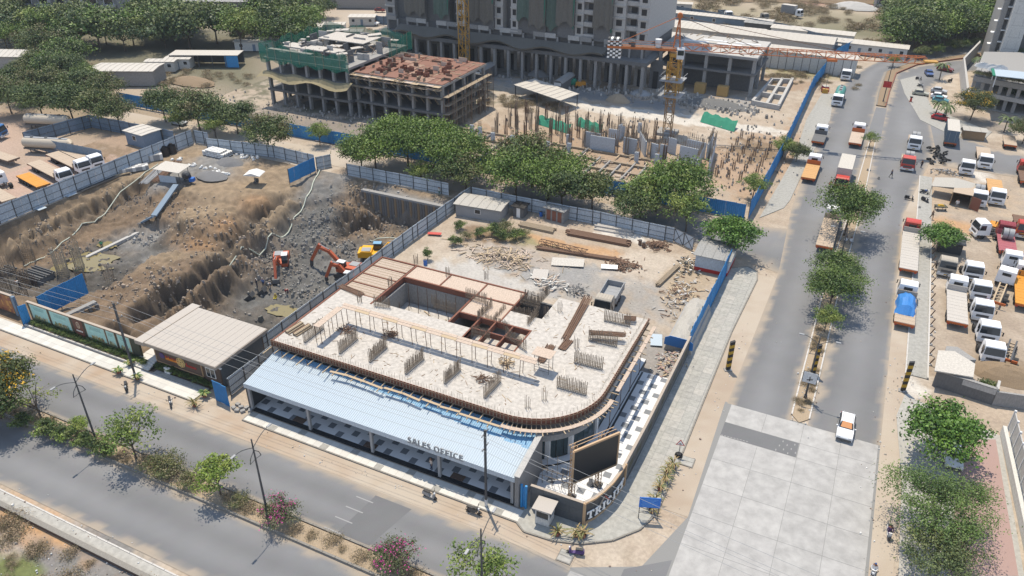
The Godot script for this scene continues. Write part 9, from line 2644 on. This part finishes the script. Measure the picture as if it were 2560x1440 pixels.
	for q in 5:
		var m := thing("spoil_ridge", "%s ridge of brown scrub covered spoil on the far waste land" % NTH[q], "ridge", v3(-34.1, 0, -320.3) + v3(q * 18.0 - 34, 0, -22.0 - q * 7.0), 0, "ridges of spoil")
		part("bank", heap(mb(), Vector3.ZERO, 14, 5, 2.2), "soil", m)

func flats(called: String, label: String, at: Vector3, turn: float, w: float, d: float, h: float, wall: String, bays: int) -> void:
	var o := thing(called, label, "building", at, turn)
	part("wall", mb().bx(v3(-w / 2, 0, -d), v3(w / 2, h, 0)), wall, o)
	part("roof", mb().bx(v3(-w / 2 - 0.3, h, -d - 0.3), v3(w / 2 + 0.3, h + 0.4, 0.3)), "roof_pale", o)
	for q in bays:
		var x := -w / 2 + (q + 0.5) * w / bays
		if q % 2 == 0:
			part("pilaster", mb().bx(v3(x - w / bays / 2 - 0.5, 0, 0), v3(x - w / bays / 2 + 0.5, h, 1.6)), "concrete_pale", o)
		for s in int(h / 3.1):
			var y := s * 3.1 + 0.9
			var f := part("window", mb().bx(v3(x - w / bays * 0.3, y, 0), v3(x + w / bays * 0.3, y + 1.6, 0.08)), "steel_white", o)
			part("pane", mb().bx(v3(x - w / bays * 0.26, y + 0.1, 0.08), v3(x + w / bays * 0.26, y + 1.5, 0.1)), "glass_dark", f)
			part("balcony", mb().bx(v3(x - w / bays * 0.4, y - 0.9, 0.1), v3(x + w / bays * 0.4, y + 0.1, 1.3)), "concrete_pale" if (q + s) % 2 else wall, o)

func right_side() -> void:
	var o := thing("white_tower", "white apartment tower with drawn lines on its end wall at the right edge", "building", Vector3.ZERO)
	var a := v3(33.5, 0, -262.7)
	var b := v3(29.1, 0, -268.3)
	var c := v3(27.4, 0, -269.4)
	var z := a.z - 26.0
	part("wall", mb().bx(v3(b.x, 0, z), v3(a.x, 60, a.z)), "cabin_white", o)
	part("grey_wing", mb().bx(v3(c.x - 0.6, 0, z), v3(b.x - 1.0, 60, a.z - 3.4)), "concrete", o)
	part("recess", mb().bx(v3(b.x - 1.0, 0, z), v3(b.x, 60, a.z - 4.4)), "concrete_dark", o)
	part("side_wall", mb().bx(v3(a.x, 0, z), v3(a.x + 12, 60, a.z - 6)), "concrete_dark", o)
	for q in 12:
		var y := 4.0 + q * 3.2
		part("canopy", mb().bx(v3(c.x - 1.6, y, a.z - 6), v3(c.x - 0.6, y + 0.12, a.z - 4)), "white", o)
		part("ledge", mb().bx(v3(b.x - 1.1, y + 1.0, a.z - 4.4), v3(b.x + 0.02, y + 1.15, a.z - 2.6)), "white", o)
		var m := mb()
		var x := lerpf(b.x, a.x, 0.5)
		m.bar(v3(x - 1.6, y, a.z + 0.02), v3(x + 1.6, y, a.z + 0.02), 0.05).bar(v3(x - 1.2, y, a.z + 0.02), v3(x - 1.0, y + 2.2, a.z + 0.02), 0.05).bar(v3(x + 1.2, y, a.z + 0.02), v3(x + 1.1, y + 2.0, a.z + 0.02), 0.05)
		part("wall_line", m, "steel_grey", o)
		part("window", mb().bx(v3(a.x + 2.0, y, a.z - 6.0), v3(a.x + 5.0, y + 1.6, a.z - 5.9)), "glass_dark", o)
	var p := thing("terrace_podium", "two level parking podium with a planted white terrace below the white tower", "building", Vector3.ZERO)
	var e := [v3(21.1, 0, -225.4), v3(21.8, 0, -232.3), v3(22.9, 0, -241.0), v3(24.5, 0, -254.9), v3(a.x + 20, 0, a.z - 4), v3(a.x + 20, 0, v3(32.7, 0, -221.1).z), v3(32.7, 0, -221.1)]
	for q in [[0.0, 0.3, "concrete"], [3.0, 4.0, "concrete_pale"], [6.2, 7.4, "concrete"]]:
		part("level", mb().prism(e, q[0], q[1]), q[2], p)
	part("inner_wall", mb().bx(e[3] + v3(4, 0.3, 0), v3(a.x + 19, 6.2, a.z - 2)), "dark_wall", p)
	for q in 6:
		var f: Vector3 = e[0].lerp(e[6], (q + 0.3) / 6.0)
		part("column", mb().bx(f + v3(-0.4, 0.3, -1.2), f + v3(0.4, 6.2, -0.6)), "concrete", p)
	part("ramp_wall", mb().prism([v3(20.4, 0, -225.0), v3(20.3, 0, -259.9), v3(25.5, 0, -286.1), v3(25.6, 0, -283.9), v3(20.7, 0, -259.1), v3(21.0, 0, -226.9)], 0, 4.2), "concrete_pale", p)
	for q in 9:
		var f: Vector3 = e[0].lerp(e[6], (q + 0.5) / 9.0) + v3(0, 7.3, -0.8)
		tree("shrub_dry", "terrace_shrub", "trailing shrub on the rim of the planted terrace, %s from the left" % NTH[q], f, 0.9, "terrace shrubs", "shrub")
	var k := 0
	for q in [v3(22.5, 7.4, -226.9), v3(24.3, 7.4, -226.1), v3(25.2, 7.4, -224.2), v3(26.2, 7.4, -226.3)]:
		var u := thing("white_canopy", "white curved canopy on the planted terrace, %s from the left" % NTH[k], "canopy", q, 0, "terrace canopies")
		k += 1
		part("cover", mb().lathe([v2(1.9, 2.2), v2(1.7, 2.6), v2(0.9, 3.0), v2(0.02, 3.15)], Vector3.ZERO, Y, 12), "white", u)
		part("mast", mb().tube(Vector3.ZERO, Y * 2.9, 0.06, 0.06, 6), "steel_grey", u)
	var gr := thing("glass_roof", "pale blue green roofed pavilion on the planted terrace", "pavilion", v3(28.7, 7.4, -219.3))
	part("roof", mb().bx(v3(-4, 2.6, -4), v3(6, 2.75, 3)), "shed_roof", gr)
	part("green_edge", mb().bx(v3(-4.6, 2.55, -4), v3(-4.0, 2.8, 3)), "net_green", gr)
	for q in [v3(-3.8, 0, 2.8), v3(5.8, 0, 2.8), v3(-3.8, 0, -3.8)]:
		part("post", mb().bx(q + v3(-0.1, 0, -0.1), q + v3(0.1, 2.6, 0.1)), "steel_white", gr)
	for q in 15:
		var t := thing("lot_post", "short dark post along the lorry lot edge, %s from the far end" % NTH[q], "post", v3(14.2, 0, -134 + q * 2.6), 0.3, "posts of the lot edge")
		part("post", mb().bar(Vector3.ZERO, v3(0.35, 1.2, 0.2), 0.14), "rust", t)
		part("footing", mb().bx(v3(-0.3, -0.1, -0.3), v3(0.3, 0.15, 0.3)), "concrete_pale", t)
	setting("lot_kerb", mb().bx(v3(13.95, -0.1, -140), v3(14.15, 0.3, -94)), "kerb_pale")
	var tn := thing("patched_tent", "sagging grey tarpaulin tent joined to a rusty open container", "tent", v3(17.2, 0, -159.5), -0.1)
	part("cover", mb().loft([[v3(-3.5, 2.4, -2), v3(0, 3.0, -2.2), v3(4, 2.6, -2), v3(4, 2.5, -2), v3(0, 2.9, -2.2), v3(-3.5, 2.3, -2)], [v3(-3.6, 2.0, 2), v3(0, 2.6, 2.2), v3(4, 2.4, 2), v3(4, 2.3, 2), v3(0, 2.5, 2.2), v3(-3.6, 1.9, 2)]]), "tarp_grey", tn)
	for q in [v3(-3.4, 0, -1.9), v3(-3.5, 0, 1.9), v3(3.9, 0, -1.9)]:
		part("pole", mb().tube(q, q + Y * 2.1, 0.05, 0.05, 6), "timber_old", tn)
	part("container", mb().bx(v3(0.2, 0, -1.0), v3(0.35, 2.5, 4.5)).bx(v3(3.4, 0, -1.0), v3(3.55, 2.5, 4.5)).bx(v3(0.2, 0, -1.1), v3(3.55, 2.5, -0.95)), "box_tan", tn)
	part("container_roof", mb().bx(v3(0.2, 2.5, -1.1), v3(3.55, 2.58, 4.5)), "bed_tan", tn)
	part("container_door", mb().box(v3(4.3, 1.25, 5.0), v3(1.7, 2.4, 0.08), Basis(Y, -0.5)), "terracotta", tn)
	hut("lean_to", "dark open lean-to under the leafy lot tree", v3(16.7, 0, -134.6), 0.0, 3.6, 2.6, 1.9, "dark_wall", "dark_wall", 0, 0.05, "shed")
	hut("tarp_hut", "small tarpaulin hut behind the white flatbeds", v3(22.0, 0, -198.1), 0.1, 4.4, 2.6, 2.0, "box_tan", "tarp_grey", 0, 0.2)
	var tr := mb().lathe([v2(0.28, -0.14), v2(0.48, -0.14), v2(0.52, 0), v2(0.48, 0.14), v2(0.28, 0.14)], Vector3.ZERO, Y, 12).mesh()
	var g := thing("tyre_heap", "heap of old lorry tyres and axles beside the tall container", "tyre heap", v3(15.0, 0, -180.7))
	for q in 26:
		var t := part("tyre", tr, "tyre", g, v3(rng.randfn() * 1.4, 0.2 + (q % 3) * 0.28, -q * 0.42 + 4.5))
		t.rotation = v3(rng.randfn() * 0.4, 0, rng.randfn() * 0.4)
	junk("old gearboxes and axles in front of the tyre heap", v3(16.3, 0, -172.1), 70, 3.0, 2.0, 0.8, ["steel_grey", "steel_dark"], "machine_parts", "scrap heap")
	var wl := thing("compound_wall", "low grey compound wall with dark patched plaster below the lot", "wall", Vector3.ZERO)
	var c0 := v3(14.6, 0, -93.0)
	var c1 := v3(21.2, 0, -92.0)
	part("wall", wall_path(mb(), [c0, c1], 0.3, 0, 2.3), "concrete_dark", wl)
	part("plaster", wall_path(mb(), offset_path([c0.lerp(c1, 0.45), c1], 0.17), 0.02, 1.5, 2.25), "concrete_pale", wl)
	part("coping", wall_path(mb(), [c0, c1], 0.45, 2.3, 2.4), "concrete", wl)
	part("wall", wall_path(mb(), [c1, v3(24.7, 0, -92.7)], 0.3, 0, 2.0), "concrete", wl)
	part("wall", wall_path(mb(), [c1, v3(21.5, 0, -93.9)], 0.3, 0, 2.4), "concrete_pale", wl)
	var lr := thing("lean_roof", "pale lean-to roof standing against the compound wall", "shed", Vector3.ZERO)
	part("roof", mb().prism([v3(14.6, 2.6, -97.1), v3(16.5, 2.6, -97.8), v3(18.8, 2.6, -95.9), v3(18.5, 2.6, -92.7), v3(14.2, 2.6, -92.1)], 2.6, 2.75), "roof_pale", lr)
	part("wall", mb().prism([v3(15.6, 0, -98.9), v3(16.9, 0, -99.3), v3(19.0, 0, -97.2), v3(15.1, 0, -94.8)], 0, 2.6), "concrete", lr)
	var rw := thing("compound_fence", "long white railed wall along the right edge of the picture", "wall", Vector3.ZERO)
	part("wall", wall_path(mb(), [v3(22.0, 0, -86.4), v3(23.2, 0, -67.0), v3(23.3, 0, -62.0)], 0.4, 0, 1.2), "cabin_white", rw)
	for q in 12:
		var f := v3(22.4, 0, -86.4).lerp(v3(23.7, 0, -65.2), q / 11.0)
		part("panel", wall_path(mb(), [f, f + (v3(23.7, 0, -65.2) - v3(22.4, 0, -86.4)) / 11.4], 0.12, 1.2, 3.4), "concrete_pale", rw)
		part("post", mb().bx(f + v3(-0.12, 0, -0.12), f + v3(0.12, 3.6, 0.12)), "steel_white", rw)
	wl = thing("waste_wall", "low dark brick edging wall along the waste ground at the bottom left", "wall", Vector3.ZERO)
	part("wall", mb().bx(v3(-160, -0.9, -28.75), v3(-30, 0.45, -28.35)), "brown_wall", wl)
	part("coping", mb().bx(v3(-160, 0.45, -28.8), v3(-30, 0.52, -28.3)), "kerb", wl)

var bodies := {}

func body(key: String, bones: Array) -> void:
	var cell := 0.045
	var lo := v3(9, 9, 9)
	var hi := -lo
	for b in bones:
		for e in 2:
			lo = lo.min(b[e] - Vector3.ONE * 0.25)
			hi = hi.max(b[e] + Vector3.ONE * 0.25)
	var n := Vector3i(((hi - lo) / cell).ceil()) + Vector3i.ONE
	var f := PackedFloat32Array()
	f.resize(n.x * n.y * n.z)
	for z in n.z:
		for y in n.y:
			for x in n.x:
				var p := lo + v3(x, y, z) * cell
				var d := 9.0
				for b in bones:
					var ab: Vector3 = b[1] - b[0]
					var t := clampf((p - b[0]).dot(ab) / maxf(ab.length_squared(), 0.0001), 0.0, 1.0)
					var e: float = (p - b[0] - ab * t).length() - lerpf(b[2], b[3], t)
					var h := clampf(0.5 + 0.5 * (d - e) / 0.05, 0.0, 1.0)
					d = lerpf(d, e, h) - 0.05 * h * (1.0 - h)
				f[(z * n.y + y) * n.x + x] = d
	var idx := {}
	var m := mb()
	var at := func(x, y, z): return f[(z * n.y + y) * n.x + x]
	for z in n.z - 1:
		for y in n.y - 1:
			for x in n.x - 1:
				var c := Vector3.ZERO
				var k := 0
				for e in [[0, 0, 0, 1, 0, 0], [0, 1, 0, 1, 1, 0], [0, 0, 1, 1, 0, 1], [0, 1, 1, 1, 1, 1], [0, 0, 0, 0, 1, 0], [1, 0, 0, 1, 1, 0], [0, 0, 1, 0, 1, 1], [1, 0, 1, 1, 1, 1], [0, 0, 0, 0, 0, 1], [1, 0, 0, 1, 0, 1], [0, 1, 0, 0, 1, 1], [1, 1, 0, 1, 1, 1]]:
					var a: float = at.call(x + e[0], y + e[1], z + e[2])
					var b: float = at.call(x + e[3], y + e[4], z + e[5])
					if (a < 0.0) != (b < 0.0):
						c += v3(e[0], e[1], e[2]).lerp(v3(e[3], e[4], e[5]), a / (a - b))
						k += 1
				if k > 0:
					idx[Vector3i(x, y, z)] = m.v.size()
					m.v.append(lo + (v3(x, y, z) + c / k) * cell)
					m.n.append(v3(at.call(x + 1, y, z) - at.call(x, y, z), at.call(x, y + 1, z) - at.call(x, y, z), at.call(x, y, z + 1) - at.call(x, y, z)).normalized())
	var ax := [Vector3i(1, 0, 0), Vector3i(0, 1, 0), Vector3i(0, 0, 1)]
	for p in idx:
		for a in 3:
			var u: Vector3i = ax[(a + 1) % 3]
			var w: Vector3i = ax[(a + 2) % 3]
			if idx.has(p - u) and idx.has(p - w) and idx.has(p - u - w):
				var s0: float = at.call(p.x, p.y, p.z)
				var q: Vector3i = p + ax[a]
				var s1: float = at.call(q.x, q.y, q.z)
				if (s0 < 0.0) != (s1 < 0.0):
					var o := [idx[p], idx[p - u], idx[p - u - w], idx[p - w]]
					if s0 < 0.0:
						o.reverse()
					for e in [0, 1, 2, 0, 2, 3]:
						m.ix.append(o[e])
	bodies[key] = m

func person(label: String, at: Vector3, turn: float, pose: String, shirt: Color, trousers: Color, hat := Color(0.012, 0.01, 0.01)) -> void:
	var o := thing("person", label, "person", at, turn)
	var m: MB = bodies[pose]
	m.c = PackedColorArray()
	var skin := Color(0.19, 0.1, 0.06)
	var s: Dictionary = {"stand": [0.9, 1.42, 1.66], "walk": [0.9, 1.42, 1.66], "sit": [0.5, 0.98, 1.2], "stoop": [0.86, 1.2, 1.32]}
	for v in m.v:
		var k: Array = s[pose]
		var arm := absf(v.x) > 0.3 or (pose == "stoop" and v.y < 0.86 and v.z > 0.45)
		var c := trousers
		if v.y < 0.07:
			c = Color(0.03, 0.025, 0.02)
		elif arm and v.y < k[0] + 0.2:
			c = skin
		elif v.y > k[2]:
			c = hat
		elif v.y > k[1]:
			c = skin if v.z > -0.02 or pose == "stoop" else hat
		elif v.y > k[0]:
			c = shirt
		m.c.append(c)
	part("body", m, vc(mk("cloth", 1, 1, 1, 0.9)), o)

func people() -> void:
	for pose in ["stand", "walk"]:
		var k := 0.0 if pose == "stand" else 1.0
		var b := [[v3(0, 0.95, 0), v3(0, 1.35, 0), 0.15, 0.17], [v3(-0.15, 1.38, 0), v3(0.15, 1.38, 0), 0.09, 0.09], [v3(0, 1.4, 0), v3(0, 1.5, 0.01), 0.06, 0.06], [v3(0, 1.58, 0.01), v3(0, 1.65, 0.02), 0.1, 0.1]]
		for s in [-1.0, 1.0]:
			var sw: float = s * k
			b += [[v3(s * 0.1, 0.92, 0), v3(s * 0.11, 0.5, sw * 0.16), 0.1, 0.075], [v3(s * 0.11, 0.5, sw * 0.16), v3(s * 0.12, 0.08, sw * 0.26 - k * 0.08), 0.07, 0.05], [v3(s * 0.12, 0.05, sw * 0.26 - k * 0.08), v3(s * 0.12, 0.04, sw * 0.26 - k * 0.08 + 0.16), 0.05, 0.04]]
			b += [[v3(s * 0.21, 1.36, 0), v3(s * 0.28, 1.1, -sw * 0.12), 0.06, 0.05], [v3(s * 0.28, 1.1, -sw * 0.12), v3(s * 0.3, 0.86, -sw * 0.1 + 0.1), 0.05, 0.04], [v3(s * 0.3, 0.86, -sw * 0.1 + 0.1), v3(s * 0.3, 0.76, -sw * 0.1 + 0.12), 0.045, 0.03]]
		body(pose, b)
	var b := [[v3(0, 0.5, 0), v3(0, 0.92, 0.02), 0.15, 0.17], [v3(-0.15, 0.94, 0.02), v3(0.15, 0.94, 0.02), 0.09, 0.09], [v3(0, 1.0, 0.03), v3(0, 1.08, 0.03), 0.06, 0.06], [v3(0, 1.14, 0.04), v3(0, 1.2, 0.04), 0.1, 0.1]]
	for s in [-1.0, 1.0]:
		b += [[v3(s * 0.1, 0.46, 0.02), v3(s * 0.14, 0.48, 0.42), 0.1, 0.075], [v3(s * 0.14, 0.48, 0.42), v3(s * 0.14, 0.08, 0.46), 0.07, 0.05], [v3(s * 0.14, 0.05, 0.46), v3(s * 0.14, 0.04, 0.6), 0.05, 0.04], [v3(s * 0.21, 0.92, 0.02), v3(s * 0.28, 0.68, 0.08), 0.06, 0.05], [v3(s * 0.28, 0.68, 0.08), v3(s * 0.2, 0.58, 0.32), 0.05, 0.04]]
	body("sit", b)
	b = [[v3(0, 0.9, -0.1), v3(0, 1.12, 0.32), 0.15, 0.16], [v3(-0.15, 1.12, 0.36), v3(0.15, 1.12, 0.36), 0.09, 0.09], [v3(0, 1.14, 0.42), v3(0, 1.2, 0.5), 0.06, 0.06], [v3(0, 1.22, 0.56), v3(0, 1.24, 0.6), 0.1, 0.1]]
	for s in [-1.0, 1.0]:
		b += [[v3(s * 0.1, 0.88, -0.1), v3(s * 0.13, 0.48, 0.02), 0.1, 0.075], [v3(s * 0.13, 0.48, 0.02), v3(s * 0.14, 0.08, -0.1), 0.07, 0.05], [v3(s * 0.14, 0.05, -0.1), v3(s * 0.14, 0.04, 0.06), 0.05, 0.04], [v3(s * 0.21, 1.1, 0.36), v3(s * 0.24, 0.82, 0.44), 0.06, 0.05], [v3(s * 0.24, 0.82, 0.44), v3(s * 0.18, 0.55, 0.5), 0.05, 0.035]]
	body("stoop", b)
	var wh := Color(0.6, 0.6, 0.6)
	var nv := Color(0.03, 0.04, 0.08)
	var rd := Color(0.45, 0.03, 0.03)
	for q in [["person in a pale shirt standing in the tiled shed", v3(-34.4, 0, -52.3), -0.6, "stand", Color(0.5, 0.42, 0.36), nv], ["person in a red shirt walking beside the pale covered lorry", v3(-4.1, 0, -152.8), 0.3, "walk", rd, nv], ["person in a white shirt sitting under the reserve tree, left one", v3(1.0, 0, -129.9), -0.5, "sit", wh, nv], ["person in a white shirt sitting under the reserve tree, right one", v3(1.7, 0, -129.9), 0.6, "sit", wh, Color(0.1, 0.1, 0.1)], ["person in dark clothes walking on the right carriageway", v3(6.4, 0, -164.3), 0.9, "walk", nv, Color(0.05, 0.05, 0.05)], ["person in dark clothes standing beside the red coil lorry", v3(11.8, 0, -172.8), -0.8, "stand", Color(0.06, 0.05, 0.04), nv], ["person in brown walking across the lorry lot entrance", v3(14.0, 0, -146.5), 0.6, "walk", Color(0.18, 0.13, 0.1), Color(0.1, 0.08, 0.06)], ["person in a white shirt at the open container door", v3(18.1, 0, -153.9), 0.0, "stand", wh, Color(0.2, 0.2, 0.2)]]:
		person(q[0], q[1] + Y * (0.2 if q[1].z > -56 else 0.03), q[2], q[3], q[4], q[5])
	for q in [["worker in blue with a pale helmet beside the loose buckets", v3(-85.3, -6.5, -82.5), 0.3, "stand", Color(0.12, 0.2, 0.4), wh], ["worker in white stooping over the broken rock", v3(-84.3, -6.5, -82.8), 1.0, "stoop", wh, wh], ["worker in red stooping among the stones", v3(-80.8, -6.5, -82.9), 0.8, "stoop", rd, wh], ["worker in yellow crouching in front of the bucket", v3(-81.6, -6.5, -81.1), 0.2, "sit", Color(0.55, 0.45, 0.03), Color(0.6, 0.5, 0.05)], ["worker in dark clothes beside the dark bucket", v3(-85.7, -6.5, -81.5), -0.4, "stand", Color(0.05, 0.06, 0.08), wh], ["worker in a green vest wading beside the ochre pool", v3(-119.3, -4.9, -79.2), 1.0, "stand", Color(0.05, 0.3, 0.15), wh], ["worker in green among the reinforcement columns", v3(-113.6, -4.6, -69.8), 0.5, "stand", Color(0.03, 0.25, 0.14), wh], ["worker in red sitting on the black formwork", v3(-120.4, -4, -65.3), 2.0, "sit", rd, Color(0.03, 0.03, 0.03)], ["worker in white beside the black formwork", v3(-120.0, -4.2, -63.7), 0.0, "stoop", wh, wh]]:
		var p: Vector3 = q[1]
		p.y = pit_height(p.x, p.z) - 0.05
		person(q[0], p, q[2], q[3], q[4], nv, q[5])
	person("worker in pale clothes at the foot of the pale grey fence", v3(-70.8, 0, -116.4), 0.0, "stand", Color(0.4, 0.42, 0.4), Color(0.05, 0.12, 0.1))
	person("rider in a white shirt and blue helmet on the motorcycle at the bottom edge", v3(9.8, 0, -58.6) + Y * 0.36, -0.1, "sit", wh, Color(0.5, 0.5, 0.5), Color(0.03, 0.08, 0.25))
	person("person in purple sitting on the white scooter under the feathery tree", v3(10.9, 0, -64.2) + Y * 0.36, 0.1, "sit", Color(0.1, 0.05, 0.15), nv)

func small_things() -> void:
	for z in [["white scraps of litter along the kerbs and waste ground", [[v3(-60, 0.03, -25.5), 15.0, 2.4, 260], [v3(-60, 0.12, -29.3), 20.0, 0.5, 40], [v3(12, 0.12, -90), 1.2, 4.0, 90], [v3(9.5, 0.03, -70), 0.8, 14.0, 50], [v3(-9.2, 0.03, -80), 0.6, 18.0, 40], [v3(-40, 0.03, -48.6), 16.0, 0.5, 40], [v3(0.4, 0.13, -84), 0.7, 3.5, 40], [v3(-30, 0.03, -100), 12.0, 6.0, 120], [v3(20, 0.03, -140), 6.0, 20.0, 120]]]]:
		var m := mb()
		for a in z[1]:
			for q in a[3]:
				var p: Vector3 = a[0] + v3(rng.randfn() * a[1], 0, rng.randfn() * a[2])
				m.col = [Color(0.7, 0.7, 0.68), Color(0.5, 0.45, 0.38), Color(0.62, 0.62, 0.6), Color(0.3, 0.22, 0.18)][q % 4]
				m.lump(p, v3(1, 0.4, 0.7) * (0.1 + absf(rng.randfn()) * 0.12), rng, q)
		stuff(tag(part("litter", m, "rubble_tint"), z[0], "litter"))
	var t := thing("handcart", "green handcart with pale load beside the tent", "handcart", v3(15.4, 0, -151.6), 0.4)
	part("tray", mb().bx(v3(-1.0, 0.7, -0.6), v3(1.0, 0.85, 0.6)), "moss_panel", t)
	part("goods", mb().lump(v3(0, 0.85, 0), v3(1.8, 0.3, 1.0), rng), "stripe_yellow", t)
	for s in [v3(-0.7, 0.3, 0.6), v3(0.7, 0.3, 0.6), v3(-0.7, 0.3, -0.6), v3(0.7, 0.3, -0.6)]:
		wheel(t, s, 0.3, 0.06)
	t = thing("loose_kerb_stones", "loose concrete blocks on the dirt beside the shed end", "blocks", v3(-60.3, 0, -51.6))
	for q in 7:
		part("block", mb().box(v3((q % 4) * 0.7 - 0.8, 0.15, q / 4 * 0.7 + (q % 2) * 0.2), v3(0.55, 0.3, 0.4), Basis(Y, q * 0.7)), "concrete", t)
	t = thing("road_bollard", "red topped traffic bollard at the mouth of the podium forecourt", "bollard", v3(8.4, 0, -221.7))
	part("body", mb().lathe([v2(0.35, 0), v2(0.3, 0.2), v2(0.22, 1.1), v2(0.12, 1.2)], Vector3.ZERO), "truck_red", t)
	part("top", mb().lathe([v2(0.4, 1.2), v2(0.38, 1.4)], Vector3.ZERO), "black", t)
